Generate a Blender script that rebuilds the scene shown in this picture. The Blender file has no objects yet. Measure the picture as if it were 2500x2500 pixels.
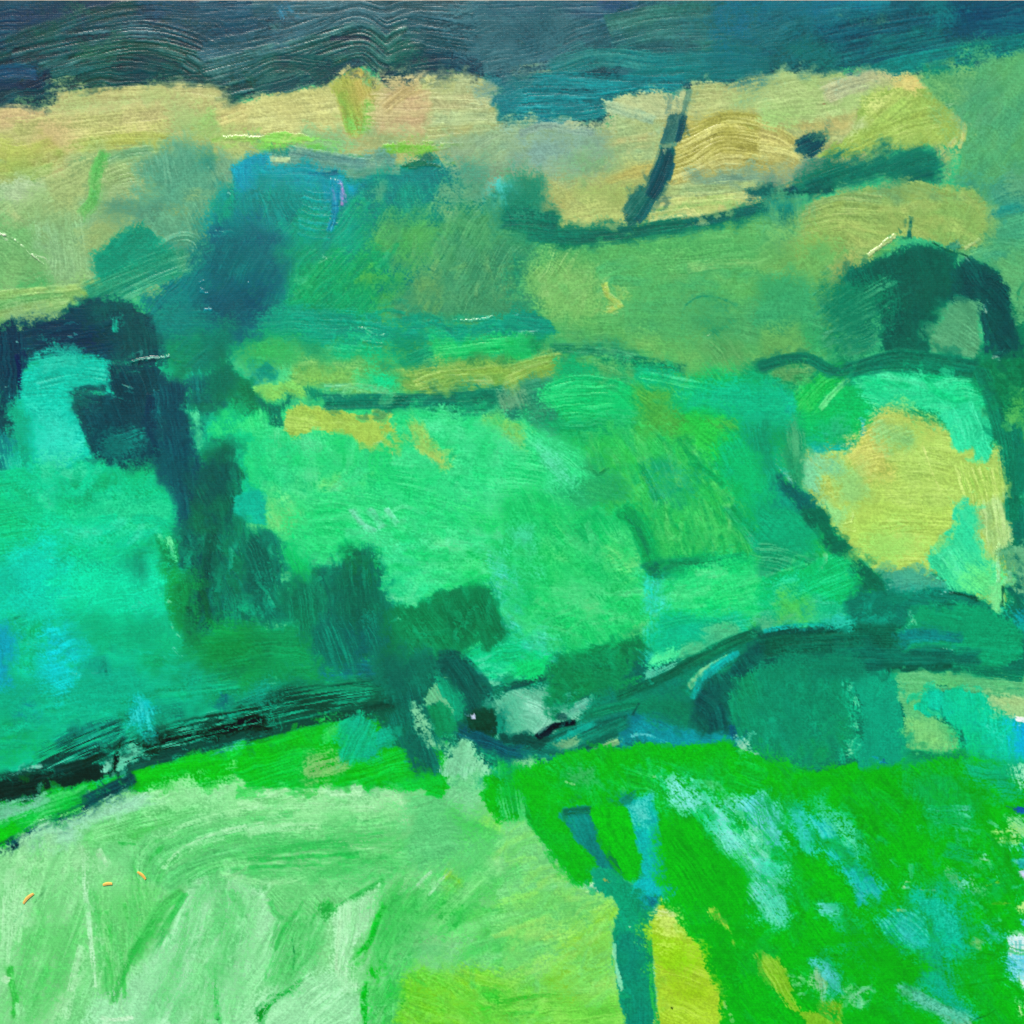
# A photograph of an oil painting on canvas, seen square on in daylight: the canvas lies on a pale floor,
# the picture's top to +Y, and every patch and stroke of paint is relief of its own.
import bpy, math
import numpy as np

scene = bpy.context.scene
MM = .001
PX = .00024                      # metres per 1/2500 of the photograph's width
CANVAS_T = .018                  # depth of the stretched canvas

# ---------------------------------------------------------------- camera, sky, sun, exposure
cam_d = bpy.data.cameras.new('camera'); cam = bpy.data.objects.new('camera', cam_d)
scene.collection.objects.link(cam)
cam.location = (0, 0, CANVAS_T + .9)
cam_d.sensor_width = 36; cam_d.lens = 54
cam_d.clip_start = .01; cam_d.clip_end = 500
scene.camera = cam

SUN_ELEV, SUN_AZ = 46.0, -14.0   # the light falls from the top of the picture, a little from the left
world = bpy.data.worlds.new('World'); scene.world = world; world.use_nodes = True
wn = world.node_tree.nodes; wn.clear()
sky = wn.new('ShaderNodeTexSky'); sky.sky_type = 'NISHITA'; sky.sun_disc = False
sky.sun_elevation = math.radians(SUN_ELEV); sky.sun_rotation = math.radians(SUN_AZ)
bg = wn.new('ShaderNodeBackground'); bg.inputs['Strength'].default_value = .085
wo = wn.new('ShaderNodeOutputWorld')
world.node_tree.links.new(sky.outputs[0], bg.inputs[0]); world.node_tree.links.new(bg.outputs[0], wo.inputs[0])
sun_d = bpy.data.lights.new('sun', 'SUN'); sun_d.energy = 3.85; sun_d.angle = math.radians(.5); sun_d.color = (1, .93, .82)
sun = bpy.data.objects.new('sun', sun_d); scene.collection.objects.link(sun)
sun.rotation_euler = (math.radians(-(90 - SUN_ELEV)), 0, math.radians(-SUN_AZ))
scene.view_settings.view_transform = 'Standard'; scene.view_settings.look = 'None'
scene.view_settings.exposure = .03; scene.view_settings.gamma = 1
scene.cycles.use_denoising = False

# ---------------------------------------------------------------- the brush: colour, relief and ownership fields of the paint layer
# (coordinates of the canvas are in units of 1/2500 of the visible width, y down; tile() sets a local frame)
N, OX, OY, SPAN = 1200, -8.0, 1.5, 2516.0
K = N / SPAN
M = N + 1
rng = np.random.default_rng(11)
col = np.zeros((M, M, 3), np.float32)
hgt = np.zeros((M, M), np.float32)
own = np.zeros((M, M), np.int32)

def smooth_noise(shape, ax, ay, seed):
    r = np.random.default_rng(seed)
    f = np.fft.rfft2(r.standard_normal(shape))
    fy = np.fft.fftfreq(shape[0])[:, None]; fx = np.fft.rfftfreq(shape[1])[None, :]
    f *= np.exp(-2 * (np.pi ** 2) * ((fx * ax) ** 2 + (fy * ay) ** 2) * .5)
    z = np.fft.irfft2(f, s=shape)
    return ((z - z.mean()) / z.std()).astype(np.float32)

def uni(z):
    return (1 / (1 + np.exp(-1.7 * z / z.std()))).astype(np.float32)

NS = 1024
STK = uni(smooth_noise((NS, NS), 18, .62, 1) * .85 + smooth_noise((NS, NS), 30, 1.6, 2) * .45 + smooth_noise((NS, NS), 50, 6., 3) * .2)   # bristle marks [t, s]
STB = uni(smooth_noise((NS, NS), 26, 3.2, 4) * .6 + smooth_noise((NS, NS), 45, 9, 5) * .8)     # broad streaks
GRN = uni(smooth_noise((NS, NS), .9, .75, 6) + .35 * smooth_noise((NS, NS), 2.2, 1.6, 7) + .15 * smooth_noise((NS, NS), 5, 4, 17))  # grain of the weave
MFN = uni(smooth_noise((NS, NS), 7, 7, 8) + .6 * smooth_noise((NS, NS), 2.5, 2.5, 9))
LFN = uni(smooth_noise((NS, NS), 26, 26, 10) + .5 * smooth_noise((NS, NS), 11, 11, 12))
FN = uni(smooth_noise((NS, NS), 1.3, 1.3, 13) + .7 * smooth_noise((NS, NS), 3.2, 3.2, 14))

RELIEF = {}
MIX = {}                                     # how much each area's paints are greyed and thinned: saturation, value
def hexc(h):
    c = np.array([int(h[i:i + 2], 16) / 255 for i in (0, 2, 4)], np.float32)
    m = MIX.get(CUR[0], (1., 1.))
    g = c @ np.array([.3, .55, .15], np.float32)
    return np.clip((g + (c - g) * m[0]) * m[1] * np.array(m[2:] or (1, 1, 1), np.float32), 0, 1)

TF = [0., 0., 1.]
def tile(i, j):
    TF[:] = [625. * i, 625. * j, 625. / 1932]
def full():
    TF[:] = [0., 0., 2500. / 1932]

def pts_of(s):
    if isinstance(s, str):
        a = np.array([[float(v) for v in q.split(',')] for q in s.split()])
    else:
        a = np.array(s, float)
    a = a * TF[2] + np.array([TF[0], TF[1]])
    return (a - np.array([OX, OY])) * K

def catmull(p, step, closed=False):
    n = len(p); out = []
    rngs = range(n if closed else n - 1)
    for i in rngs:
        if closed:
            a, b, c, d = p[(i - 1) % n], p[i], p[(i + 1) % n], p[(i + 2) % n]
        else:
            b, c = p[i], p[i + 1]
            a = p[i - 1] if i else 2 * b - c
            d = p[i + 2] if i + 2 < n else 2 * c - b
        m = max(1, int(np.hypot(*(c - b)) / step))
        t = (np.arange(m) / m)[:, None]
        out.append(.5 * (2 * b + (c - a) * t + (2 * a - 5 * b + 4 * c - d) * t ** 2 + (3 * b - a - 3 * c + d) * t ** 3))
    if not closed:
        out.append(p[-1:])
    return np.concatenate(out)

def sstep(a, b, x):
    t = np.clip((x - a) / (b - a), 0, 1)
    return t * t * (3 - 2 * t)

REG, PIECES, CUR = {}, [None], [0]
def region(key, name=None, label=None, mix=None, relief=None):
    if name:
        PIECES.append(dict(name=name, label=label, parent=0)); REG[key] = len(PIECES) - 1
        if mix: MIX[REG[key]] = mix
        if relief: RELIEF[REG[key]] = relief
    CUR[0] = REG[key]

def piece(name, label):
    PIECES.append(dict(name=name, label=label, parent=CUR[0]))
    return len(PIECES) - 1

def lay(y0, y1, x0, x1, al, c, h, cover, oid):
    sl = (slice(y0, y1), slice(x0, x1))
    A = al[..., None]
    col[sl] = col[sl] * (1 - A) + c * A
    hgt[sl] = hgt[sl] * (1 - cover * al) + al * h
    if oid is not None:
        o = own[sl]; o[al > .52] = oid

def tint(base, st, sb, gr, c2, c3, v, mf, k3=.5):
    c = np.broadcast_to(base, st.shape + (3,)).astype(np.float32)
    if c2 is not None:
        w = sstep(.25, .8, .22 * sb + .12 * st + .66 * mf)[..., None]; c = c * (1 - w) + hexc(c2) * w
    if c3 is not None:
        w = (sstep(.5, .95, .6 * st + .15 * sb + .25 * mf) * k3)[..., None]; c = c * (1 - w) + hexc(c3) * w
    f = 1 + v * ((st - .5) * 1.5 + (sb - .5) * .25) + (.12 + .5 * v) * (gr - .5)
    return np.clip(c * f[..., None], 0, 1)

def S(c, pts, w, c2=None, c3=None, ce=None, a=1., dry=0., dry2=None, e=7., rag=.35, r=.05, v=.1, g=.35, th=.05, tp=1., rough=.14, rim=.05, own_it=True, n='brush_stroke', l=None, cover=.75, flat=None):
    """one loaded brush stroke along a path"""
    if w < 27 and not own_it:                # small accents, painted glints among them, sit half worked into the wet paint
        a *= .72; th *= .6; rim *= .6; rough = max(rough, .3); dry = max(dry, .12)
    r *= RELIEF.get(CUR[0], 1.)
    p = pts_of(pts)
    hw = w * TF[2] * K * .5; e = max(min(e * K * 1.5, hw * .8), .8)
    q = catmull(p, 5.) if len(p) > 2 else np.stack([p[0] + (p[1] - p[0]) * t for t in np.linspace(0, 1, 3)])
    L = np.concatenate([[0], np.cumsum(np.hypot(*(q[1:] - q[:-1]).T))]); T = max(L[-1], 1e-3)
    pad = hw * max(1, tp) * 1.25 + e + 2; ext = hw * .5 * (rag + .2) + 2
    lo = np.floor(q.min(0) - pad - ext).astype(int); hi = np.ceil(q.max(0) + pad + ext).astype(int)
    x0, y0 = max(lo[0], 0), max(lo[1], 0); x1, y1 = min(hi[0], M), min(hi[1], M)
    if x1 <= x0 or y1 <= y0:
        return
    best = np.full((y1 - y0, x1 - x0), 1e9, np.float32); bs = np.zeros_like(best); bt = np.zeros_like(best)
    nseg = len(q) - 1
    for k in range(nseg):
        b0, b1 = q[k], q[k + 1]; dv = b1 - b0; ln = float(np.hypot(*dv))
        if ln < 1e-6: continue
        du = dv / ln; pp = pad + (ext if k in (0, nseg - 1) else 0)
        a0 = max(int(min(b0[0], b1[0]) - pp), x0); a1 = min(int(max(b0[0], b1[0]) + pp) + 2, x1)
        c0 = max(int(min(b0[1], b1[1]) - pp), y0); c1 = min(int(max(b0[1], b1[1]) + pp) + 2, y1)
        if a1 <= a0 or c1 <= c0: continue
        X = np.arange(a0, a1, dtype=np.float32)[None, :] - b0[0]; Y = np.arange(c0, c1, dtype=np.float32)[:, None] - b0[1]
        s = X * du[0] + Y * du[1]; t = Y * du[0] - X * du[1]
        sl_ = np.clip(s, -1e9 if k == 0 else 0, 1e9 if k == nseg - 1 else ln)
        d = np.hypot(s - sl_, t)
        sub = (slice(c0 - y0, c1 - y0), slice(a0 - x0, a1 - x0))
        m = d < best[sub] if True else None
        best[sub] = np.where(m, d, best[sub]); bs[sub] = np.where(m, sl_ + L[k], bs[sub]); bt[sub] = np.where(m, t, bt[sub])
    YY = np.arange(y0, y1)[:, None]; XX = np.arange(x0, x1)[None, :]
    o1, o2 = rng.integers(0, NS, 2)
    si = (bs.astype(int) + o1) % NS; ti = (np.round(bt).astype(int) + o2) % NS
    st = STK[ti, si]; sb = STB[ti, si]; gr = GRN[YY % NS, XX % NS]; mf = MFN[(YY + o1) % NS, (XX + o2) % NS]
    fr = np.clip(bs / T, 0, 1)
    hwl = hw * (1 + (tp - 1) * fr)
    edge = hwl - np.abs(bt) + (mf - .5) * rough * 4 * np.sqrt(hw) * 1.3 + (gr - .5) * 1.2 + (st - .5) * e * .7
    al = sstep(-e * .5, e * .5, edge)
    tend = STB[ti, 0 * si + o1]; tend2 = STB[ti, 0 * si + (o2 * 7) % NS]
    se = np.minimum(bs + (tend - .6) * rag * hw * 2, T - bs + (tend2 - .6) * rag * hw * 2) + hw * .12 + (gr - .5) * 2
    al = al * sstep(-e * .5, e * .5, se) * (best < 1e8)
    D = dry if dry2 is None else dry + (dry2 - dry) * fr
    if dry > 0 or dry2:
        tex = (1 - g) * (.75 * st + .25 * sb) + g * gr
        Dm = -.14 + D * 1.1
        al = al * sstep(Dm - .12, Dm + .12, tex)
    al = (al * a).astype(np.float32)
    base = hexc(c)
    if ce is not None:
        base = base * (1 - fr[..., None]) + hexc(ce) * fr[..., None]
    cc = tint(base, st, sb, gr, c2, c3, v, .45 * mf + .55 * LFN[(YY + o2) % NS, (XX + o1) % NS])
    h = th + r * ((st - .5) * 2 + (sb - .5) * .6) + rim * np.exp(-(edge / 1.6) ** 2) * (1 if rim else 0)
    oid = piece(n, l) if (own_it and a > .75 and dry < .55) else (CUR[0] if a > .75 else None)
    lay(y0, y1, x0, x1, al, cc, h.astype(np.float32), cover, oid)

def inside_dist(poly, x0, x1, y0, y1):
    big = (x1 - x0) * (y1 - y0) > 30000
    st = 2 if big else 1
    X = np.arange(x0, x1 + st, st, dtype=np.float32)[None, :]; Y = np.arange(y0, y1 + st, st, dtype=np.float32)[:, None]
    d2 = np.full((Y.shape[0], X.shape[1]), 1e9, np.float32); ins = np.zeros(d2.shape, bool)
    n = len(poly)
    for k in range(n):
        a, b = poly[k], poly[(k + 1) % n]; v = b - a; ll = float(v @ v)
        if ll < 1e-9: continue
        t = np.clip(((X - a[0]) * v[0] + (Y - a[1]) * v[1]) / ll, 0, 1)
        d2 = np.minimum(d2, (X - a[0] - t * v[0]) ** 2 + (Y - a[1] - t * v[1]) ** 2)
        if a[1] != b[1]:
            ins ^= ((a[1] > Y) != (b[1] > Y)) & (X < v[0] * (Y - a[1]) / v[1] + a[0])
    sd = np.where(ins, 1, -1) * np.sqrt(d2)
    if big:
        up = np.repeat(np.repeat(sd, 2, 0), 2, 1)
        up[1:-1] = (up[:-2] + 2 * up[1:-1] + up[2:]) / 4; up[:, 1:-1] = (up[:, :-2] + 2 * up[:, 1:-1] + up[:, 2:]) / 4
        sd = up
    return sd[:y1 - y0, :x1 - x0]

def P(c, pts, d=0., c2=None, c3=None, a=1., dry=0., e=8., rough=1., r=.04, v=.09, g=.45, th=.04, wv=4., sm=True, own_it=True, n='paint_patch', l=None, cover=.75, rim=0., grad=None):
    """an area scrubbed in with the brush along direction d (degrees, y down)"""
    r *= RELIEF.get(CUR[0], 1.)
    p = pts_of(pts)
    e = max(e * K * (1.2 if e < 9 else 1.7 if e < 14 else 2.3), .8)
    poly = catmull(p, 14., True) if sm else p
    pad = e * .7 + 5 + rough * 4
    lo = np.floor(poly.min(0) - pad).astype(int); hi = np.ceil(poly.max(0) + pad).astype(int)
    x0, y0 = max(lo[0], 0), max(lo[1], 0); x1, y1 = min(hi[0], M), min(hi[1], M)
    if x1 <= x0 or y1 <= y0:
        return
    sd = inside_dist(poly, x0, x1, y0, y1)
    YY = np.arange(y0, y1)[:, None]; XX = np.arange(x0, x1)[None, :]
    o1, o2 = rng.integers(0, NS, 2)
    lf = LFN[(YY + o2) % NS, (XX + o1) % NS]; gr = GRN[YY % NS, XX % NS]; mf = MFN[(YY + o1) % NS, (XX + o2) % NS]
    th_ = math.radians(d); cs, sn = math.cos(th_), math.sin(th_)
    U = XX * cs + YY * sn; V = -XX * sn + YY * cs + (lf - .5) * wv * 2 + (mf - .5) * 1.2
    ui = (U.astype(int) + o1) % NS; vi = (np.round(V).astype(int) + o2) % NS
    st = STK[vi, ui]; sb = STB[vi, ui]
    st = .5 + (st - .5) * (.3 + 1.3 * LFN[(YY + o2 + 300) % NS, (XX + o1 + 77) % NS])
    edge = sd + rough * ((mf - .5) * 3. + (lf - .5) * (6 + e * .5) + (st - .5) * (1.5 + e * .3) + (mf - .5) * e * .35 + (gr - .5) * (1.5 + e * .45))
    al = sstep(-e * .5, e * .5, edge)
    if dry > 0:
        tex = (1 - g) * (.6 * st + .25 * sb + .15 * mf) + g * gr
        Dm = -.14 + dry * 1.1
        al = al * sstep(Dm - .12, Dm + .12, tex)
    al = (al * a).astype(np.float32)
    base = hexc(c)
    if grad is not None:
        gc, ga = grad; g_ = math.radians(ga); pr = XX * math.cos(g_) + YY * math.sin(g_)
        q0 = poly @ np.array([math.cos(g_), math.sin(g_)])
        f = np.clip((pr - q0.min()) / max(q0.max() - q0.min(), 1) + (lf - .5) * .25, 0, 1)[..., None]
        base = base * (1 - f) + hexc(gc) * f
    cc = tint(base, st, sb, gr, c2, c3, v * .75, lf * .6 + mf * .4, .42)
    h = th + r * .8 * ((st - .5) * 2 + (sb - .5) * .5) + (rim * np.exp(-(edge / 1.8) ** 2) if rim else 0)
    oid = piece(n, l) if (own_it and a > .75 and dry < .55) else (CUR[0] if a > .75 and dry < .6 else None)
    lay(y0, y1, x0, x1, al, cc, np.asarray(h, np.float32), cover, oid)

def A(cs, pts, n, ln, w, d, dj=12., a=(.35, .8), curve=.12, dry=.25, r=.045, **kw):
    """many short strokes scattered over an area"""
    cs = cs.split()
    q = np.array([[float(v) for v in z.split(',')] for z in pts.split()])
    lo, hi = q.min(0), q.max(0); k = 0; tries = 0
    while k < n and tries < n * 8:
        tries += 1
        m = lo + (hi - lo) * rng.random(2)
        ins = False
        for i in range(len(q)):
            u, v = q[i], q[(i + 1) % len(q)]
            if (u[1] > m[1]) != (v[1] > m[1]) and m[0] < (v[0] - u[0]) * (m[1] - u[1]) / (v[1] - u[1]) + u[0]:
                ins = not ins
        if not ins: continue
        k += 1
        t = math.radians(d + rng.normal() * dj); l_ = ln * (.6 + .8 * rng.random()); dr = np.array([math.cos(t), math.sin(t)]); nr = np.array([-dr[1], dr[0]])
        b = rng.normal() * curve * l_
        c1, c2 = cs[rng.integers(len(cs))], cs[rng.integers(len(cs))]
        S(c1, [m - dr * l_ / 2, m + nr * b, m + dr * l_ / 2], w * (.6 + .8 * rng.random()), c2=c2, a=a[0] + (a[1] - a[0]) * rng.random(), dry=dry * (.5 + rng.random()), r=r, own_it=False, rim=.012, cover=.6, e=5, **kw)
# ================================================================ what is painted, lowest layer first
region('ground', 'underpainting', 'mint green underpainting showing thinly between the brushed areas')
region('sky', 'painted_sky', 'dark blue grey sky combed across the top of the canvas', mix=(1.1, .9, .9, 1.02, 1.02), relief=.55)
region('hill', 'painted_hillside', 'beige and pinkish hillside band right under the dark sky', mix=(.92, 1, .97, 1.03, .93), relief=.7)
region('ochre', 'painted_field', 'ochre yellow field with wavy combed ridges around the leaning trunk', mix=(.84, 1.02, .98, 1.02, .95), relief=.7)
region('rslope', 'painted_slope', 'soft mid green slope along the upper right edge', mix=(1.04, 1))
region('lime', 'painted_field', 'lime yellow rounded field at the upper right', mix=(.86, 1))
region('hedgeU', 'painted_hedge', 'dark teal hedge wedge running under the ochre and lime fields', mix=(1, .95, .95, 1.02, .93))
region('trunk', 'painted_trunk', 'dark teal leaning trunk standing in the ochre field', mix=(1, .9))
region('lobe', 'painted_field', 'olive green lobed field above the arched tree', mix=(.88, 1))
region('haze', 'painted_slope', 'pale sage green slope at the upper left edge', mix=(1, 1, .98, 1.01, .96))
region('lake', 'painted_thicket', 'cyan and deep blue teal thicket left of the upper centre', mix=(1.2, .99))
region('slope', 'painted_slope', 'muted olive green slope in the upper middle', mix=(1.05, 1))
region('arch', 'painted_tree', 'dark teal arch shaped tree at the right edge', mix=(1.02, .97, .95, 1.03, .95))
region('hline', 'painted_hedge', 'thin dark green hedge line under the arched tree')
region('ltree', 'painted_tree', 'dark navy teal tree with square trunk at the left', mix=(1.15, .92, .8, 1.04, 1))
region('lfield', 'painted_field', 'bright turquoise field framed by the dark left tree', mix=(1.08, 1.02))
region('bar', 'painted_hedge', 'dark green horizontal hedge bar left of the centre')
region('band', 'painted_field', 'striped green and olive field strips above the hedge bar', mix=(1.03, 1))
region('cfield', 'painted_field', 'bright mint green field filling the centre', mix=(.96, .99))
region('gslope', 'painted_slope', 'grass green slope with diagonal streaks right of the centre', mix=(1.05, 1))
region('ystrip', 'painted_strip', 'yellow green strip under the dark hedge bar', mix=(.92, 1.03))
region('yfield', 'painted_field', 'pale yellow green field enclosed by mint at the right', mix=(.9, 1.06))
region('tfield', 'painted_field', 'turquoise green meadow at the left edge', mix=(1.08, 1.02))
region('ctree', 'painted_tree', 'dark blue teal tree clump left of the lower centre', mix=(1.15, .97, .9, 1.02, .9))
region('btree', 'painted_tree', 'rounded dark green tree crown nearest the centre', mix=(1.1, .98, .9, 1, .92))
region('dband', 'painted_hedge', 'nearly black combed hedge band rising from the lower left edge', mix=(1.1, 0.9))
region('dell', 'painted_thicket', 'dark thicket with pale leaf shapes at the lower centre', mix=(1.08, 0.95))
region('pond', 'painted_pond', 'pale grey green pond shape at the lower centre')
region('road', 'painted_hedge', 'dark curving hedge band sweeping up to the right edge', mix=(1.15, 1))
region('shed', 'painted_thicket', 'square teal green blocks under the curving hedge at the right', mix=(1.15, 1.03))
region('verge', 'painted_verge', 'vivid green strip along the dark lower left hedge', mix=(1, .94))
region('mfield', 'painted_field', 'pale mint combed field filling the lower left', mix=(1.1, .985, 1, 1, .95))
region('fork', 'painted_tree', 'teal forked trunk rising from the bottom edge')
region('vgreen', 'painted_foliage', 'vivid green foliage filling the lower right', mix=(1, .94))
region('streaks', 'painted_streak', 'pale cyan streaks dry brushed over the vivid green foliage')
region('lstrip', 'painted_strip', 'lime yellow strip right of the forked trunk', mix=(.95, .98))
region('edge', 'painted_edge', 'white and blue scraps of bare canvas at the right edge')

region('ground'); full()
P('4fc588', '-30,-30 1960,-30 1960,1960 -30,1960', sm=False, d=10, c2='3fb880', r=.03, own_it=False)

# ---------------------------------------------------------------- broad areas
region('sky')
P('1d3c4a', '-20,-20 1960,-20 1960,112 1850,126 1760,150 1600,132 1450,150 1330,165 1180,190 1140,240 940,245 930,150 860,130 740,158 690,128 600,160 530,165 430,188 330,160 140,172 110,222 -20,210', d=-8, c2='25505a', e=5, r=.08, th=.1, own_it=False)
P('3c6069', '560,-20 1300,-20 1230,130 950,150 830,130 740,150 640,120 560,140 540,60', d=4, c2='34545f', c3='547a80', e=40, own_it=False)
P('45737a', '1230,-20 1500,-20 1480,110 1330,150 1180,170 1160,80', d=-12, c2='3b6672', c3='6a9590', e=40, own_it=False)
P('27687a', '1450,-20 1960,-20 1960,112 1850,126 1700,146 1600,132 1470,140', d=-10, c2='215a68', c3='3b8287', e=36, own_it=False)
region('hill')
P('c2b681', '-20,205 90,214 118,180 330,163 430,190 530,170 600,168 690,130 740,160 860,132 935,160 940,262 900,300 600,300 430,280 150,300 -20,340', d=-10, c2='b7b67c', c3='d2c595', e=9, r=.05, own_it=False)
region('ochre')
P('a8b47c', '930,240 1130,240 1180,190 1330,168 1480,146 1610,134 1750,150 1720,260 1520,350 1350,410 1080,440 1000,400 940,330', d=-3, c2='b3b272', e=12, own_it=False)
region('rslope')
P('5fab6e', '1720,150 1860,122 1960,105 1960,700 1900,640 1890,520 1820,470 1850,420 1800,280', d=-60, c2='55a272', e=18, own_it=False)
region('haze')
P('93b681', '-20,330 150,290 420,280 460,420 420,560 300,560 190,570 130,600 -20,630', d=-14, c2='86b07c', c3='a9c295', e=22, own_it=False)
region('slope')
P('58ac68', '1000,440 1330,420 1520,380 1680,380 1660,500 1600,560 1560,680 1400,700 1000,680 960,560', d=2, c2='66b068', c3='7cba74', e=24, own_it=False)
P('48966c', '700,420 1000,430 1010,600 640,600', d=-55, c2='3d9068', e=40, own_it=False)
region('lake')
P('0f8a80', '455,290 560,300 680,300 840,310 960,330 1000,430 720,560 480,640 400,640 400,440', d=70, c2='0f7a78', e=22, own_it=False)
region('tfield')
P('1bbf8e', '-20,640 420,700 480,900 420,1000 330,1030 420,1200 700,1240 900,1300 500,1380 200,1420 -20,1500', d=-6, c2='17b48c', c3='3fcfa0', e=20, own_it=False)
region('cfield')
P('33d67c', '440,700 560,760 960,760 1240,900 1240,1120 1230,1240 900,1280 700,1080 520,1050 470,900', d=18, c2='3cd985', c3='5de29a', e=16, own_it=False)
region('band')
P('4ab870', '430,620 680,600 1050,600 1300,680 1330,760 960,760 560,745 470,720', d=3, c2='62b566', e=18, own_it=False)
region('gslope')
P('36b862', '1020,740 1330,700 1500,720 1480,900 1600,1050 1650,1140 1230,1230 1250,1080 1180,950 1060,830', d=55, c2='2fae64', c3='59c66d', e=22, own_it=False)
region('yfield')
P('a4c95c', '1510,860 1640,790 1800,790 1900,860 1910,1140 1820,1140 1660,1080 1580,1000', d=4, c2='abc659', e=10, own_it=False)
region('rslope')
P('1c8860', '1860,640 1960,600 1960,1160 1890,1160 1890,900 1820,720', d=75, c2='15765a', e=16, own_it=False)
region('hline')
P('20a268', '1400,690 1820,690 1870,820 1880,880 1740,800 1640,790 1500,870 1480,740', d=5, e=18, own_it=False)
region('dell')
P('0f8060', '700,1240 1230,1240 1400,1240 1400,1440 1000,1450 830,1440 700,1350', d=-20, c2='0c6e60', e=14, own_it=False)
region('road')
P('0c7a62', '1200,1290 1400,1200 1640,1120 1750,1080 1880,1140 1960,1160 1960,1480 1440,1460 1200,1400', d=-5, c2='0a6a58', e=10, own_it=False)
region('verge')
P('0cc428', '-20,1520 250,1450 700,1350 850,1470 600,1480 250,1490 -20,1600', d=-14, c2='16c83c', e=8, own_it=False)
region('mfield')
P('8fdb9e', '-20,1590 240,1480 600,1455 840,1480 980,1520 1050,1600 1160,1690 1170,1960 -20,1960', d=-70, c2='7fd491', c3='aee8bb', e=9, r=.035, own_it=False)
region('vgreen')
P('0abf22', '900,1470 1000,1440 1200,1420 1440,1450 1960,1450 1960,1960 1340,1960 1240,1700 1130,1650 1000,1560', d=55, c2='0fb83a', e=8, r=.035, own_it=False)

# ---------------------------------------------------------------- the sky, combed with a stiff brush; pale streaks hold painted ridge glints and scraped paint
region('sky'); tile(0, 0)
P('1d3f5a', '-20,-10 1932,-10 1932,120 1300,160 600,200 0,330', d=-6, c2='23485a', c3='47697a', e=30, r=.09, own_it=False)
S('24504f', '-60,430 300,300 700,160 1100,90 1500,110 1990,60', 190, c2='203f55', c3='5d7f86', r=.1, v=.2, dry=.15, th=.1)
S('1c3e4c', '-60,620 300,520 700,440 1000,400 1400,420 1700,540 1860,620', 300, c2='22504c', c3='56787c', r=.12, v=.22, th=.12, dry=.1)
S('1f4850', '100,420 500,330 800,280 1060,250 1350,300 1600,400 1880,560', 170, c2='1a3a48', c3='9fb6b6', r=.16, v=.25, th=.14, dry=.12)
S('2a5850', '300,560 700,420 1060,360 1400,430 1640,520 1830,640', 120, c2='1d4a4a', c3='b2c8c4', r=.17, v=.25, th=.14, dry=.15)
S('1a3f48', '60,700 400,620 900,520 1250,560 1500,640 1760,740', 190, c2='21504c', c3='4f7478', r=.12, v=.2, th=.12, dry=.1)
S('1b3548', '-60,740 200,690 420,600', 190, c2='1e4a5c', r=.1, v=.2, th=.1)
S('1d5678', '-40,560 120,540 290,560', 100, c2='17405c', c3='3f86a4', r=.08, dry=.2, e=14, a=.85)
S('1b5070', '-40,650 160,640', 90, c2='153a54', r=.06, e=14, a=.8)
P('4a6a58', '480,40 640,20 660,90 560,120', d=-8, dry=.45, a=.6, e=20)
P('3f6a50', '600,330 860,320 860,420 640,400', d=-10, dry=.4, a=.55, e=20)
P('2c5a4e', '180,180 480,150 480,330 200,340', d=-12, dry=.3, a=.5, e=40)
P('33506e', '1100,0 1932,0 1932,220 1400,180', d=6, dry=.3, a=.55, e=40, c3='5a7f92')
S('23484f', '1500,640 1700,740 1800,700 1932,680', 130, c2='2c5a58', r=.1, dry=.2)
S('1f434c', '1380,480 1560,600 1700,740', 190, c2='2a5553', c3='7d9c9c', r=.13, v=.2, dry=.15)
S('254c50', '1880,560 1932,440 1990,330', 110, c3='7f9d9d', r=.13, dry=.2)
P('1b3f4a', '-30,700 240,690 430,660 430,760 400,850 330,880 240,860 180,820 100,800 -30,825', d=-14, c2='234f58', c3='3f6a70', e=6, r=.09)
P('6e8a6c', '150,770 340,750 330,820 240,840', d=-14, dry=.55, a=.8, e=10)
P('1c4450', '430,720 520,670 640,650 760,650 900,685 1050,690 1150,660 1320,630 1420,640 1490,660 1560,735 1700,775 1850,755 1940,700 1940,560 1500,560 900,540 420,600', d=-6, c2='225049', c3='44666c', e=6, r=.11, v=.18)
S('17303a', '902,660 908,720', 16, own_it=False)
tile(1, 0)
S('3b5c72', '-400,90 100,50 640,60', 200, c2='2c4d62', c3='6f9199', r=.11, v=.2, dry=.15)
S('41646f', '-400,420 -100,360 200,290 450,210 700,120 840,130 980,210 1120,170 1400,150 1990,200', 190, c2='35545f', c3='88a5a5', r=.14, v=.22, th=.12, dry=.12)
S('46656d', '-40,60 500,60 760,10 980,60 1200,20 1990,60', 150, c2='3a5a66', c3='7f9ea4', r=.12, v=.2, dry=.15)
S('2f5258', '-360,560 -60,480 200,420 520,330 800,260 980,370 1120,300 1400,290 1990,360', 190, c2='36605c', c3='94b0ac', r=.16, v=.24, th=.14, dry=.12)
S('2a4d58', '-360,700 -60,620 200,560 500,440 800,360 980,470 1150,420 1400,400 1990,480', 170, c2='2c5a50', c3='89a6a2', r=.16, v=.24, th=.14, dry=.12)
S('40626c', '1150,200 1500,250 1990,300', 230, c2='2f4f5c', c3='7896a0', r=.13, v=.22, dry=.15)
S('3a5f66', '1250,340 1600,400 1990,470', 170, c2='2c4d5c', c3='6c8e94', r=.12, v=.2, dry=.15)
S('203f50', '1060,540 1250,480 1500,470 1800,540 1960,590', 150, c2='264a58', c3='4c7078', r=.09, dry=.05)
P('20414f', '880,540 1000,500 1200,520 1180,610 980,650 930,640', d=-12, c2='2a5058', r=.08, e=6)
P('2b4c5e', '1250,560 1400,540 1640,600 1680,620 1500,560', d=8, e=8)
P('2f6a5a', '980,320 1180,300 1180,440 1040,520', d=-50, dry=.35, a=.65, e=24)
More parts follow.
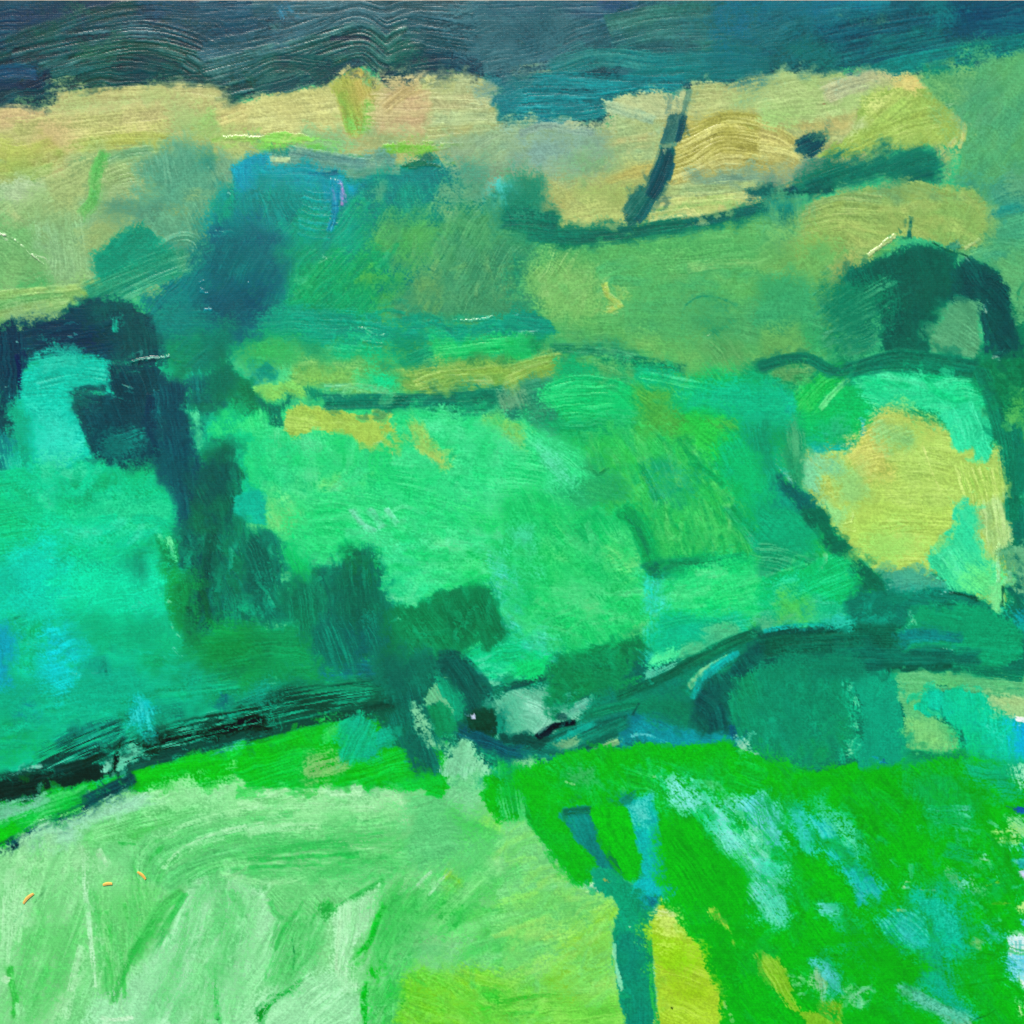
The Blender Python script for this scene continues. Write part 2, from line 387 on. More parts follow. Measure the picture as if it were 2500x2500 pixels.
S('1c3747', '560,290 800,280 860,300', 36, r=.05, e=6, dry=.2)
S('294c55', '-20,540 160,470 420,500 560,520', 150, c2='31605a', c3='6f8f8c', r=.12, dry=.2)
P('2b555c', '-20,600 200,560 400,560 520,640 420,650 240,710 100,730 -20,740', d=-16, c2='3a6a62', c3='8aa58a', r=.09, e=6, dry=.15)
P('1f454f', '400,520 560,480 700,500 640,580 520,655 460,630', d=-30, c2='2b5a58', r=.09, e=7)
P('4f9fbe', '130,40 250,30 290,100 200,120', d=60, dry=.35, e=12, a=.9)
P('6f9488', '70,180 200,170 150,260', d=60, dry=.5, a=.7, e=12)
P('203c4c', '1600,610 1690,600 1680,640 1610,640', d=0)
tile(2, 0)
P('2f4a5c', '-200,80 180,110 280,180 200,300 120,430 -200,510', d=16, c2='3a5a6a', c3='6f8f98', r=.12, v=.2, e=50, dry=.15)
S('47707a', '-260,480 200,400 480,270 760,180 1000,100', 190, c2='3c6270', c3='86a5a6', r=.12, v=.2, dry=.15)
S('3f6474', '-300,100 400,70 800,60', 150, c2='40586f', c3='7f9ca4', r=.11, dry=.2)
P('3a5278', '640,-10 920,-10 900,60 700,70', d=-8, dry=.4, a=.6, e=40)
S('4b8178', '700,200 1100,120 1500,100 1960,90', 170, c2='467470', c3='86ac9c', r=.09, v=.16, dry=.2)
S('467a76', '760,330 1100,250 1500,230 1960,260', 170, c2='3c6872', c3='80a898', r=.1, v=.16, dry=.2)
S('40696f', '780,430 1100,370 1500,380 1900,330', 130, c2='4a8478', r=.09, v=.16, dry=.2)
S('5c9070', '1450,420 1700,390 1960,360', 100, c2='4f8478', dry=.35, a=.75, e=12)
S('2c7f82', '300,520 700,430 1100,470 1600,430 1960,470', 150, c2='3a7f7c', c3='6aa69c', r=.08, dry=.2, e=10)
S('24807f', '900,600 1300,560 1500,560 1960,520', 130, c2='2f7878', c3='58a098', r=.08, dry=.12)
S('1d858a', '-40,620 400,610 900,640 1300,640', 120, c2='1b7a80', c3='84bcb8', r=.12, v=.18, dry=.08)
S('1a858a', '-40,740 300,730 600,750 930,700', 130, c2='177c84', c3='8cc4c0', r=.14, v=.2)
S('1b8288', '-40,860 300,850 700,800', 120, c2='177a82', c3='8cc4c0', r=.14, v=.2)
S('1c7d8c', '-40,930 200,920 420,900', 90, c3='84bcb8', r=.12, dry=.2)
P('1f7f86', '-260,560 -60,540 40,600 40,960 -100,940 -190,890 -160,830 -260,760 -200,700', d=-10, c2='2a7f84', c3='6fb0ae', r=.1, dry=.12, e=10)
S('aebc98', '0,540 160,520 300,500', 70, dry=.55, a=.8, own_it=False)
S('6f90a0', '200,470 330,440', 60, dry=.4, a=.5, own_it=False)
tile(3, 0)
S('1f6f8a', '-60,60 300,60 900,10', 160, c2='2a7480', c3='4f95a0', r=.06, v=.12, dry=.1)
S('2a6c78', '-60,170 200,190 600,150 1000,100', 140, c2='1f5a6c', c3='5a9094', r=.07, dry=.2)
S('26606e', '-40,330 400,300 900,200 1400,140 1960,90', 190, c2='1f5064', c3='4f868a', r=.08, v=.16, dry=.12)
S('215a68', '100,460 500,420 1000,320 1500,240 1960,200', 190, c2='2a6f70', c3='4f8a8a', r=.08, v=.16, dry=.1)
P('1a4c68', '1430,-10 1960,-10 1960,320 1600,300 1450,180', d=-8, c2='22586e', c3='2f7880', r=.06, e=40)
P('2f8a86', '1180,20 1440,10 1430,160 1260,200', d=-12, dry=.2, a=.8, e=30, c2='2a7a80')
S('1f827c', '760,560 1100,470 1500,400 1960,310', 150, c2='22747a', c3='4fa090', r=.07, v=.14, dry=.1)
S('1c8a80', '1180,540 1420,540 1560,490', 90, c2='2a9478', r=.05)
S('5f9a72', '1200,510 1410,460', 70, dry=.4, a=.8, own_it=False)
P('25645f', '-30,220 200,200 480,380 520,520 300,560 -30,580', d=-24, c2='28585f', c3='5f9488', r=.07, e=20, dry=.1)
P('35867a', '120,360 300,330 460,430 300,470', d=-30, dry=.3, a=.6, e=20)
P('2f6878', '480,540 640,520 740,590 600,610 520,600', d=-20, c2='4a8080', e=8)
P('7a9a78', '580,120 860,140 840,190 600,200', d=-10, dry=.4, a=.6, e=16)

# ---------------------------------------------------------------- hillside band
region('hill'); tile(0, 0)
S('cbb98a', '-40,900 300,910 800,820 1300,730 1700,760', 190, c2='c0b680', c3='dccf9f', r=.07, v=.1, dry=.05, e=8)
S('c6b583', '430,760 800,720 1300,700', 120, c2='bdb57c', c3='ddd0a0', r=.07, e=6)
P('a6bb86', '480,740 950,700 1240,720 1000,850 460,840', d=-10, dry=.25, a=.8, e=30, c2='b2b67e')
S('d6b28d', '-40,900 140,880 330,920', 150, c2='ccb685', r=.06, e=14)
S('c9b886', '100,1000 600,960 1100,900 1600,830', 180, c2='bfb97c', c3='dacf9a', r=.08, v=.1, e=14)
S('c6be7e', '60,1130 500,1060 1000,1000 1500,930 1960,840', 120, c2='d2bf8a', c3='e2d59e', r=.09, v=.12, e=10)
S('b8b765', '100,1200 500,1120 900,1060 1300,1060', 110, c2='a9b86a', c3='cfc888', r=.08, e=14)
P('d9b08c', '300,930 480,960 500,1180 460,1340 400,1330 280,1200', d=-14, c2='cfb586', e=30, a=.9)
S('c8a874', '-40,1130 160,1170 420,1090', 140, c2='b7b868', r=.07, e=16)
S('aab666', '-40,1290 200,1260 480,1180', 130, c2='bab274', c3='ccc88a', r=.08, e=12)
S('b0b274', '-40,1360 160,1340 400,1270', 80, c2='9fb46e', r=.08, e=12)
P('a0bb82', '1330,840 1640,860 1700,940 1640,1020 1380,1000 1300,930', d=-14, c2='aebb84', dry=.15, e=36, a=.9)
P('93c070', '1380,1000 1640,930 1700,1020 1500,1090 1380,1080', d=-24, dry=.25, e=30, a=.8)
S('d4c188', '1650,900 1960,800', 130, c2='cbb67e', c3='e2d69e', r=.06, e=16)
P('bcb97c', '1280,1080 1700,1040 1932,1080 1932,1220 1760,1240 1480,1150', d=6, c2='b2bb80', e=24)
S('96c662', '1600,1060 1740,1040 1932,1060', 40, dry=.2, a=.8, own_it=False)
S('a6d06c', '1690,1045 1800,1038 1990,1046', 22, r=.03, rim=.25, th=.2, dry=0)
P('7a7f5a', '-20,950 30,880 70,860 60,900', d=-50, dry=.3, a=.7)
tile(1, 0)
P('cdbf83', '-30,760 240,720 520,660 620,620 640,760 660,980 400,1000 -30,1010', d=-10, c2='c3bd86', c3='dccf9c', r=.06, e=10)
S('d0c288', '-40,900 300,860 620,820', 200, c2='c6be86', c3='e0d4a0', r=.06, e=20)
P('b3ad5c', '590,640 700,540 820,520 890,560 930,680 920,800 890,960 860,1010 700,1000 640,900', d=76, c2='9fa64f', c3='cfc885', r=.1, e=8, v=.14)
S('c4ab62', '760,540 830,720 850,820', 100, c2='b3a058', c3='d8c890', r=.08, dry=.2)
S('8cbb5a', '640,700 690,830 720,980', 80, c2='9cae54', r=.07, dry=.2)
S('7cc25c', '860,760 840,900 820,1010', 80, c2='9ab458', r=.07, dry=.2)
P('79c85f', '650,880 730,860 800,960 880,900 870,1010 720,1000', d=70, dry=.25, e=12, c2='8fc268')
S('d6c38e', '640,560 700,510 720,520', 30, own_it=False, r=.06)
P('cfa98a', '930,680 1100,620 1260,600 1330,700 1330,900 1280,1030 900,1030 880,960 930,800', d=0, c2='c8b48a', c3='dcc09c', r=.08, e=14)
S('c2a47a', '960,820 1120,700 1260,640', 100, c2='b9a478', c3='dcc69c', r=.09, dry=.25)
P('bcb98a', '1240,600 1380,545 1480,555 1620,630 1740,650 1720,740 1780,850 1700,950 1500,1040 1300,1040 1280,860 1340,700', d=4, c2='b2b690', c3='d8d0a0', r=.1, e=10, v=.12)
S('b4bb95', '1330,770 1560,770 1780,790', 110, c2='bcb088', c3='dfe0b4', r=.11, dry=.08)
S('b9be92', '1330,900 1560,890 1830,880', 110, c2='a8b592', c3='d8dcb0', r=.11, dry=.08)
S('c0b783', '1280,1000 1560,980 1850,970', 90, c2='b2b98a', c3='dfdba8', r=.1, dry=.1)
S('c8b98a', '1250,640 1420,600 1500,620', 80, c2='bdbd84', c3='ddd2a0', r=.08)
P('a9b79a', '1600,660 1750,590 1830,620 1870,680 1760,740 1640,740', d=10, dry=.2, c2='8fae95', e=12)
S('a9a066', '1500,1020 1640,1000', 26, own_it=False, dry=.3)
# strip below: leaves of bright green, slate band
P('7fb491', '380,1010 820,1030 860,1130 500,1160', d=6, c2='93b888', e=20)
P('a2b585', '860,1010 1260,1000 1500,1040 1300,1090 940,1090', d=3, c2='93ae88', e=18)
P('aaa87a', '770,1060 860,1030 1000,1050 960,1120 820,1140', d=0, c2='b3a57c', e=14)
S('9fb48c', '1300,1080 1600,1040 1932,1010', 60, c2='b4b88a', dry=.2, e=10)
P('68c152', '-30,1100 300,1080 560,1120 660,1160 450,1165 260,1140 -30,1150', d=4, c2='7cc864', c3='98d478', r=.07, e=10)
P('84cc55', '-30,1050 90,1035 200,1005 330,1010 450,1050 400,1070 250,1060 120,1045 -30,1056', d=6, c2='97d468', r=.07, th=.12, rim=.05, e=4)
S('7cc56a', '420,1040 560,1060 640,1080', 22, own_it=False, dry=.3)
P('74b745', '920,1140 980,1105 1100,1100 1250,1105 1420,1100 1420,1135 1380,1165 1250,1160 1080,1145 980,1155', d=0, c2='86c452', c3='a6d570', r=.07, th=.12, rim=.05, e=4)
S('7fb947', '1400,1110 1560,1090 1720,1068', 40, c2='98c95c', tp=.5, r=.08, th=.18, rim=.15)
S('7f9a58', '1700,1072 1830,1038', 18, r=.05, th=.15)
S('86bf55', '1250,1072 1340,1082', 18, r=.05, th=.15)
P('5f9696', '-30,1160 250,1140 700,1150 920,1130 1080,1180 1040,1290 860,1330 560,1330 300,1320 -30,1230', d=7, c2='72a396', c3='9ab8a4', r=.1, e=10, v=.12)
S('5b8f98', '250,1140 600,1200 1000,1260', 70, c2='7fa898', c3='a6c0a8', r=.1, dry=.15)
S('6a9c9a', '0,1260 300,1240 640,1290 860,1320', 70, c2='54908f', c3='98bca8', r=.1, dry=.2)
S('bccaa6', '60,1200 260,1205', 44, dry=.25, e=10, own_it=False)
P('1d6a55', '1030,1265 1120,1230 1250,1210 1360,1225 1420,1250 1400,1280 1260,1270 1100,1275', d=2, c2='2f7a64', r=.06, th=.12, rim=.1, e=4)
P('2f7068', '1240,1185 1290,1178 1310,1200 1250,1205', d=0)
P('6bae4b', '1380,1215 1500,1195 1545,1220 1520,1255 1440,1270', d=0, c2='82b85f', r=.05, th=.12, rim=.08)
S('54958c', '620,1320 900,1290 1100,1290', 60, c2='6aa090', r=.08, dry=.2, e=10)

# ---------------------------------------------------------------- ochre field, grey shoulder and leaning trunk
region('ochre'); tile(1, 0)
P('94ab85', '1440,1060 1700,1020 1960,980 1960,1420 1760,1420 1500,1330 1420,1260', d=-24, c2='86a68a', c3='a9b890', r=.07, e=18)
A('8fae86 9ab488 7fa488', '1500,1080 1932,1020 1932,1380 1600,1330', 14, 260, 70, -30)
tile(2, 0)
P('84a896', '-30,960 300,940 600,930 760,960 760,1180 600,1300 200,1320 -30,1380', d=-4, c2='8fae8a', c3='a6bb96', r=.07, e=18)
P('7aa2a4', '60,1060 300,1030 500,1100 480,1200 240,1230 60,1180', d=4, a=.8, dry=.15, e=36)
S('7f9f9c', '60,1010 240,950 420,980 620,1000', 60, c3='a9bda4', r=.09, dry=.2)
P('9fb986', '720,840 1000,900 1150,940 1130,1080 1090,1250 760,1240 740,1000', d=-6, c2='aab77c', c3='bcc492', r=.07, e=12)
P('a8b58c', '700,780 900,715 1180,720 1320,690 1300,820 1150,900 900,880 720,830', d=14, c2='b2b887', c3='d2cf9e', r=.09, e=8)
S('8fae93', '700,800 900,850 1060,910', 70, c3='c3c89c', r=.1, dry=.2)
S('b8b27a', '760,1070 920,1050 1090,1030', 60, c2='a9b27c', r=.06, dry=.15)
S('98b585', '770,1180 1000,1160', 110, c2='a7b67c', dry=.15, e=14)
P('6e9f76', '460,1230 640,1170 750,1180 740,1300 640,1400 560,1480 470,1440', d=-30, c2='7aa87a', e=30)
P('b1ae66', '300,1400 560,1480 700,1340 790,1260 1090,1250 1060,1400 940,1520 860,1640 560,1700 380,1690 340,1560 280,1500', d=-16, c2='a8b370', c3='c6c283', r=.06, e=14)
S('bdae62', '700,1360 900,1300 1080,1270', 90, c2='b0b06a', r=.05, e=14)
P('9cb264', '500,1500 880,1450 860,1600 560,1640', d=-8, dry=.25, a=.8, e=26)
P('c2c078', '420,1620 700,1560 860,1590 860,1680 560,1700 400,1720', d=-10, c2='b2bb70', dry=.12, e=16)
P('b8b679', '1380,640 1640,620 1960,590 1960,860 1700,880 1340,900 1330,720', d=-6, c2='aeb97a', c3='cbc78e', r=.06, e=8)
P('a6bf7c', '1640,760 1960,680 1960,900 1750,900', d=-60, dry=.2, a=.8, e=30)
P('afa552', '1300,940 1600,880 1960,930 1960,1330 1600,1290 1380,1330 1200,1370 1210,1180', d=-8, c2='bcad60', e=14, r=.06)
S('b0a652', '1180,1060 1340,1010 1560,920 1740,910 1990,970', 120, c2='a8a24c', c3='e6dca0', r=.16, v=.14, th=.1)
S('aca24e', '1180,1180 1340,1120 1560,1010 1740,1010 1990,1060', 120, c2='b6aa58', c3='e8dea4', r=.17, v=.14, th=.1)
S('b0a452', '1160,1290 1360,1230 1560,1110 1740,1110 1990,1160', 120, c2='a89e4c', c3='e8dc9e', r=.17, v=.14, th=.1)
S('b6a858', '1180,1370 1380,1300 1580,1210 1760,1210 1990,1250', 90, c2='bdb470', c3='e4d898', r=.14, v=.14, th=.1)
P('7d9f86', '1330,1330 1560,1290 1932,1280 1960,1420 1700,1440 1350,1440', d=-4, c2='6c9486', c3='a5b68c', r=.07, e=16)
S('a8b878', '1100,1450 1500,1430 1932,1400', 80, c2='8fae7c', c3='d2d296', r=.08, dry=.15)
S('d3cd84', '1080,1540 1500,1500 1900,1470', 60, c2='a6bf70', c3='ece0a0', r=.08, e=8, dry=.1)
S('8fb86c', '1080,1600 1400,1560 1700,1540', 50, c2='a6bf70', r=.06, e=8, dry=.15)
S('d8cd86', '1040,1640 1360,1600 1600,1570', 70, c2='b8c474', c3='efe2a2', r=.07, e=8, dry=.1)
tile(3, 0)
S('c4b56c', '-60,990 100,1040 200,1120', 160, c2='b8ac5e', c3='e6da9e', r=.14, v=.12, e=10)
S('c0b46c', '-60,1150 120,1180 240,1240', 130, c2='b4ad62', c3='e4d89a', r=.13, v=.12, e=10)
P('b7a964', '-30,930 300,880 640,860 660,940 400,1000 200,1010 60,990', d=-10, c2='bcae72', e=20)
P('7f9c86', '-30,1290 200,1250 420,1200 360,1330 200,1430 -30,1440', d=-26, c2='6f9484', c3='a8b890', r=.06, e=20)
P('afbf80', '-30,590 300,560 480,560 760,640 760,800 500,880 -30,920', d=-10, c2='a4bf78', c3='c4cb96', r=.07, e=10)
S('a9b292', '420,720 600,650 820,590', 150, c2='b4b088', c3='cfd0a6', r=.09, dry=.12, e=10)
P('9cc074', '-30,840 140,860 140,930 -30,920', d=20, dry=.2, a=.8, e=20)
P('bfa77e', '380,600 460,610 440,660 390,650', d=0, dry=.3, a=.6, e=12)
P('c8b68c', '760,580 980,565 1050,580 820,620', d=-6, e=10, c2='b6bc84')
S('8a5a48', '400,790 440,778', 14, dry=.3, own_it=False)

region('lime')
P('a2c455', '380,1180 540,1060 680,900 720,740 860,680 1000,610 1180,660 1300,740 1430,840 1490,960 1470,1080 1430,1140 1300,1115 1000,1130 700,1170 500,1200', d=-52, c2='94bd54', c3='c2d67a', r=.06, e=8)
P('d2de80', '700,760 800,700 960,700 960,800 860,880 720,860', d=10, c2='c4d872', e=14)
P('e6cd74', '960,620 1060,575 1160,580 1195,660 1100,680 1010,650', d=0, c2='d8d078', e=10)
S('b6cf66', '760,960 900,820 1040,690', 110, c2='a4c458', c3='d4e08a', r=.07, e=10)
S('98c058', '700,1100 900,900 1060,760', 90, c2='a8c85c', r=.06, e=14, dry=.15)
S('a8c656', '600,1140 860,1020 1100,920 1300,880', 150, c2='98be52', c3='c6d87c', r=.06, e=14, dry=.15)
S('c8d878', '1380,880 1450,900 1470,960 1460,1060', 60, c2='b2ce66', r=.06, th=.12, rim=.1)
S('d8de7c', '1480,940 1470,1040 1440,1130', 30, r=.05, th=.18, rim=.18)
P('b8c890', '640,920 800,900 760,960 560,1050', d=-40, dry=.35, a=.7, e=14)
S('e2e48c', '1450,880 1470,930', 24, own_it=False, th=.15)
P('9ec06c', '1280,1120 1440,1140 1420,1280 1340,1360 1300,1260', d=70, c2='b0c070', e=14, dry=.1)
S('dcdc86', '1360,1100 1420,1050', 26, own_it=False, r=.06, th=.15)
S('3a7a64', '1350,1130 1380,1090', 12, own_it=False)
region('rslope')
P('62ac70', '1190,600 1450,560 1560,520 1660,460 1800,440 1960,390 1960,1420 1700,1400 1400,1380 1450,1180 1500,980 1440,830 1290,720', d=-52, c2='58a46f', c3='72b77c', r=.035, e=10)
P('6bb072', '1600,480 1932,430 1932,760 1650,640', d=-60, e=40, a=.8, c2='5fa86e')
P('5fa079', '1400,680 1640,640 1760,900 1560,1000', d=60, e=50, a=.7)
S('92c090', '1330,800 1420,760', 40, dry=.5, a=.7, own_it=False)
P('7ab06f', '1240,600 1500,560 1420,700 1300,720', d=20, e=30, a=.7)
A('5aa870 68b078 52a074', '1500,500 1932,420 1932,1350 1500,1380', 26, 300, 110, -55, a=(.3,.6))
P('46987c', '1380,1370 1700,1390 1932,1360 1960,1640 1700,1640 1640,1480', d=-14, c2='3f8f7c', c3='6aae84', r=.05, e=24)
P('52a67c', '1640,1640 1960,1560 1960,1960 1480,1960 1600,1850', d=-14, c2='48a07c', c3='77ba86', r=.07, e=16)
S('55a878', '1500,1900 1720,1840 1990,1870', 110, c3='8cc490', r=.09, dry=.15)
S('2f8f84', '1640,1660 1760,1600 1932,1560', 60, dry=.25, a=.8)
P('6aa67a', '1840,1360 1960,1330 1960,1430 1860,1420', d=0, dry=.3, a=.7, e=16)

region('hedgeU')
P('23746c', '-30,1440 200,1410 380,1260 420,1190 620,1180 800,1140 1000,1120 1290,1105 1350,1180 1330,1260 1300,1350 1190,1390 1110,1420 1000,1370 760,1400 500,1420 250,1460 -30,1500', d=-24, c2='2f8070', c3='1b5f64', r=.05, e=18, v=.14, dry=.12)
P('1a5c60', '1060,1300 1200,1260 1320,1290 1290,1360 1150,1390 1100,1430 1060,1370', d=-20, c2='2a7068', e=14)
S('1d6466', '300,1430 600,1330 900,1240', 130, c2='2a786c', r=.05, dry=.15, e=14)
P('1f5866', '190,1060 290,1010 420,1000 430,1050 380,1110 330,1180 230,1140', d=-24, c2='1a4c62', c3='4a8078', r=.06, e=7, dry=.1)
P('5f9078', '300,1010 430,1000 420,1060 350,1060', d=-40, dry=.45, a=.7, own_it=False)
S('174f60', '60,1470 160,1450 220,1430', 60, e=10, dry=.15)
S('1a5f60', '-40,1500 200,1470 500,1430', 50, e=10, dry=.3)
tile(2, 0)
P('126e68', '300,1700 560,1720 860,1690 1200,1670 1500,1640 1960,1540 1960,1610 1600,1690 1200,1770 900,1800 640,1850 420,1860 330,1800', d=-8, c2='1a7a6c', c3='3f8f78', r=.05, e=14, v=.14)
S('14666a', '1000,1740 1400,1670 1932,1560', 80, c2='1d7a6c', dry=.2, r=.06)
P('1a5f6a', '1740,1430 1850,1405 1960,1400 1960,1480 1800,1500', d=-4, c2='2a7070', r=.05, e=10, dry=.12)
P('2f8c7c', '-40,1360 220,1350 275,1400 270,1560 -40,1560', d=85, c2='3f947c', e=16)
P('0f7568', '-40,1540 330,1555 360,1620 370,1720 600,1780 500,1860 330,1900 100,1760 -40,1740', d=20, c2='137a68', c3='2f8a70', e=14)
S('2f8a72', '600,1860 1000,1810 1400,1730', 50, dry=.35, a=.8, e=10, own_it=False)
region('trunk')
S('4d857a', '1335,680 1310,780 1290,870', 46, c2='6a9a80', dry=.35, g=.5, r=.05)
S('7a9f88', '1195,720 1170,860', 36, dry=.5, a=.8, g=.5)
P('3c7470', '1160,860 1290,830 1305,900 1280,980 1265,1060 1210,1080 1120,1090 1140,960', d=-75, c2='4f8a7c', c3='2a5f6a', r=.07, e=6, dry=.08)
S('235a68', '1280,900 1262,1040', 36, dry=.2)
S('5a9a84', '1110,1110 1240,1080', 40, dry=.4, a=.8)
S('0f5c68', '1180,1120 1140,1250 1080,1400 1030,1500', 120, c2='17656a', c3='0b4c5c', r=.07, g=.4, dry=.05, tp=1.05)
S('14606a', '1210,1230 1170,1360', 50, dry=.35, r=.06)
S('d8d09a', '1150,1130 1165,1170', 26, own_it=False, dry=.15)
S('94b58a', '1130,1105 1200,1100', 24, own_it=False, dry=.2)
P('3f8476', '900,1470 980,1420 1060,1490 1040,1580 1000,1660 880,1690 860,1560', d=-55, c2='2a7268', c3='6aa088', r=.08, e=8, dry=.1)
S('1a686a', '1060,1500 1000,1600 940,1680', 60, dry=.2)

region('lobe'); tile(3, 0)
P('97b85c', '200,1640 330,1540 600,1450 1000,1420 1200,1390 1400,1410 1560,1450 1640,1520 1675,1620 1650,1730 1570,1840 1450,1880 1300,1830 1180,1790 1060,1780 940,1790 760,1932 700,2020 150,2060 120,1860', d=10, c2='8cb45e', c3='b0c873', r=.06, e=8)
P('7fae66', '600,1450 900,1400 1300,1420 1600,1500 1400,1560 900,1490', d=10, c2='6ea468', dry=.12, a=.9, e=24)
S('84b064', '280,1570 560,1490 860,1520', 60, c3='c6c67c', r=.1, dry=.15)
S('9aba5e', '260,1640 560,1560 900,1590', 60, c2='84b060', c3='d4cc82', r=.12, dry=.1)
S('90b65c', '240,1700 560,1630 860,1650', 60, c2='80ae60', c3='d6cc80', r=.12, dry=.1)
S('a2c060', '240,1760 560,1700 900,1740', 70, c2='90b85c', c3='ccca7c', r=.1, dry=.1)
P('8fba55', '1250,1560 1620,1560 1640,1720 1480,1850 1300,1800', d=-70, c2='7fb25c', e=30, a=.8)
A('a4c064 8eb45c b2c66a', '400,1650 1600,1500 1550,1800 1000,1760 500,1900', 22, 220, 60, 12, a=(.3,.6))
S('0f6a5a', '1078,1640 1070,1720 1066,1800', 26, r=.04, th=.12, rim=.05)
S('2a7a58', '980,1720 1005,1760', 16, own_it=False, dry=.2)
S('1f7058', '1010,1790 1060,1800', 20, own_it=False)
S('c4da92', '760,1925 850,1860 960,1785', 30, c2='aac878', r=.05, th=.3, rim=.25)
S('bcd48a', '1480,1880 1560,1830 1600,1800', 18, th=.25, rim=.2, own_it=False)
S('14483a', '1240,1830 1320,1880 1420,1915', 16, own_it=False, th=.02)
P('2f8f70', '1330,1830 1420,1815 1480,1850 1440,1890 1350,1870', d=10, c2='48a078', e=6)
region('slope')
P('3f8f78', '-30,1500 200,1490 220,1600 190,1760 60,1800 -30,1700', d=85, c2='5aa478', dry=.2, a=.8, e=26)
P('1f7a70', '60,1500 300,1480 280,1570 120,1590', d=-6, dry=.25, a=.8, e=20)
S('22786c', '130,1560 140,1720', 130, dry=.35, a=.75, e=20)
P('5aa877', '-30,1760 200,1740 200,1932 -30,1960', d=4, c2='6ab270', a=.8, e=24)
P('8fb864', '180,1740 480,1720 480,1960 180,1960', d=30, a=.6, e=40, dry=.1)
# ---------------------------------------------------------------- upper left slope
region('haze'); tile(0, 0)
P('a8b57c', '460,1230 720,1180 760,1300 700,1500 520,1600 300,1480 280,1380', d=-24, c2='9fb47c', c3='b8c08c', e=30)
P('a9c59c', '-30,1390 160,1380 290,1430 250,1530 100,1560 -30,1550', d=14, c2='b4c8a2', c3='c8d8b4', r=.06, e=14)
P('92b67c', '-30,1540 120,1560 320,1480 420,1560 340,1700 -30,1700', d=-30, c2='9cba84', c3='b4c69a', r=.05, e=20)
S('b8c890', '60,1580 160,1650', 40, dry=.4, a=.8, own_it=False)
P('7fb478', '-30,1690 300,1700 330,1960 -30,1960', d=30, c2='74ae74', c3='98c48a', r=.05, e=24)
P('8fb886', '300,1680 720,1600 760,1960 330,1960', d=80, c2='86b28a', c3='a8c89c', r=.05, e=24)
P('a3ad72', '700,1650 860,1600 970,1680 900,1720 820,1840 720,1960 600,1900', d=-20, c2='92b07a', e=24)
S('62ba64', '800,1150 740,1290 720,1420 700,1520 620,1610', 95, c2='74b86c', r=.04, e=22, dry=.05, tp=.8)
P('9cb27a', '800,1270 1000,1230 1180,1240 1080,1420 900,1500 800,1420', d=-14, c2='92ae7a', c3='bcc496', r=.09, e=16)
S('84ac78', '820,1220 960,1160 1200,1130', 60, c2='6fa47c', c3='c6cfa4', r=.09, e=8)
S('9ab57c', '800,1300 980,1240 1160,1260', 50, c3='c4cca0', r=.1, e=8, own_it=False)
S('96b27a', '800,1360 960,1310 1130,1330', 50, c3='c4cca0', r=.1, e=8, own_it=False)
S('90ac7c', '860,1430 1000,1400 1100,1420', 50, c3='b8c496', r=.09, e=8, own_it=False)
P('62a389', '1140,1180 1300,1120 1520,1160 1700,1400 1640,1560 1560,1700 1300,1660 1060,1560 1080,1400', d=76, c2='579a84', c3='86b498', r=.05, e=24)
P('3b8377', '1490,1170 1560,1150 1630,1200 1680,1360 1620,1440 1560,1340', d=70, c2='3f8f80', e=14)
P('6f9f8a', '1640,1180 1800,1230 1760,1380 1690,1400', d=60, c2='7fac8a', e=14)
P('5d957f', '860,1540 1100,1520 1260,1620 1180,1720 1100,1690 950,1660', d=14, c2='528c7a', e=26)
P('7ba67c', '1420,1500 1620,1500 1640,1620 1500,1640', d=0, c2='8fae7c', dry=.15, e=20, a=.8)
P('559880', '1160,1640 1600,1620 1560,1860 1480,1960 1240,1960 1230,1800 1150,1760', d=62, c2='66a386', c3='84b896', r=.07, e=16)
P('0a9179', '690,1990 740,1900 800,1850 850,1770 930,1730 1000,1700 1080,1690 1120,1730 1160,1770 1230,1790 1250,1850 1220,1990', d=-50, c2='0d8a76', e=6, r=.03)
S('6fae8c', '1200,1900 1300,1820 1420,1800 1500,1850 1490,1960', 90, c2='4f9a80', c3='a8d0b0', r=.13, dry=.15)
S('f2efe0', '-10,1762 90,1800 180,1870 240,1945', 12, r=.02, th=.45, rim=.3, rough=.3, e=3, n='paint_ridge')  # near-white colour paints the highlight along this ridge
S('5f9a66', '-10,1790 90,1830 200,1940', 20, own_it=False, a=.7)
tile(0, 1)
P('7fb377', '-30,-20 330,0 360,180 260,230 -30,260', d=26, c2='72ac72', c3='98c288', r=.05, e=20)
P('55a668', '180,220 320,170 350,210 260,250', d=-20, e=14, a=.8)
P('93b986', '330,-20 730,-20 740,180 600,190 400,210', d=80, c2='86b286', c3='a8c69a', r=.05, e=20)
S('e8ecd8', '240,-10 290,30 330,62', 12, r=.02, th=.35, rim=.25, rough=.3, e=3, n='paint_ridge')  # same ridge carried on, its highlight put into the colour
P('88b870', '-30,300 300,250 640,190 800,240 700,310 600,330 520,420 490,470 330,530 200,560 -30,570', d=-13, c2='7cb274', c3='aac986', r=.07, e=10)
S('6fae6c', '-40,390 200,330 480,300', 60, c2='5aa668', c3='c0d49a', r=.1, dry=.15)
S('a2c27a', '-40,300 260,260 560,240 800,180', 50, c2='88b870', c3='d2dca2', r=.1, dry=.2)
S('96bc78', '-40,450 260,380 520,330', 60, c2='7cb070', c3='ccd8a0', r=.09, dry=.15)
P('b2c353', '610,270 700,230 790,240 830,260 780,295 700,305 640,300', d=-20, c2='a6be5c', e=10)
P('8fb482', '60,470 300,400 480,420 330,520 180,560', d=-12, dry=.15, e=20, a=.85)

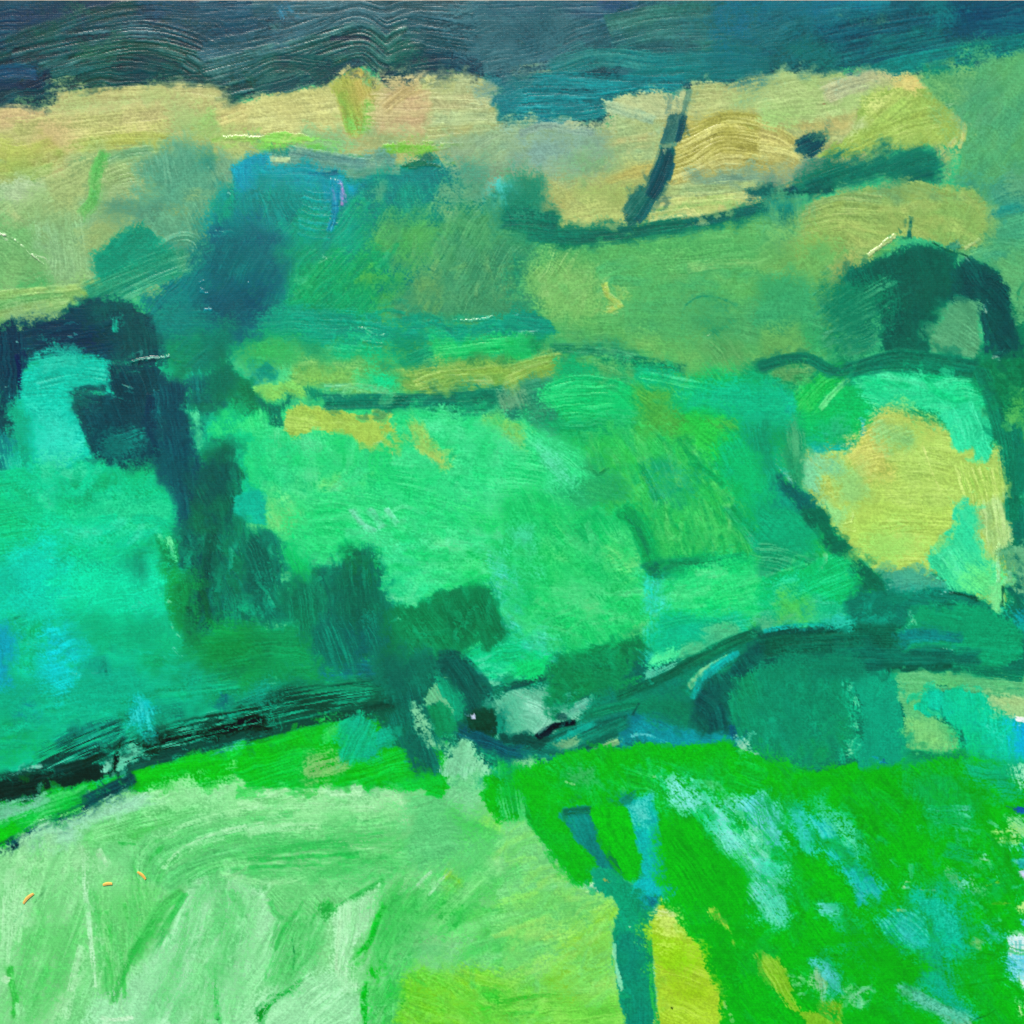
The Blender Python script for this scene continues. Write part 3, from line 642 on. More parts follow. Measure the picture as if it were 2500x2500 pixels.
# ---------------------------------------------------------------- cyan thicket and the slope right of it
region('lake'); tile(0, 0)
P('1797aa', '1780,1290 1860,1210 1990,1190 1990,1560 1820,1600 1750,1500 1760,1380', d=80, c2='128ea0', c3='4fb8c4', r=.06, e=12)
P('078c7e', '1750,1420 1850,1480 1990,1500 1990,1760 1640,1800 1640,1580', d=75, c2='0a8488', c3='1f9f96', e=20, r=.05)
P('0a7074', '1620,1700 1800,1640 1990,1720 1990,1960 1540,1960 1580,1840', d=60, c2='0a6070', c3='1f8a84', e=24, r=.05)
P('0b6068', '1580,1840 1760,1790 1990,1880 1990,1990 1540,1990', d=20, e=30, a=.85, c2='0c6470')
P('078e76', '1640,1560 1740,1480 1740,1640 1640,1700', d=80, e=14)
S('9fd0c0', '1715,1450 1740,1470', 16, own_it=False, th=.25)
S('a8d0bc', '1620,1740 1700,1752 1760,1745', 9, own_it=False, th=.2)
tile(1, 0)
P('149ba2', '-40,1250 160,1250 420,1300 640,1340 640,1460 300,1480 -40,1440', d=10, c2='128e96', c3='4fb4b4', r=.06, e=12)
P('0b8b80', '-40,1380 360,1380 560,1440 560,1700 340,1780 300,1960 -40,1960', d=76, c2='0a7f7c', c3='1f9a8c', r=.04, e=20)
P('0c6c74', '-40,1640 160,1700 280,1780 260,1960 -40,1960', d=70, c2='0b6070', e=34)
P('18a6c0', '620,1350 760,1330 930,1340 820,1440 760,1520 680,1560 640,1480', d=-30, c2='1a9ab8', c3='5fc4d4', r=.05, e=14)
P('2088a4', '640,1500 780,1480 800,1600 660,1660', d=60, c2='1f7f98', c3='6fb0c4', dry=.15, e=20)
P('1c7f7c', '780,1420 1100,1360 1300,1440 1300,1640 1000,1700 660,1680', d=80, c2='248a78', c3='4fa08a', r=.06, e=24)
P('5c9a80', '840,1400 1000,1370 1030,1440 900,1470', d=20, dry=.25, e=16, a=.85)
P('1b9a7c', '320,1640 640,1620 900,1680 960,1960 280,1960', d=-48, c2='158e78', c3='54b28c', r=.07, e=24)
A('1a987a 12907c 2aa280 15867c', '320,1500 900,1560 1000,1932 300,1932', 34, 170, 40, -48, a=(.3,.6), r=.06)
for k in range(7):
    y = 1440 + k * 55
    S('1f9690', [(360 - k * 8, y - 10), (440 - k * 4, y + 22), (560, y + 30)], 18, c2='4fb0b0', r=.1, th=.16, rim=.1, own_it=False, dry=.3, a=.8)
S('2a7f9c', '590,1360 600,1500 590,1640 560,1740', 50, c2='2f86a8', c3='8cc4d0', r=.16, th=.2, g=.8, dry=.25, a=.8, e=10)
S('a892c4', '634,1378 652,1460 650,1560', 30, c2='c0a0d0', r=.06, th=.2, rim=.08, n='paint_ridge', l='small violet pink ridge of thick paint')
for k in range(7):
    S('1f5f80', [(580, 1410 + k * 48), (622, 1416 + k * 46)], 10, own_it=False, th=.25, a=.7)
S('3a8f9f', '400,1310 520,1320 620,1300', 24, c2='204f68', own_it=False)
S('66b090', '105,1370 100,1500 60,1640', 10, own_it=False, a=.6)
S('9fccb8', '820,1610 822,1760', 10, own_it=False, dry=.3)
region('slope')
P('3f9468', '900,1680 1250,1600 1500,1540 1990,1480 1990,1990 820,1990', d=-60, c2='4c9c68', c3='6aac74', r=.06, e=40)
P('4fa85f', '960,1740 1240,1680 1340,1960 900,1960', d=-55, c2='5aac60', dry=.15, a=.85, e=36)
P('7fa276', '1290,1580 1480,1540 1560,1600 1500,1660 1340,1640', d=0, dry=.3, e=20, a=.8)
P('6fa37c', '1300,1400 1700,1360 1932,1420 1932,1560 1500,1560', d=-20, dry=.2, c2='5a9a7c', e=30, a=.9)
P('3fb8b0', '1830,1400 1932,1390 1960,1420 1940,1560 1850,1570', d=80, c2='5accc0', e=16)
P('3f8f7a', '1500,1240 1760,1230 1800,1340 1640,1400 1480,1330', d=-20, dry=.2, c2='5a9a80', e=30, a=.85)
A('5aa86c 3a9068 78b078 2f8a6c', '1000,1560 1932,1480 1932,1932 1000,1932', 46, 150, 34, -75, dj=24, a=(.25,.55), r=.06, dry=.45)
tile(1, 1)
P('0b6272', '-40,-40 260,-40 280,120 220,360 120,520 -40,580', d=-70, c2='0a7a78', c3='0f8a80', r=.04, e=30)
P('0a4c60', '-40,240 60,300 40,480 -40,520', d=-70, e=30, a=.8)
P('0d8c78', '180,-40 520,-40 420,180 280,380 180,380', d=-62, c2='159672', e=26)
P('1c9a68', '300,100 560,-40 1000,-40 860,300 760,480 300,480', d=-52, c2='229c62', c3='54b47c', r=.08, e=20)
A('1f9c68 2aa468 189068 3aac6c 5cba84', '260,60 1000,-20 800,460 240,460', 44, 260, 40, -52, dj=8, a=(.35,.7), r=.08)
P('47a85c', '860,130 1050,60 1200,80 1120,330 980,460 820,440', d=-54, c2='52a858', e=30)
P('4b9468', '1100,140 1260,20 1990,-40 1990,480 1500,500 1000,480', d=-60, c2='44906a', c3='6aa874', r=.06, e=30)
P('6a9c60', '1180,220 1340,120 1360,240 1260,360 1130,360', d=-60, c2='5f9860', dry=.1, e=26)
A('4a9468 5a9c64 3a8c68 6aa86c 86b478', '1150,0 1932,0 1932,470 1100,470', 56, 130, 30, -76, dj=26, a=(.25,.55), r=.08, dry=.4)
S('a6d4b0', '500,0 540,20', 14, own_it=False, th=.3); S('146048', '520,10 500,110 460,170', 9, own_it=False, a=.7)
S('6ab898', '262,10 256,180 236,340', 8, own_it=False, a=.8)
P('4aa076', '-40,-20 60,-40 140,60 20,200 -40,220', d=80, a=.0, own_it=False)
tile(2, 1)
P('2f8a6a', '-40,-40 120,-40 140,80 130,240 170,380 -40,400', d=85, c2='3a926a', e=24)

# ---------------------------------------------------------------- upper middle slope
P('62b066', '130,60 500,-20 1100,-40 1960,-40 1960,330 1500,560 1200,640 600,640 280,480 160,300', d=-6, c2='5aac68', c3='80bc76', r=.06, e=30)
P('80ba6c', '140,80 460,90 640,300 560,480 260,420 170,260', d=-60, c2='76b46a', c3='b0d094', r=.08, e=26)
A('7ab86c 8cc074 66ae68 9cc884', '140,80 640,80 800,460 260,460', 36, 130, 36, -40, dj=40, a=(.3,.6), r=.09)
A('5aac6a 66b06c 4aa46c 74b870', '650,0 1932,0 1800,560 900,620', 60, 240, 60, -2, dj=10, a=(.3,.6), r=.06)
S('78b870', '1330,100 1500,70 1900,50', 60, c3='b0cc88', dry=.45, r=.08, a=.6)
S('a8c668', '690,200 720,300 800,370 720,400', 50, c2='b8ce70', r=.09, th=.15, dry=.1, n='paint_ridge', l='pale yellow ridge of thick paint on the olive slope')
S('e6e8a8', '690,235 740,235', 9, own_it=False, th=.4, rim=.2); S('e2e8a8', '690,272 760,300 800,366 845,368', 9, own_it=False, th=.4, rim=.2); S('dce6a0', '720,405 790,370', 9, own_it=False, th=.4, rim=.2); S('d8e2a0', '770,440 800,420', 9, own_it=False, th=.3)
P('4ea46c', '900,360 1280,330 1280,600 960,600', d=6, dry=.15, a=.8, e=36, c2='5aac68')
P('4fa268', '1290,400 1400,310 1560,300 1720,370 1960,340 1960,640 1500,640 1300,600', d=14, c2='58a66a', c3='68b070', r=.05, e=24)
S('2f8c66', '1310,370 1400,310 1540,310 1700,370', 22, dry=.3, a=.9, r=.05, e=8)
S('3a9468', '1290,560 1285,440 1320,360', 16, dry=.45, a=.7, own_it=False)
P('2a8560', '1420,560 1520,520 1620,540 1560,620 1440,620', d=30, dry=.35, e=18, a=.8)
S('e0eccc', '1465,605 1500,590', 12, own_it=False, th=.3)
P('66ac62', '860,620 1300,640 1380,740 1000,760 880,700', d=6, dry=.15, c2='74b268', e=24)
P('5f9c60', '1470,690 1640,640 1830,720 1830,820 1700,840 1540,770', d=40, c2='54a062', c3='7aac70', r=.05, e=18)
P('57a764', '260,560 560,560 760,640 600,700 300,650', d=6, c2='4c9e66', c3='8cbc74', e=22)
tile(3, 1)
P('76b368', '-40,-40 620,-40 640,60 600,240 300,260 -40,180', d=-20, c2='68ae68', c3='94c47e', r=.05, e=18)
P('a8b26c', '500,100 560,40 620,-20 650,40 600,200 520,220', d=-60, dry=.2, e=16, a=.85)
P('4aa268', '-40,180 200,220 380,340 500,560 440,700 300,740 -40,640', d=6, c2='44a06c', c3='62b274', r=.05, e=20)
P('60a562', '-40,600 240,620 300,700 240,760 -40,780', d=30, c2='68aa64', e=24)
P('3ca46a', '250,560 560,520 700,720 540,820 420,800 330,700', d=-34, c2='46a868', c3='7cc48c', e=26, dry=.1)

# ---------------------------------------------------------------- arched tree
region('arch')
P('2f8866', '440,300 620,200 860,220 860,720 720,780 560,700 460,500', d=-26, c2='1f7860', c3='8cc8a4', r=.1, e=30, dry=.3)
A('7cb894 5aa07c 1a7460 26806a 4a9878', '380,230 840,260 860,700 560,740 440,500', 60, 190, 22, -28, dj=10, a=(.4,.8), r=.1, dry=.45)
P('0f5e58', '620,100 740,70 830,20 940,-10 1080,-60 1300,-50 1400,0 1400,240 1300,420 1230,560 1200,720 1080,730 860,740 840,560 840,300 700,240 610,200', d=82, c2='17685e', c3='347f70', r=.08, e=10, v=.16)
A('0c5654 1a6e62 0f6058 3f8a74 16524f', '640,90 1380,0 1220,700 860,720 840,260', 60, 150, 34, 80, dj=30, a=(.4,.8), r=.08, dry=.35)
P('0d4d54', '1390,100 1500,50 1640,80 1760,140 1810,220 1835,360 1890,520 1920,660 1932,760 1700,760 1640,640 1600,420 1560,350 1400,350', d=50, c2='105a5a', c3='2f7470', r=.1, e=8, v=.16)
S('0f5058', '1400,250 1560,230 1700,250 1790,330', 190, c2='0b444e', c3='3f807c', r=.13, dry=.12)
S('0d4c55', '1700,400 1760,560 1830,740', 190, c2='145e5a', c3='2f7468', r=.09, dry=.2)
P('2f7f70', '1380,0 1520,20 1500,110 1420,100', d=60, c2='3f8f7c', e=12)
P('5f947c', '1090,160 1190,150 1190,240 1100,250', d=85, dry=.2, e=12, a=.9)
P('3c8468', '1230,300 1380,330 1400,440 1300,560 1220,600', d=70, dry=.2, c2='4a8f6c', e=14)
P('5fa07c', '1270,560 1360,440 1400,360 1560,370 1600,560 1625,780 1400,750 1220,730 1230,620', d=30, c2='569a78', c3='74b08c', r=.05, e=9)
S('6aa684', '1290,620 1400,700 1560,720', 80, c2='5a9c7c', c3='88bc98', r=.07, dry=.15)
S('16545a', '1610,400 1640,560 1650,740', 34, dry=.2, r=.06)
for q in ('880,410 935,380', '920,390 960,415', '1290,30 1310,12', '975,245 990,240', '1635,360 1650,440', '1690,770 1728,755', '985,530 1030,515'):
    S('d8e4d8', q, 12, own_it=False, th=.4, rim=.2, rough=.3)  # white glints on the tree, painted as pale dabs
S('0a3c3c', '1000,560 1040,540', 22, own_it=False)
S('d8e4d8', '1480,0 1530,60 1570,160 1620,280 1640,380', 8, own_it=False, dry=.3, th=.25)
S('103832', '1420,-20 1500,0 1535,50', 10, own_it=False)
S('9fc8b0', '1380,20 1390,200', 9, own_it=False, dry=.4); S('9fc8b0', '1450,100 1440,160', 9, own_it=False, dry=.4)
region('rslope')
P('5aa872', '1760,60 1960,-40 1960,500 1880,500 1840,340 1820,200', d=20, c2='66ae74', e=12)
S('1f7f5c', '1932,200 1890,260 1880,330', 20, own_it=False, a=.8)

region('hline')
S('167a58', '-60,830 150,780 330,790 440,860', 80, c2='1f8460', c3='0f6a52', r=.05, e=10, dry=.05)
P('2a8a58', '430,820 600,800 860,760 700,860 500,880', d=-20, c2='1f7a54', e=16)
S('14765c', '560,870 760,820 980,760 1200,780 1580,840', 110, c2='0f7262', c3='2a8a68', r=.05, e=8, dry=.05)
S('11745c', '700,860 1000,820 1300,850 1600,880', 110, c2='187e5e', c3='3a9470', r=.06, dry=.08, e=8)
S('0d5c50', '920,735 1050,718 1200,735', 12, own_it=False)
P('16754f', '1500,800 1640,780 1960,740 1960,1060 1880,1160 1760,1240 1660,1080 1540,930', d=50, c2='1f7f52', c3='3f9868', r=.07, e=10)
A('16724f 2a8a58 0f6850 4aa468', '1600,800 1932,760 1932,1080 1760,1180', 26, 140, 30, 50, dj=20, a=(.35,.7), r=.08, dry=.4)
P('4fae5a', '1850,1040 1960,1020 1960,1160 1840,1160', d=-40, dry=.25, e=18, a=.85)
P('5fa263', '-40,860 150,830 300,840 420,900 330,960 120,940 -40,930', d=2, c2='52985e', c3='7aae70', e=14)
S('3a9a5c', '200,920 420,900 540,880', 60, dry=.25, c3='6ab474', r=.08)
region('yfield')
P('12b45c', '220,1080 300,960 480,900 640,880 860,900 860,1180 740,1290 700,1400 600,1490 400,1480 250,1440 200,1250', d=4, c2='14bc58', c3='4cc878', r=.06, e=14)
S('16b850', '240,1150 420,960 560,900', 170, c2='1fb84c', c3='6cd27c', r=.09, dry=.05, e=14)
S('5cd07c', '390,1160 480,1050 620,920', 40, r=.08, dry=.3, own_it=False)
P('2acf8c', '640,900 900,870 1200,880 1500,930 1600,1070 1600,1200 1400,1230 1200,1210 1000,1150 840,1180 800,1080', d=8, c2='24c880', c3='6ae2aa', r=.07, e=12)
A('2acf8c 20c47c 4cdc9c 18bc70', '700,900 1500,940 1580,1180 1000,1140 800,1180', 30, 320, 50, 7, dj=8, a=(.35,.65), r=.08)
P('2fd496', '1200,1200 1500,1130 1620,1180 1700,1350 1690,1500 1640,1560 1570,1560 1545,1470 1430,1490 1390,1420 1370,1330 1290,1250', d=70, c2='2ccc8c', c3='5fe2b0', e=8)
S('1fae7c', '1590,1320 1660,1300', 16, own_it=False, r=.1); S('1fae7c', '1590,1350 1650,1335', 14, own_it=False, r=.1)
P('14b592', '260,1400 500,1370 700,1380 640,1470 540,1500 340,1490', d=3, c2='18b0a0', c3='2fc0a8', r=.06, e=16)
P('36b4b4', '695,1230 740,1225 745,1290 720,1370 700,1330', d=80, e=8, a=.9)
P('30a878', '420,1300 560,1250 560,1370 440,1390', d=-50, dry=.2, a=.7, e=24)
S('1a7f60', '330,1510 500,1490', 7, own_it=False)
P('a5c75a', '745,1290 830,1200 1000,1170 1200,1225 1300,1265 1370,1350 1430,1490 1540,1480 1570,1570 1680,1560 1700,1390 1750,1450 1800,1750 1830,2060 500,2060 260,1720 220,1560 480,1510 620,1480 700,1410', d=3, c2='9fc65c', c3='bfd678', r=.045, e=6)
P('b9bd58', '730,1330 860,1260 940,1460 900,1650 760,1640 640,1500', d=-20, c2='b4c05c', c3='cfcc78', e=26)
P('88c06a', '830,1240 1000,1230 1110,1300 1080,1400 930,1420 850,1340', d=-30, c2='7cbc6c', c3='a4cc80', e=22)
P('90bf58', '880,1180 1040,1170 1240,1240 1340,1360 1200,1340 1000,1230', d=24, e=18, a=.85, c2='a8c05a')
P('84cc92', '210,1530 380,1500 520,1540 520,1640 440,1620 420,1560 340,1600 360,1700 480,1800 560,1960 460,1960 330,1780 250,1680', d=40, c2='70c890', e=14, dry=.1)
P('b6c25c', '380,1580 440,1570 480,1700 560,1900 480,1840 400,1740', d=60, e=16, c2='a8c860')
P('86c472', '560,1640 700,1620 720,1760 620,1900 560,1800', d=70, e=20, a=.8)
P('8fc450', '1420,1600 1700,1590 1790,1760 1800,1960 1560,1960', d=78, c2='a2c85c', c3='d2dc88', r=.1, e=16)
for k in range(6):
    S('a0c658', [(1480 + k * 50, 1600), (1540 + k * 45, 1780), (1560 + k * 45, 1990)], 30, c3='d6de90', r=.12, own_it=False, dry=.25)
S('cfd884', '1170,1440 1240,1640 1300,1780', 9, own_it=False, a=.8, th=.15)
P('2fd29c', '1390,1990 1410,1860 1450,1800 1490,1785 1530,1815 1555,1900 1560,1990', d=75, c2='3cd6a0', e=6, r=.04)
region('rslope')
P('5ab463', '1770,1170 1880,1140 1960,1160 1960,1480 1900,1380 1860,1300 1780,1280', d=70, c2='68bc6a', e=12)
P('147858', '1730,1310 1800,1280 1860,1310 1890,1420 1932,1520 1970,1700 1970,2000 1815,2000 1800,1760 1750,1500', d=78, c2='1c8462', c3='4aa078', r=.07, e=8)
P('2f9868', '1560,1100 1700,1200 1760,1310 1730,1360 1650,1240', d=55, c2='1f8458', c3='68b47c', r=.08, e=10, dry=.1)
P('3fa478', '1890,1500 1960,1520 1960,1760 1920,1700', d=75, dry=.2, a=.8, e=16)
region('gslope')
P('08b08e', '-40,930 100,930 200,1060 215,1130 190,1220 100,1250 -40,1260', d=4, c2='0cb482', c3='34bf98', r=.05, e=10)
P('2fa85f', '-40,1250 120,1240 190,1340 200,1460 100,1500 -40,1500', d=30, c2='3aac60', e=20)
P('3f9c68', '90,1280 200,1240 250,1480 250,1720 190,1700 120,1500', d=80, c2='2f9468', c3='7cba84', r=.08, e=14, dry=.1)
P('079c7c', '-40,1480 60,1560 200,1800 260,2000 -40,2000', d=60, c2='089478', e=12)
S('7fc4ac', '20,1520 120,1620 200,1720', 40, dry=.5, a=.9, own_it=False)
P('0b6660', '20,1640 100,1640 200,1700 300,1790 440,1950 480,2040 260,2020 140,1860 60,1780', d=48, c2='0f7464', c3='0a5558', r=.05, e=10)
# ---------------------------------------------------------------- dark left tree and the turquoise field
region('lake'); tile(0, 1)
P('0c7a76', '1130,380 1400,60 1560,-20 1990,-40 1990,600 1700,640 1200,680 1150,520', d=-50, c2='0c6a70', c3='1f8f84', r=.05, e=24)
P('0b5662', '1540,-40 1990,-40 1990,330 1760,440 1560,420 1500,200', d=-62, c2='0c6a6c', c3='187c78', r=.05, e=60, a=.8)
P('0b4a5c', '1480,360 1700,300 1990,220 1990,480 1640,480', d=-20, e=34, a=.85, c2='0c5864')
P('12886e', '1160,380 1330,360 1520,470 1500,640 1200,660', d=0, c2='0e7c74', e=26, a=.9)
for q in ('1500,210 1550,188', '1510,270 1570,285', '1545,405 1600,400', '1870,200 1885,210', '1510,245 1540,262'):
    S('4f98a4', q, 10, own_it=False, th=.4, rim=.2, dry=.3)
region('haze')
P('0b927a', '730,-30 1260,-30 1200,100 1000,200 840,240 760,180', d=-34, c2='128f78', e=14)
S('3a9c7c', '640,320 900,200 1180,90 1400,20', 190, c2='2a927a', c3='a4cca4', r=.11, dry=.12, e=12)
S('2c8f7c', '900,280 1120,180 1340,90', 130, c2='2f9a78', c3='98c8a6', r=.11, dry=.2, e=12)
P('6fa886', '1240,20 1360,-20 1500,-20 1400,100 1300,90', d=-60, dry=.3, c2='559c80', e=20, a=.9)
region('lake')
P('0f8a62', '1190,640 1500,620 1560,760 1480,920 1280,960 1200,820', d=14, c2='0d7f62', c3='2a9f74', e=28)
P('128068', '1480,640 1760,560 1740,780 1500,920 1440,800', d=-40, c2='0e7464', e=34)
region('ltree')
P('0c4c56', '-40,560 60,560 230,570 330,530 490,470 530,410 610,335 720,305 860,320 1000,320 1060,400 1150,450 1175,560 1195,700 1175,830 1000,820 800,810 690,770 400,740 190,810 160,720 -40,760', d=-12, c2='0a3a4e', c3='146068', r=.06, e=7, v=.16)
P('0b3450', '200,570 480,500 800,560 800,740 480,740 220,720', d=-10, c2='0c4054', c3='1a5a68', e=34)
P('0d505a', '600,350 720,310 900,330 1040,400 900,430 640,430', d=-26, c2='115c5c', e=18)
P('0c4a54', '840,460 1100,450 1180,560 1190,760 900,780', d=80, c2='0f5458', c3='1d6a68', e=20)
S('1d9c8a', '870,480 872,565', 44, c2='3ab09c', r=.04, e=6)
S('b8d4d4', '515,612 545,618', 12, own_it=False, th=.3)
P('0d4757', '-40,560 40,500 110,480 120,560 180,700 180,900 160,1080 130,1200 60,1240 -40,1260', d=84, c2='0a3a50', c3='1a5f6a', r=.07, e=9)
S('0a2c52', '130,740 150,900 150,1080', 30, own_it=False, r=.06, dry=.2)
P('0b3a4c', '-40,1230 100,1220 110,1330 60,1400 -40,1420', d=60, c2='0f5058', e=10, dry=.1)
S('9fc8cc', '70,1020 75,1120 60,1200', 9, own_it=False, dry=.3, th=.2); S('a8ccd4', '105,1120 130,1120', 11, own_it=False, th=.25); S('c8dcd8', '120,650 138,652', 11, own_it=False, th=.25); S('b8d0cc', '40,985 70,990', 12, own_it=False, th=.25)
region('lfield')
P('20bfa4', '180,900 300,830 480,790 700,790 815,815 845,960 845,1040 760,1020 560,1040 545,1170 600,1260 640,1370 700,1530 560,1600 240,1640 190,1500 180,1200', d=-4, c2='1cb69e', c3='52cdb8', r=.05, e=9)
P('48d0b8', '190,1180 500,1160 620,1300 640,1500 240,1560 200,1400', d=-2, c2='38c8ac', c3='7ae0cc', e=30, dry=.1)
P('2aab96', '260,800 640,780 660,840 300,880', d=-4, c2='3cb8a0', dry=.12, e=20)
S('30b8a0', '280,960 560,900 830,930', 110, c2='24b49c', c3='84dcc8', r=.09, dry=.12)
P('119c7c', '110,1180 200,1240 210,1500 180,1740 90,1760 100,1400', d=88, c2='12a480', e=18)
P('4cc4a8', '-40,1390 90,1380 110,1600 110,1880 -40,1900', d=86, c2='3ab89c', c3='7ad8c0', dry=.12, e=18)
P('0f6e72', '-40,1400 50,1420 60,1600 20,1660 -40,1650', d=70, dry=.25, e=20, a=.9)
region('ltree')
P('0b4d58', '820,815 1170,825 1240,900 1280,970 1370,1020 1390,1100 1410,1230 1450,1350 1300,1420 1200,1640 900,1610 720,1530 650,1410 620,1290 540,1180 555,1050 640,1035 780,1045 800,1050 850,1040 845,900', d=70, c2='0a4452', c3='156068', r=.07, e=8, v=.15)
S('0e5c62', '560,1030 680,1000 800,1010', 50, c3='4fa898', r=.07, dry=.2)
P('0f6a66', '570,1050 780,1050 760,1110 560,1150', d=0, dry=.25, e=16, a=.7)
P('11706e', '700,1340 960,1300 1100,1400 1080,1560 860,1580 720,1500', d=-10, dry=.35, c3='6cc4b4', e=24, a=.9)
P('0d6068', '1120,1020 1380,1030 1420,1300 1470,1600 1380,1690 1240,1680 1260,1450 1120,1300', d=80, c2='0c4c5c', c3='4f9aa4', r=.09, e=12, dry=.2, v=.2)
A('5ab4ac 0c4858 0b5660 7ac8bc 0d3f52', '1100,1030 1380,1050 1450,1600 1230,1640', 60, 170, 20, 80, dj=10, a=(.4,.85), r=.08, dry=.5)
S('0c4456', '1150,1050 1140,1280 1170,1500 1190,1640', 70, c2='0b3a50', dry=.2, r=.08)
P('0d4a5a', '1380,1350 1450,1330 1440,1420 1380,1460', d=-40, dry=.3, a=.85)
S('0d4c50', '1040,560 1052,740', 120, a=.0, own_it=False)
S('94b0a8', '995,800 1050,785 1120,772 1200,770 1285,756', 18, c2='b8ccc0', r=.03, th=.5, rim=.35, rough=.25, e=3, n='paint_ridge', l='raised ridge of paint on the dark left tree, its lit top painted pale')  # lit top of the ridge is put into its pale colour
S('052028', '1000,812 1080,810 1180,790', 14, own_it=False, th=0, e=4)  # dark stroke paints the shadow under the ridge
S('3a9468', '1290,765 1320,795 1380,800', 10, own_it=False, th=.2)
for q in ('925,970 1010,1005', '1165,1010 1240,1018', '1380,990 1435,975'):
    S('d0e4d4', q, 8, own_it=False, th=.2, dry=.15)
# stems between the dark tree and the centre field
P('14806a', '1500,860 1640,830 1700,900 1660,1160 1560,1180 1480,1080', d=80, c2='0f7466', c3='2a9478', e=16)
P('147a58', '1735,800 1790,900 1932,960 1990,980 1990,1160 1860,1220 1780,1200 1720,1060 1650,1190 1640,1140 1690,900', d=66, c2='1a8460', e=10)
P('84d8ac', '1400,1160 1500,1130 1550,1230 1540,1420 1480,1520 1440,1350', d=80, c2='6cd09c', c3='aee8c8', dry=.1, e=12)
P('28b07c', '1420,960 1500,940 1560,1080 1560,1200 1420,1180', d=80, dry=.3, c2='4fc8a4', e=16, a=.9)
P('56d68c', '1560,1230 1720,1060 1790,1210 1990,1180 1990,1990 1900,1990 1880,1620 1800,1440 1700,1400 1560,1480', d=70, c2='68dc8c', c3='8ee8a8', r=.05, e=14)
P('1a8a60', '1540,1420 1700,1380 1760,1440 1830,1650 1810,1800 1720,1932 1500,1960 1470,1600', d=76, c2='12705c', c3='2fa078', r=.06, e=14, dry=.05)
P('1cb48c', '1750,1400 1820,1460 1890,1620 1905,1800 1820,1820 1835,1650 1770,1530', d=70, c2='24bc90', e=7)
P('0d5c66', '1210,1620 1300,1680 1480,1640 1510,1800 1480,1990 1380,1990 1320,1800 1240,1760', d=80, c2='0c4f5e', c3='48a09c', r=.07, e=10, dry=.15)
P('0e645c', '1480,1700 1780,1620 1810,1760 1740,1990 1440,1990', d=76, c2='0c5560', c3='38988a', r=.07, e=16, dry=.15)
P('4fc0a4', '1250,1780 1380,1760 1400,1932 1300,1960', d=70, dry=.4, e=14, a=.9); P('4cbca0', '1500,1760 1600,1740 1600,1900 1520,1900', d=70, dry=.45, e=14, a=.9)
P('1aac98', '1760,1820 1900,1790 1990,1800 1990,1990 1740,1990', d=10, c2='22b49c', e=8)
P('1bb888', '-40,1680 250,1620 700,1580 900,1640 1230,1680 1290,1990 -40,1990', d=-10, c2='22c08c', c3='54d0a4', r=.05, e=20)
region('tfield')
P('4fca9e', '200,1620 560,1560 720,1640 640,1860 260,1900', d=-20, dry=.25, e=30, a=.85)
P('17ae72', '760,1660 1200,1660 1260,1960 800,1960', d=30, c2='1cb478', e=30)
P('139a68', '460,1760 700,1700 960,1820 940,1960 560,1960', d=24, dry=.25, a=.8, e=36)
A('1cbc88 2ac494 14ac78 44cca0', '0,1640 1250,1640 1250,1932 0,1932', 44, 190, 50, -30, dj=40, a=(.3,.6))

# ---------------------------------------------------------------- strips and hedge bar in the middle
region('band'); tile(1, 1)
P('12957c', '-40,470 260,400 520,480 1000,500 1500,510 1990,440 1990,620 1500,650 1300,680 900,660 500,600 100,620', d=3, c2='159e7c', c3='3cb090', r=.08, e=18)
A('0f947c 1aa080 2aac88 148a74', '100,420 1932,480 1932,600 400,600', 40, 230, 40, 4, dj=12, a=(.35,.7), r=.09)
for q in ('780,545 830,550 900,600 970,600', '830,590 900,650', '800,640 960,660', '860,700 960,690', '1480,480 1560,490 1700,480 1790,455'):
    S('58b894', q, 12, own_it=False, th=.5, rim=.2, rough=.3, r=.08, dry=.3)
P('42b264', '-40,620 200,590 380,620 420,700 300,790 60,840 -40,800', d=-4, c2='36aa6a', c3='6cc280', r=.07, e=20)
P('2a9468', '320,640 520,640 620,720 560,800 340,780', d=8, c2='3aa068', e=24)
P('20b57a', '560,640 900,660 1120,680 1100,790 800,800 560,760', d=6, c2='2ab878', c3='6cd4a4', r=.09, e=18)
P('1a8a66', '1080,650 1300,640 1400,700 1330,830 1200,870 1000,840 1080,760', d=-20, c2='228f68', c3='3aa074', r=.06, e=20)
P('2dbc68', '1340,660 1500,640 1700,620 2060,590 2080,720 2000,770 1700,760 1500,790 1350,770', d=-6, c2='2ab470', c3='76d890', r=.1, e=12)
S('2fc06c', '1360,700 1700,660 2060,640', 60, c3='88dc9c', r=.11, dry=.1, own_it=False); S('2abc68', '1360,760 1700,720 2040,690', 60, c3='88dc9c', r=.11, dry=.1, own_it=False)
P('4a9450', '1480,800 1700,770 1990,740 1990,860 1700,850 1480,880', d=-6, c2='3f8c54', e=16)
P('55a862', '300,770 760,770 800,860 560,870 300,860', d=6, c2='62b066', c3='98cc88', r=.08, e=18)
P('82be60', '210,840 500,840 760,880 740,980 500,990 330,960 280,900', d=4, c2='76ba66', c3='a8d088', r=.07, e=18)
P('2acf8a', '740,870 900,840 1100,860 1120,1000 1040,1040 840,1030 720,970', d=6, c2='30cc80', c3='7ee4b0', r=.08, e=16)
P('80b257', '1110,880 1400,840 1990,790 1990,1010 1700,1000 1500,1040 1160,1040', d=-6, c2='74aa58', c3='a8c478', r=.07, e=14)
S('8cb858', '1200,960 1400,900 1700,880 1990,840', 60, c3='d8dca8', r=.11, dry=.15); S('7cae58', '1240,1010 1500,960 1800,950', 40, c3='ccd89c', r=.1, dry=.2, own_it=False)
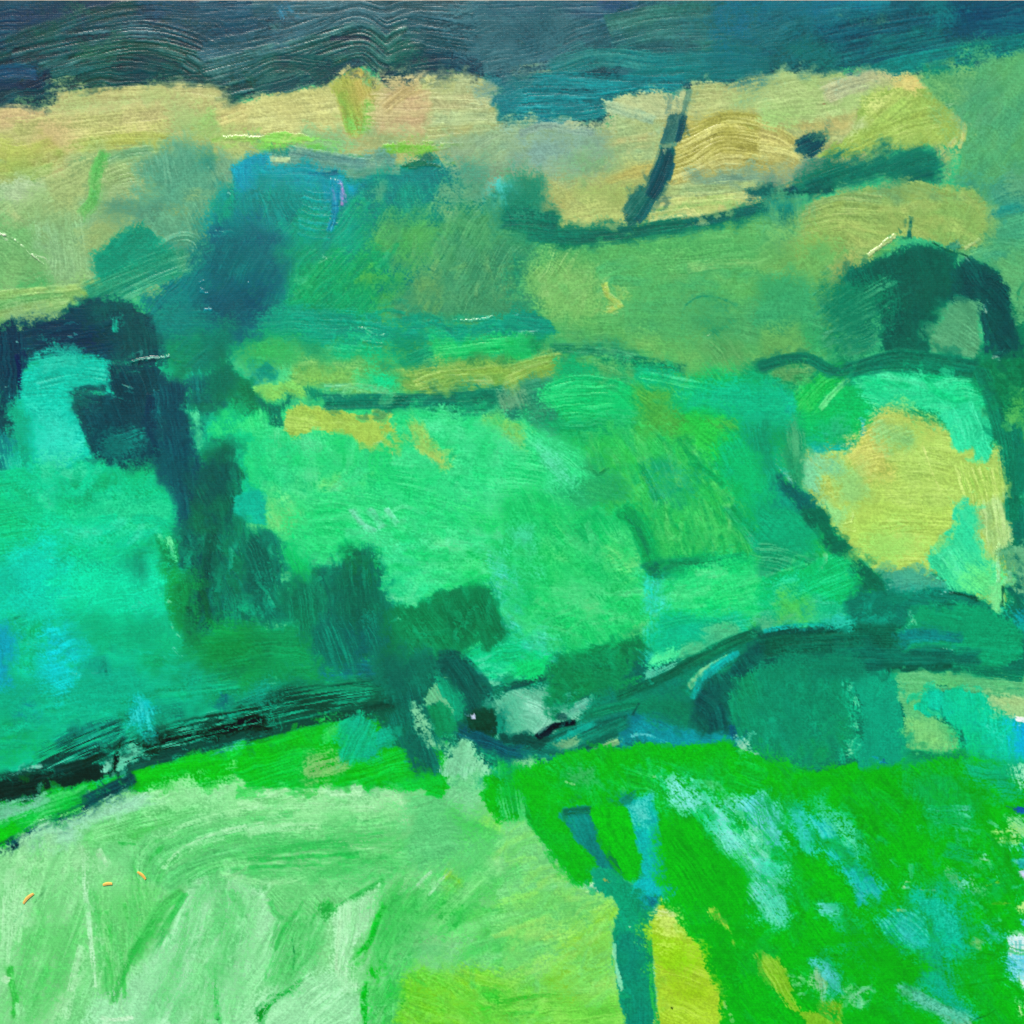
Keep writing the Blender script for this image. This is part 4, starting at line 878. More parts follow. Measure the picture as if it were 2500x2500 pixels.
S('1a5a38', '1440,950 1490,932', 16, own_it=False)
P('2f9a78', '1540,940 1690,925 1680,990 1600,1010', d=20, dry=.3, e=14)
S('6cc88a', '520,990 800,980 1000,1030', 50, c3='a8e4b8', dry=.2, r=.08, own_it=False)
P('5fd68c', '60,880 160,840 250,860 290,960 200,1010 120,1020 0,1000', d=60, c2='4cd088', c3='98e8b0', e=10)
P('3aa888', '-40,860 80,850 130,940 80,1000 -40,1000', d=40, dry=.15, c2='1f8a74', e=14)
P('90cc60', '30,1010 150,990 290,960 330,1000 400,1020 390,1080 330,1080 220,1000 190,1060 140,1085 60,1050', d=20, c2='7cca6c', e=9)
P('4fc878', '280,1080 520,1040 540,1140 380,1140', d=-20, c2='3cb878', e=16)
region('bar')
P('15745c', '-40,1020 60,1050 160,1085 200,1060 220,1015 280,1020 310,1050 300,1120 240,1170 230,1220 245,1290 180,1330 80,1310 40,1200 -40,1080', d=80, c2='1a7c60', c3='2f8c6c', r=.07, e=9, dry=.08)
P('1f8464', '390,1010 470,1010 500,1060 420,1100', d=70, dry=.3, a=.9)
S('1a7b62', '530,1100 800,1100 1100,1095 1400,1090 1650,1080 1870,1060', 120, c2='15705c', c3='3a8f72', r=.08, dry=.08, e=7, g=.5)
S('16765e', '1500,1080 1700,1060 1880,1020', 90, c2='1f8464', r=.06, dry=.2)
P('15755c', '1580,1040 1720,1005 1880,1015 1850,1090 1740,1170 1600,1160', d=-30, c2='1c8062', e=10)
S('239468', '1300,1170 1600,1180 1990,1150', 90, c2='1f8a66', c3='58b484', r=.08, dry=.15, e=12)
for k in range(14):
    S('0f5c48', [(1030 + 22 * (k % 6), 1070 + 26 * (k // 5)), (1060 + 22 * (k % 6), 1062 + 26 * (k // 5))], 9, own_it=False, th=.25, rim=.15)
tile(2, 1)
P('088f78', '-60,500 0,440 80,420 180,425 260,470 330,530 350,570 300,595 150,600 -60,590', d=6, c2='0a9878', e=6, r=.03)
S('d0e8d8', '-40,455 60,440', 7, own_it=False, dry=.4); S('d0e8d8', '0,575 200,565', 8, own_it=False, dry=.45)
P('2cbc60', '-60,610 80,590 160,640 150,740 80,775 -60,750', d=4, c2='2ab468', c3='88d89c', r=.09, e=9)
P('238c5c', '130,620 260,610 280,680 200,760 140,740', d=-10, c2='2f945c', e=12, dry=.1)
P('2f9a66', '250,650 600,680 900,720 1300,840 1000,880 600,800 300,770', d=8, c2='2a8c60', c3='6ab880', r=.08, e=16)
S('28845f', '280,700 600,710 950,780 1300,850', 70, c2='3a9a68', c3='6cb484', r=.1, dry=.3)
S('1f7f5a', '900,790 1100,810 1240,850', 60, dry=.4, r=.1)
S('92ba52', '-60,960 100,890 380,790', 150, c2='84b458', c3='ccd888', r=.1, e=12, dry=.05)
S('7cae54', '0,850 200,790 380,760', 50, c3='b8d088', r=.09, dry=.15)
P('20a86c', '340,780 640,780 1000,860 1000,930 640,900 360,920', d=4, c2='28ac6c', c3='7accA0', r=.1, e=16)
P('4aa866', '640,820 1000,880 1240,960 1000,980 700,920', d=12, c2='5cae66', c3='84c488', r=.09, e=16, dry=.1)
P('2f8a6c', '-60,960 200,920 360,900 340,1100 370,1200 300,1280 100,1220 -60,1280', d=-14, c2='3a946c', c3='6aa888', r=.06, e=20)
P('6aa47c', '-60,1050 40,1040 60,1120 -60,1140', d=70, dry=.2, e=14, a=.9)
P('2a7a64', '-60,1170 140,1160 160,1220 60,1250 -60,1240', d=0, dry=.15, e=14)
region('gslope')
P('30cc74', '240,1020 500,940 760,960 840,1050 760,1170 560,1215 380,1180 300,1120', d=-6, c2='28c070', c3='76e29c', r=.1, e=14)
S('2ebf74', '260,990 500,930 760,960 900,1020', 60, c3='86e0a8', r=.12, dry=.12)
P('34c872', '780,1060 980,1080 1040,1180 960,1260 780,1240 740,1180', d=40, c2='2cc070', e=22)
P('0fb97a', '980,880 1250,900 1500,980 1990,980 1990,1260 1700,1240 1400,1150 1200,1060 1000,960', d=8, c2='0bb584', c3='3cc890', r=.06, e=18)
S('2abf78', '960,900 1200,940 1500,1000', 60, c3='8ae0b0', r=.1, dry=.2)
P('07b48a', '1500,1020 1960,1000 1990,1240 1560,1200', d=2, c2='0cb080', e=30, a=.9)
P('4aa851', '880,1020 1040,1010 1240,1100 1500,1170 1680,1230 1700,1290 1600,1390 1400,1380 1150,1400 960,1360 900,1280 1020,1200', d=40, c2='52aa50', c3='68b85c', r=.06, e=20)
P('30c050', '1300,1170 1480,1180 1560,1330 1560,1460 1400,1440 1320,1300', d=40, c2='3cc054', e=26)
P('22a26a', '140,1200 600,1230 900,1280 860,1380 560,1380 300,1330', d=4, c2='2aa868', c3='5cbc84', r=.06, e=20)
P('4ab4a0', '1530,1550 1560,1545 1550,1600', d=70, e=8)
P('40c05c', '600,1400 900,1340 1250,1400 1500,1580 1650,1800 1760,1990 700,1990 640,1700', d=52, c2='36b85e', c3='6cd480', r=.07, e=26)
A('3cbc5c 48c462 2aa860 5ccc70 22a060 6cd07c', '560,1380 1300,1380 1800,1932 700,1932', 90, 260, 34, 58, dj=8, a=(.35,.7), r=.09, dry=.3)
S('1f9458', '1250,1370 1330,1480 1420,1600', 50, dry=.25, r=.08); S('219a5c', '960,1560 1060,1760 1130,1960', 60, dry=.3, r=.08); S('23a05a', '1330,1560 1460,1620 1600,1740', 40, dry=.35, r=.08)
P('279c6c', '1060,1560 1200,1620 1360,1640 1400,1780 1360,1960 1200,1960 1140,1760', d=60, dry=.3, c3='66c49a', e=24, a=.9)
P('0ab26c', '1560,1400 1700,1340 1990,1240 1990,1990 1780,1990 1640,1760 1540,1600', d=62, c2='06a67c', c3='2cc088', e=20, r=.05)
P('109068', '1800,1290 1990,1260 1990,1700 1900,1600 1820,1480', d=72, c2='0f9a70', c3='46b48c', e=20, dry=.15)
P('2f9f6a', '250,1680 460,1600 700,1640 860,1800 700,1860 400,1900 260,1800', d=14, c2='3aa868', dry=.25, e=26, a=.9)
S('14683f', '600,1600 650,1650 710,1600', 14, c2='2a7a4a', dry=.2, own_it=False, th=.25, rim=.15)
region('cfield')
P('3fdf8c', '-60,1240 100,1250 330,1380 480,1500 500,1640 420,1720 260,1720 240,1990 -60,1990', d=40, c2='36da82', c3='7cecb0', r=.05, e=22)
P('64dcae', '120,1400 300,1420 400,1600 400,1740 300,1700 200,1560', d=50, dry=.2, e=24, a=.8)
tile(1, 1)
P('34d884', '1040,1180 1300,1160 1780,1230 1990,1260 1990,1990 -40,1990 -40,1330 240,1330 500,1330 820,1430 1000,1400 1090,1420 1040,1260', d=10, c2='2cd478', c3='70e8a4', r=.05, e=10)
P('40dd8c', '1280,1280 1900,1300 1900,1560 1500,1560 1340,1400', d=14, c2='4ce294', c3='86ecb4', e=40)
P('48da8c', '0,1340 480,1340 500,1480 320,1680 60,1600', d=80, c2='5cdc90', c3='86e8ac', e=40, dry=.1)
P('26c878', '60,1480 330,1540 360,1700 200,1860 60,1760', d=40, c2='2ccc80', e=40)
P('27cc6a', '440,1450 900,1470 880,1640 520,1640', d=85, c2='2ed070', e=40)
P('66d878', '480,1640 840,1640 760,1720 560,1760', d=4, c2='7ad878', e=30, dry=.1, a=.85)
P('5cdc88', '260,1700 560,1720 660,1840 500,1960 200,1960', d=-75, c2='74e088', c3='98eaa4', e=36, dry=.1)
P('76c866', '1780,1270 1990,1250 1990,1380 1800,1390', d=4, dry=.12, e=18)
A('30d680 44de90 26cc70 66e6a0 3cd884', '60,1450 1932,1300 1932,1932 60,1932', 90, 300, 80, 20, dj=40, a=(.25,.5), r=.06)
S('148058', '590,1780 605,1790', 22, own_it=False, dry=.2)
P('14b49a', '-60,1820 20,1800 80,1870 60,1990 -60,1990', d=60, e=8)
region('ystrip')
P('a4c853', '240,1250 260,1180 330,1135 480,1135 540,1165 720,1175 1030,1195 1005,1245 1050,1330 1090,1400 1060,1420 1010,1350 930,1400 840,1428 700,1372 560,1335 490,1325 430,1325 370,1345 270,1340 245,1300', d=4, c2='98c454', c3='bcd474', r=.045, e=5)
P('aac860', '1150,1260 1200,1240 1260,1250 1310,1400 1380,1490 1450,1600 1400,1620 1280,1530 1200,1450 1170,1350', d=60, c2='7cc862', e=9, a=.95)
S('b8b860', '1005,1405 1020,1440', 22, own_it=False); S('a8b860', '1030,1480 1035,1510', 18, own_it=False)
S('8ce8b4', '845,1432 930,1405 1010,1345', 10, own_it=False, th=.2)
# ---------------------------------------------------------------- turquoise meadow at the left
region('tfield'); tile(0, 2)
P('1fbf7c', '-40,-40 1250,-40 1400,60 1240,220 1000,320 -40,380', d=-10, c2='1cb87c', c3='4ccc98', r=.05, e=26)
P('42c894', '240,-40 1380,-60 1400,60 1100,110 300,160', d=-6, dry=.2, a=.8, e=36)
P('17b9a4', '-40,340 380,340 420,620 300,760 -40,800', d=-20, c2='19b898', c3='46ccb4', e=36)
P('20cf9a', '380,440 1000,380 1240,480 1240,740 800,780 400,720', d=-10, c2='1cc890', c3='66e0b8', r=.05, e=40)
P('13b885', '300,780 1250,760 1330,960 1200,1120 600,1080 300,960', d=-4, c2='14b07c', c3='3cc89c', e=36)
P('18b074', '90,840 280,860 310,1260 100,1250', d=86, c2='16a86c', c3='4cc898', e=26, dry=.08)
P('12b6b6', '300,1000 460,960 620,1040 560,1180 460,1340 320,1320', d=-10, c2='14b4a4', c3='44ccc8', e=30)
P('1a90a8', '-40,850 50,860 60,1080 70,1320 -40,1320', d=80, c2='179a9c', e=20)
P('12a67c', '-40,1350 300,1320 1000,1240 1560,1230 1400,1400 900,1560 300,1700 -40,1800', d=-9, c2='14ac84', c3='3cc49c', r=.06, e=24)
P('12a48a', '480,1280 1100,1260 1200,1400 700,1460 480,1420', d=-4, c2='16aa84', e=36)
P('1a8f98', '140,1470 240,1460 250,1560 150,1580', d=70, dry=.2, e=26, a=.8)
P('16984f', '-40,1540 240,1580 380,1760 260,1932 -40,1900', d=-10, c2='14a070', e=44, a=.85)
A('1cc494 14b47c 34cca0 18bc8c 5cd8b4 12aa84', '0,60 1240,60 1240,1250 0,1300', 130, 300, 60, -12, dj=24, a=(.25,.55), r=.05)
A('16ae84 22b890 48ccA8 0f9c78', '0,1250 1300,1250 1000,1600 0,1800', 50, 360, 40, -9, dj=6, a=(.3,.6), r=.08, dry=.35)
S('6cd8b0', '120,655 400,500 680,400 980,300', 10, own_it=False, a=.7, th=.12, rim=.08); S('6cd8b0', '480,490 700,400 840,350', 12, own_it=False, a=.6, th=.12)
S('128a68', '30,825 230,770', 18, own_it=False, dry=.2); S('5cd4b0', '110,850 300,790 560,770', 20, own_it=False, dry=.3, a=.8)
S('0f7c60', '465,855 520,815 580,780', 14, own_it=False, th=.02)
P('169468', '980,300 1080,310 1090,400 1040,470 1000,400', d=70, dry=.2, e=20, a=.9)
P('4aae92', '520,1210 640,1130 760,1090 820,1250 700,1270 600,1250', d=0, dry=.3, c2='289a84', c3='9ae0cc', e=10)
S('0f7a68', '785,1100 810,1260', 28, dry=.3, own_it=False); S('8ce8d0', '530,1200 650,1255', 12, own_it=False, dry=.2)
S('2fbc94', '1210,1000 1300,1160', 40, dry=.3, own_it=False); S('9ce8c8', '1300,1020 1400,1120', 24, dry=.4, own_it=False)
S('1aa0a4', '1100,1430 1060,1520 1070,1620', 60, dry=.2, e=14, c2='34b4a8')
P('3cc8a4', '1060,1380 1180,1350 1220,1430 1100,1440', d=0, dry=.35, e=14, a=.9)
region('ctree')
P('0e9058', '1250,460 1330,420 1410,480 1400,860 1330,880 1260,820 1240,700', d=84, c2='12985c', e=10)
P('109060', '1200,240 1300,180 1400,260 1340,430 1260,400', d=60, c2='0f8560', e=14)
P('0c5a60', '1380,-40 1760,-40 1720,120 1760,300 1760,700 1640,880 1500,1020 1440,960 1400,760 1420,500 1330,400 1370,200', d=84, c2='0d6660', c3='2f8a84', r=.07, e=10, v=.18)
P('127a66', '1620,100 1760,-40 1900,60 1990,260 1990,760 1900,840 1800,880 1640,860 1600,500', d=80, c2='0f6c64', c3='48ac94', r=.08, e=14, dry=.1)
A('0c5058 0f6a64 3a9c8c 0b4850 18806c 5cb8a4', '1400,100 1900,100 1900,820 1450,900', 80, 190, 30, 82, dj=10, a=(.35,.75), r=.08, dry=.45)
S('0b4c4c', '1620,20 1580,300 1540,600 1440,940', 80, c2='0c5c54', dry=.3, r=.07)
S('0c5a48', '1500,520 1560,700 1590,860', 50, dry=.35, r=.07); S('0a4a40', '1430,700 1440,950', 44, dry=.3, r=.07)
P('2f90a0', '1450,-30 1560,-30 1550,120 1460,120', d=70, dry=.4, e=14, a=.85)
P('74dcac', '1265,200 1290,200 1330,300 1350,400 1330,410 1290,320', d=66, c2='9ce8c4', dry=.2, e=7); S('9ce8c0', '1720,40 1730,110', 18, own_it=False, dry=.3)
P('3fc89c', '1840,640 1932,600 1990,700 1990,820 1900,820 1850,740', d=60, dry=.2, c3='8ce8c8', e=14)
for q in ('1200,630 1225,625', '1260,670 1300,680', '1290,830 1310,900', '1330,920 1370,950'):
    S('c4f4d8', q, 16, own_it=False, dry=.35)
P('0f9a58', '1480,1000 1640,880 1990,840 1990,1240 1500,1230', d=0, c2='0e8f5c', c3='2aac74', r=.05, e=24)
P('118c68', '1100,1080 1480,1030 1480,1230 1280,1240', d=6, c2='14a078', dry=.15, a=.85, e=26)
S('9ce4b8', '1580,1170 1800,1155', 9, own_it=False, dry=.3); S('a8e8c4', '1600,1150 1650,1140', 30, own_it=False, dry=.45)
P('109068', '1300,1240 1932,1180 1990,1250 1990,1420 1300,1420', d=-8, c2='0f8468', c3='3cb490', r=.07, e=20)
S('109a7c', '900,1440 1300,1350 1932,1290', 70, c3='6cd0b0', r=.09, dry=.25)
tile(1, 2)
region('cfield')
P('62dc80', '60,-40 330,-40 330,200 200,290 100,160', d=70, c2='78de80', c3='9ae8a4', e=26)
P('38d880', '320,-40 1932,-40 1932,600 1300,640 900,660 940,400 800,260 500,280 320,220', d=10, c2='2cd274', c3='72e6a6', r=.05, e=30)
S('76e2b0', '720,-20 800,100 900,150', 60, dry=.25, r=.08); S('70e0ac', '860,-20 960,120', 60, dry=.25, r=.08); S('7ce4b4', '980,-20 1060,90', 50, dry=.3, r=.08)
P('36de92', '880,320 1260,300 1320,560 1200,680 960,640', d=-4, c2='30d888', c3='80ecb8', r=.06, e=36)
P('22d064', '1560,180 1932,140 1932,560 1600,520', d=24, c2='2ad468', c3='60e08c', e=44)
P('6ae69c', '1180,230 1540,210 1560,300 1300,340', d=-20, dry=.3, e=26, a=.8)
A('30d680 44de90 22c86c 6ae6a4 1ec868', '330,0 1932,0 1932,560 950,660 900,330', 80, 260, 60, 6, dj=16, a=(.25,.55), r=.07, dry=.3)
P('7ce8ac', '990,640 1200,600 1220,690 1080,700', d=-8, dry=.25, e=14)
tile(2, 2)
P('2ccc68', '-60,-40 520,-40 860,120 960,360 1030,520 1010,860 820,930 560,980 280,1130 -60,1180', d=60, c2='28c86c', c3='66dc90', r=.05, e=20)
P('38d0a4', '-60,420 100,500 220,760 340,920 260,1140 -60,1160', d=14, dry=.2, c2='4cd4b4', c3='80e8cc', e=34)
P('4cd4a0', '60,100 140,200 160,420 60,300', d=70, dry=.3, a=.8, e=26)
P('6cda80', '380,80 480,100 500,200 420,170', d=60, dry=.2, e=20, a=.85); P('68da84', '290,300 480,360 480,470 340,460', d=10, dry=.25, e=24, a=.85); P('6cdc80', '700,290 880,260 940,400 800,420', d=-12, dry=.3, e=20, a=.85)
P('1fae60', '480,60 640,50 680,240 520,270', d=60, dry=.35, e=20, a=.9)
P('88e48a', '490,620 610,610 680,690 640,790 520,805', d=82, c2='70de80', c3='a8ee9c', e=9, dry=.05)
A('2ac868 38d078 1ec060 54d888 30cc70', '0,0 860,120 980,860 300,1100 0,1100', 90, 260, 50, 50, dj=24, a=(.25,.55), r=.07, dry=.3)
A('28cc6c 3cd47c 6cde94', '200,560 1000,480 1000,860 300,920', 40, 300, 40, 0, dj=8, a=(.3,.6), r=.08, dry=.35)
region('gslope')
P('40be62', '860,-40 1900,-40 1960,300 1780,330 1500,330 1120,340 1040,260 980,140', d=72, c2='36b260', c3='66cc78', r=.07, e=16)
A('3cba60 54c66c 26a45c 6cce7c 1f9a58', '920,-20 1800,-20 1800,310 1080,320', 50, 240, 36, 72, dj=8, a=(.35,.7), r=.09, dry=.35)
S('26a05c', '1640,-40 1760,120 1900,300', 110, c2='1f9868', c3='7cccA0', r=.08, dry=.2)
P('109870', '1800,-40 1990,-40 1990,300 1880,220', d=60, e=20, c2='0ca070')
S('14a05c', '820,-30 940,120 1010,260 1060,420 1090,500', 130, c2='1a9a58', c3='54bc78', r=.08, e=9, dry=.05)
S('0f8558', '860,20 960,140 1040,320', 40, dry=.25, r=.07)
S('118c5c', '1010,460 1200,410 1450,390 1780,340', 130, c2='17965c', c3='3cac74', r=.07, e=14, dry=.08, tp=.6)
P('0f7058', '1000,400 1120,400 1140,500 1060,520', d=-20, dry=.15, e=14)
P('30cf7a', '1040,560 1200,480 1500,420 1932,380 1990,420 1990,800 1700,840 1100,820 1090,640', d=-14, c2='36cc74', c3='72e29c', r=.07, e=18)
A('30cc78 48d888 24bc6c 78e4a0', '1080,480 1932,400 1932,820 1100,800', 50, 280, 44, -10, dj=10, a=(.3,.6), r=.08, dry=.35)
P('30c8b0', '990,520 1090,560 1100,900 1060,1100 1000,1080 1030,800', d=85, dry=.2, c2='48d0b4', e=20)
P('26bc90', '1090,830 1500,780 1760,840 1700,960 1300,1020 1090,1100', d=-10, c2='22b484', c3='66d4a8', r=.06, e=16)
S('28b07c', '1120,860 1400,810 1700,860', 60, dry=.25, r=.08)
P('4cb888', '1270,1060 1420,990 1480,860 1700,890 1640,960 1460,1060 1300,1100', d=-24, c2='56bc88', e=9)
P('60e8a0', '980,1140 1080,1060 1200,1050 1250,1080 1180,1130 1060,1170', d=-10, c2='50dc98', e=9)
P('58bb9c', '990,1180 1200,1140 1390,1090 1300,1170 1060,1270 1000,1260', d=-20, c2='64c0a0', e=7)
P('7cc880', '820,920 1000,850 980,920 850,960', d=-20, dry=.2, e=12, a=.85)
region('pond')
P('70c4a2', '-60,1380 280,1360 300,1490 420,1530 620,1400 600,1500 440,1590 240,1700 -60,1700', d=24, c2='66bc98', c3='9cd8bc', r=.07, e=9)
S('78c8a8', '30,1420 200,1480 260,1560 180,1680', 90, c3='b4e4cc', r=.1, dry=.12); S('6cc0a4', '300,1540 430,1500 580,1440', 80, c3='a8dcc4', r=.1, dry=.15)
region('dell'); tile(1, 2)
P('5fbd98', '1820,1420 1932,1390 1990,1400 1990,1720 1850,1680 1800,1600', d=60, c2='6cc2a0', e=10)
P('22cc88', '1560,1100 1700,1010 1880,960 1990,960 1990,1300 1820,1290 1720,1260 1600,1180', d=-20, c2='1cc480', c3='66e4b4', r=.05, e=12)
A('22cc88 40d89c 18bc78 7ae8c0', '1600,1080 1932,980 1932,1280 1740,1260', 24, 180, 36, -22, dj=12, a=(.35,.65), r=.08, dry=.35)
S('80e8bc', '1660,1220 1760,1290 1850,1290', 30, dry=.35, own_it=False)
region('ctree')
P('1fae70', '200,300 320,300 460,380 440,560 330,640 240,560', d=70, c2='26b676', e=24, dry=.05)
P('0f6e66', '-60,150 80,160 160,380 230,560 290,720 300,860 140,880 -60,880', d=72, c2='0d605e', c3='2f9484', r=.08, e=14, dry=.08)
A('0c5c5c 0f706a 3aa090 0e6660 58b49c', '-40,200 120,200 290,700 280,860 -40,860', 36, 170, 28, 72, dj=10, a=(.35,.75), r=.08, dry=.45)
P('0e7461', '430,420 480,390 560,430 650,410 670,330 740,295 830,300 910,370 945,480 960,620 1040,690 1010,840 970,1000 900,1130 560,1130 440,1050 400,900 310,820 290,660 400,520', d=84, c2='0f6a66', c3='2f9484', r=.08, e=12, dry=.06, v=.16)
P('0c6a50', '680,320 780,295 880,360 930,480 900,620 780,640 690,560', d=86, c2='0e7456', c3='38906c', e=20, dry=.08)
P('0f6a72', '420,860 640,780 980,800 980,1000 900,1120 560,1130', d=70, c2='0f7068', c3='46a49c', r=.08, e=30, dry=.15)
A('0c6058 0f766a 3ca48c 0d6468 5cb8a0 127c60', '420,400 940,380 1000,1100 450,1060', 110, 170, 26, 80, dj=12, a=(.3,.7), r=.09, dry=.5)
P('109069', '-60,880 60,890 100,900 180,875 280,870 370,920 420,1000 430,1100 300,1125 -60,1130', d=10, c2='149668', c3='2aa47c', e=8)
P('0f8c62', '-60,1110 420,1105 700,1140 640,1300 300,1360 -60,1380', d=-3, c2='0e9460', c3='2aa878', r=.06, e=16)
S('b4e8c8', '0,1300 160,1290', 10, own_it=False, dry=.35)
P('0f688a', '560,1240 760,1160 1000,1140 1090,1180 1060,1270 820,1290 600,1300', d=-6, c2='0d5f74', c3='48a8c0', dry=.2, e=20)
region('btree')
P('08805a', '960,960 1000,720 1050,690 1200,695 1230,640 1450,600 1700,560 1770,575 1810,680 1870,850 1870,920 1800,960 1750,1030 1690,930 1610,1000 1560,1080 1450,1120 1250,1130 1060,1060', d=60, c2='0a8a60', c3='2aa47c', r=.06, e=8)
P('087452', '1460,640 1620,580 1760,570 1810,680 1870,850 1850,930 1790,960 1740,1020 1660,930 1560,1020 1470,860', d=70, c2='0a6e50', c3='2a8c68', e=16, r=.07)
A('087a56 0a8c62 3cac84 076a4c 18946c', '1020,720 1800,600 1850,900 1560,1060 1100,1080', 60, 150, 30, 70, dj=30, a=(.3,.65), r=.07, dry=.5)
P('12966c', '980,860 1100,860 1120,1020 1000,1060', d=70, c2='0f8c64', e=20)
S('8ce0b8', '1010,830 1080,800', 24, own_it=False, dry=.35)
P('40c8a0', '1150,1020 1240,1050 1260,1180 1180,1140', d=70, dry=.35, e=14, a=.85)
region('dell')
P('0c6a56', '1080,1120 1350,1120 1330,1330 1240,1420 1100,1480 1020,1440', d=80, c2='0b6058', c3='1f8c6c', r=.06, e=12)
P('0d7058', '900,1560 1100,1460 1200,1480 1260,1600 1320,1900 1340,1990 1240,1990 1080,1800 960,1700', d=70, c2='0f785c', c3='2a9a78', r=.07, e=12, dry=.05)
S('84cc9c', '1300,1390 1380,1340 1440,1440 1475,1550', 66, c2='7cc894', r=.05, tp=.5, dry=.08)
P('12aa80', '1375,1240 1430,1250 1480,1330 1560,1370 1575,1520 1490,1560 1440,1440', d=60, c2='14a478', c3='2fbc94', e=7)
S('0b5e54', '1360,1150 1500,1140 1600,1230 1680,1350 1700,1480', 180, c2='0a5450', c3='1f7c68', r=.06, e=9, dry=.04)
P('0b6a5c', '1560,1280 1700,1300 1750,1480 1640,1580 1570,1540', d=70, c2='0f7460', e=10)
P('098a58', '1290,1460 1370,1440 1450,1500 1520,1640 1460,1700 1380,1710 1310,1640', d=70, c2='0b9060', e=7)
S('8cd8a4', '1200,1480 1250,1600 1300,1720 1400,1780', 44, dry=.4, r=.06, e=8, own_it=False)
P('74d494', '1310,1720 1420,1710 1440,1770 1360,1800', d=60, dry=.3, e=10)
P('0a4a3a', '1600,1560 1680,1495 1770,1510 1820,1600 1800,1680 1700,1660 1620,1640', d=60, c2='0c5640', r=.05, e=7, th=.15)
S('cfd0e8', '1632,1525 1640,1560', 28, own_it=False, th=.25)
P('0d5c56', '1480,1640 1600,1560 1720,1660 1600,1740 1470,1800', d=-40, c2='0f685c', e=12, dry=.1)
P('0f5f6c', '1580,1640 1720,1660 1932,1720 1990,1740 1990,1850 1800,1820 1660,1760', d=20, c2='0d5260', c3='4a98a0', r=.07, e=10, dry=.15)
P('0d6a58', '1720,1560 1850,1500 1860,1640 1800,1660', d=40, c2='2f9a80', dry=.25, e=12)
P('92e0ae', '1380,1990 1440,1880 1530,1780 1570,1690 1620,1740 1700,1840 1800,1940 1830,1990', d=-74, c2='84d8a4', c3='b4ecc8', e=10, rough=1.6)
P('18a874', '1660,1780 1800,1820 1900,1900 1800,1932 1700,1860', d=40, dry=.4, e=14, a=.8)

# ---------------------------------------------------------------- combed dark band, lower left
region('dband')
P('40c89c', '-60,1480 400,1400 1000,1360 1100,1420 700,1520 300,1590 -60,1700', d=-9, c2='2fb88c', c3='80e0c0', r=.06, e=16)
S('0a5042', '-80,1710 150,1640 400,1580 700,1520 1000,1450 1180,1400', 80, c2='0c5c4c', c3='073c34', r=.06, e=8, dry=.1)
P('0a5a48', '700,1480 1000,1380 1200,1300 1280,1360 1160,1440 900,1540 760,1530', d=-14, c2='0c6450', e=14)
tile(0, 2)
P('48d0a8', '280,1932 600,1780 1000,1640 1400,1560 1932,1480 1990,1640 1500,1760 1000,1860 700,1990', d=-12, c2='2cb890', c3='9cecd0', r=.06, e=24)
S('0f6a64', '420,1780 700,1640 1000,1560 1400,1500', 120, c2='109078', c3='70d8bc', r=.11, dry=.5, e=10)
S('0b3c3c', '560,1860 760,1770 940,1680', 90, c2='0e6668', r=.09, dry=.35, e=9)
P('0f8058', '890,1520 1000,1500 1040,1600 1040,1760 960,1780 910,1680', d=84, c2='108a60', e=14)
P('0c6a54', '1100,1590 1200,1580 1300,1660 1180,1700 1080,1680', d=20, dry=.15, e=12, c2='0a4c40')
P('0d6f82', '1580,1460 1700,1410 1760,1440 1700,1500 1600,1520', d=-10, c2='0c5c70', dry=.1, e=14)
P('7cdcb8', '930,1780 1040,1760 1120,1800 1000,1900 880,1932', d=-20, dry=.25, e=10)
S('0d4a48', '1060,1860 1250,1800 1500,1740 1990,1640', 60, c2='0c5a50', c3='5cc8a8', r=.1, dry=.3, e=8)
S('0c5a4c', '880,1960 1200,1880 1500,1800 1990,1690', 60, c2='0b4c44', r=.07, dry=.15, e=7)
tile(0, 3)
P('06332f', '-60,100 200,20 500,-30 900,-60 1080,-60 940,40 660,120 400,190 200,240 -60,290', d=-12, c2='08403a', c3='0f5850', r=.08, e=7)
S('8cd8c0', '40,70 200,10 320,-20', 30, dry=.35, own_it=False); S('0c4a40', '-40,70 300,20 700,-40', 40, dry=.3, own_it=False)
S('1f6a2c', '150,72 220,78', 26, own_it=False, dry=.25)
S('06241c', '885,-40 900,10', 40, own_it=False)
tile(0, 2)
S('052018', '920,1750 890,1840 870,1900 866,1950', 62, c2='0a3324', r=.05, th=.15, tp=.8, n='paint_mark', l='black upright daub on the dark hedge band')
region('verge')
P('0ac526', '1120,1950 1280,1890 1420,1830 1700,1760 1990,1680 1990,2060 960,2010', d=-15, c2='12c83a', c3='3cd854', r=.04, e=7)
tile(0, 3)
P('08c41c', '945,60 1040,20 1300,-40 1990,-60 1990,0 1560,90 1400,140 1220,172 1080,175 970,150 945,110', d=-12, c2='0cc628', c3='3cd444', r=.04, e=5)
P('20cc44', '-60,400 200,320 400,230 560,170 640,150 660,220 650,290 500,370 300,450 120,530 -60,590', d=-22, c2='34cc5c', c3='74dc8c', r=.07, e=7)
P('8cd4b4', '-60,310 150,280 330,210 360,240 160,340 -60,400', d=-20, c2='70d09c', dry=.1, e=10)
P('0cc818', '-60,470 100,440 160,480 40,560 -60,580', d=-20, e=16, a=.9)
region('dband')
S('0f4c50', '640,270 760,200 950,110 1010,70', 110, c2='0c4048', c3='2f7a70', r=.08, dry=.12, e=8)
S('0c4450', '-60,650 120,560 300,460 480,370 680,270', 90, c2='0f5458', c3='5ca4a0', r=.11, dry=.38, e=7)
S('08303c', '-60,680 100,600 230,540', 50, c2='0c4450', r=.09, dry=.2, e=5)
S('14604c', '760,100 800,130 770,160', 20, own_it=False, dry=.2)

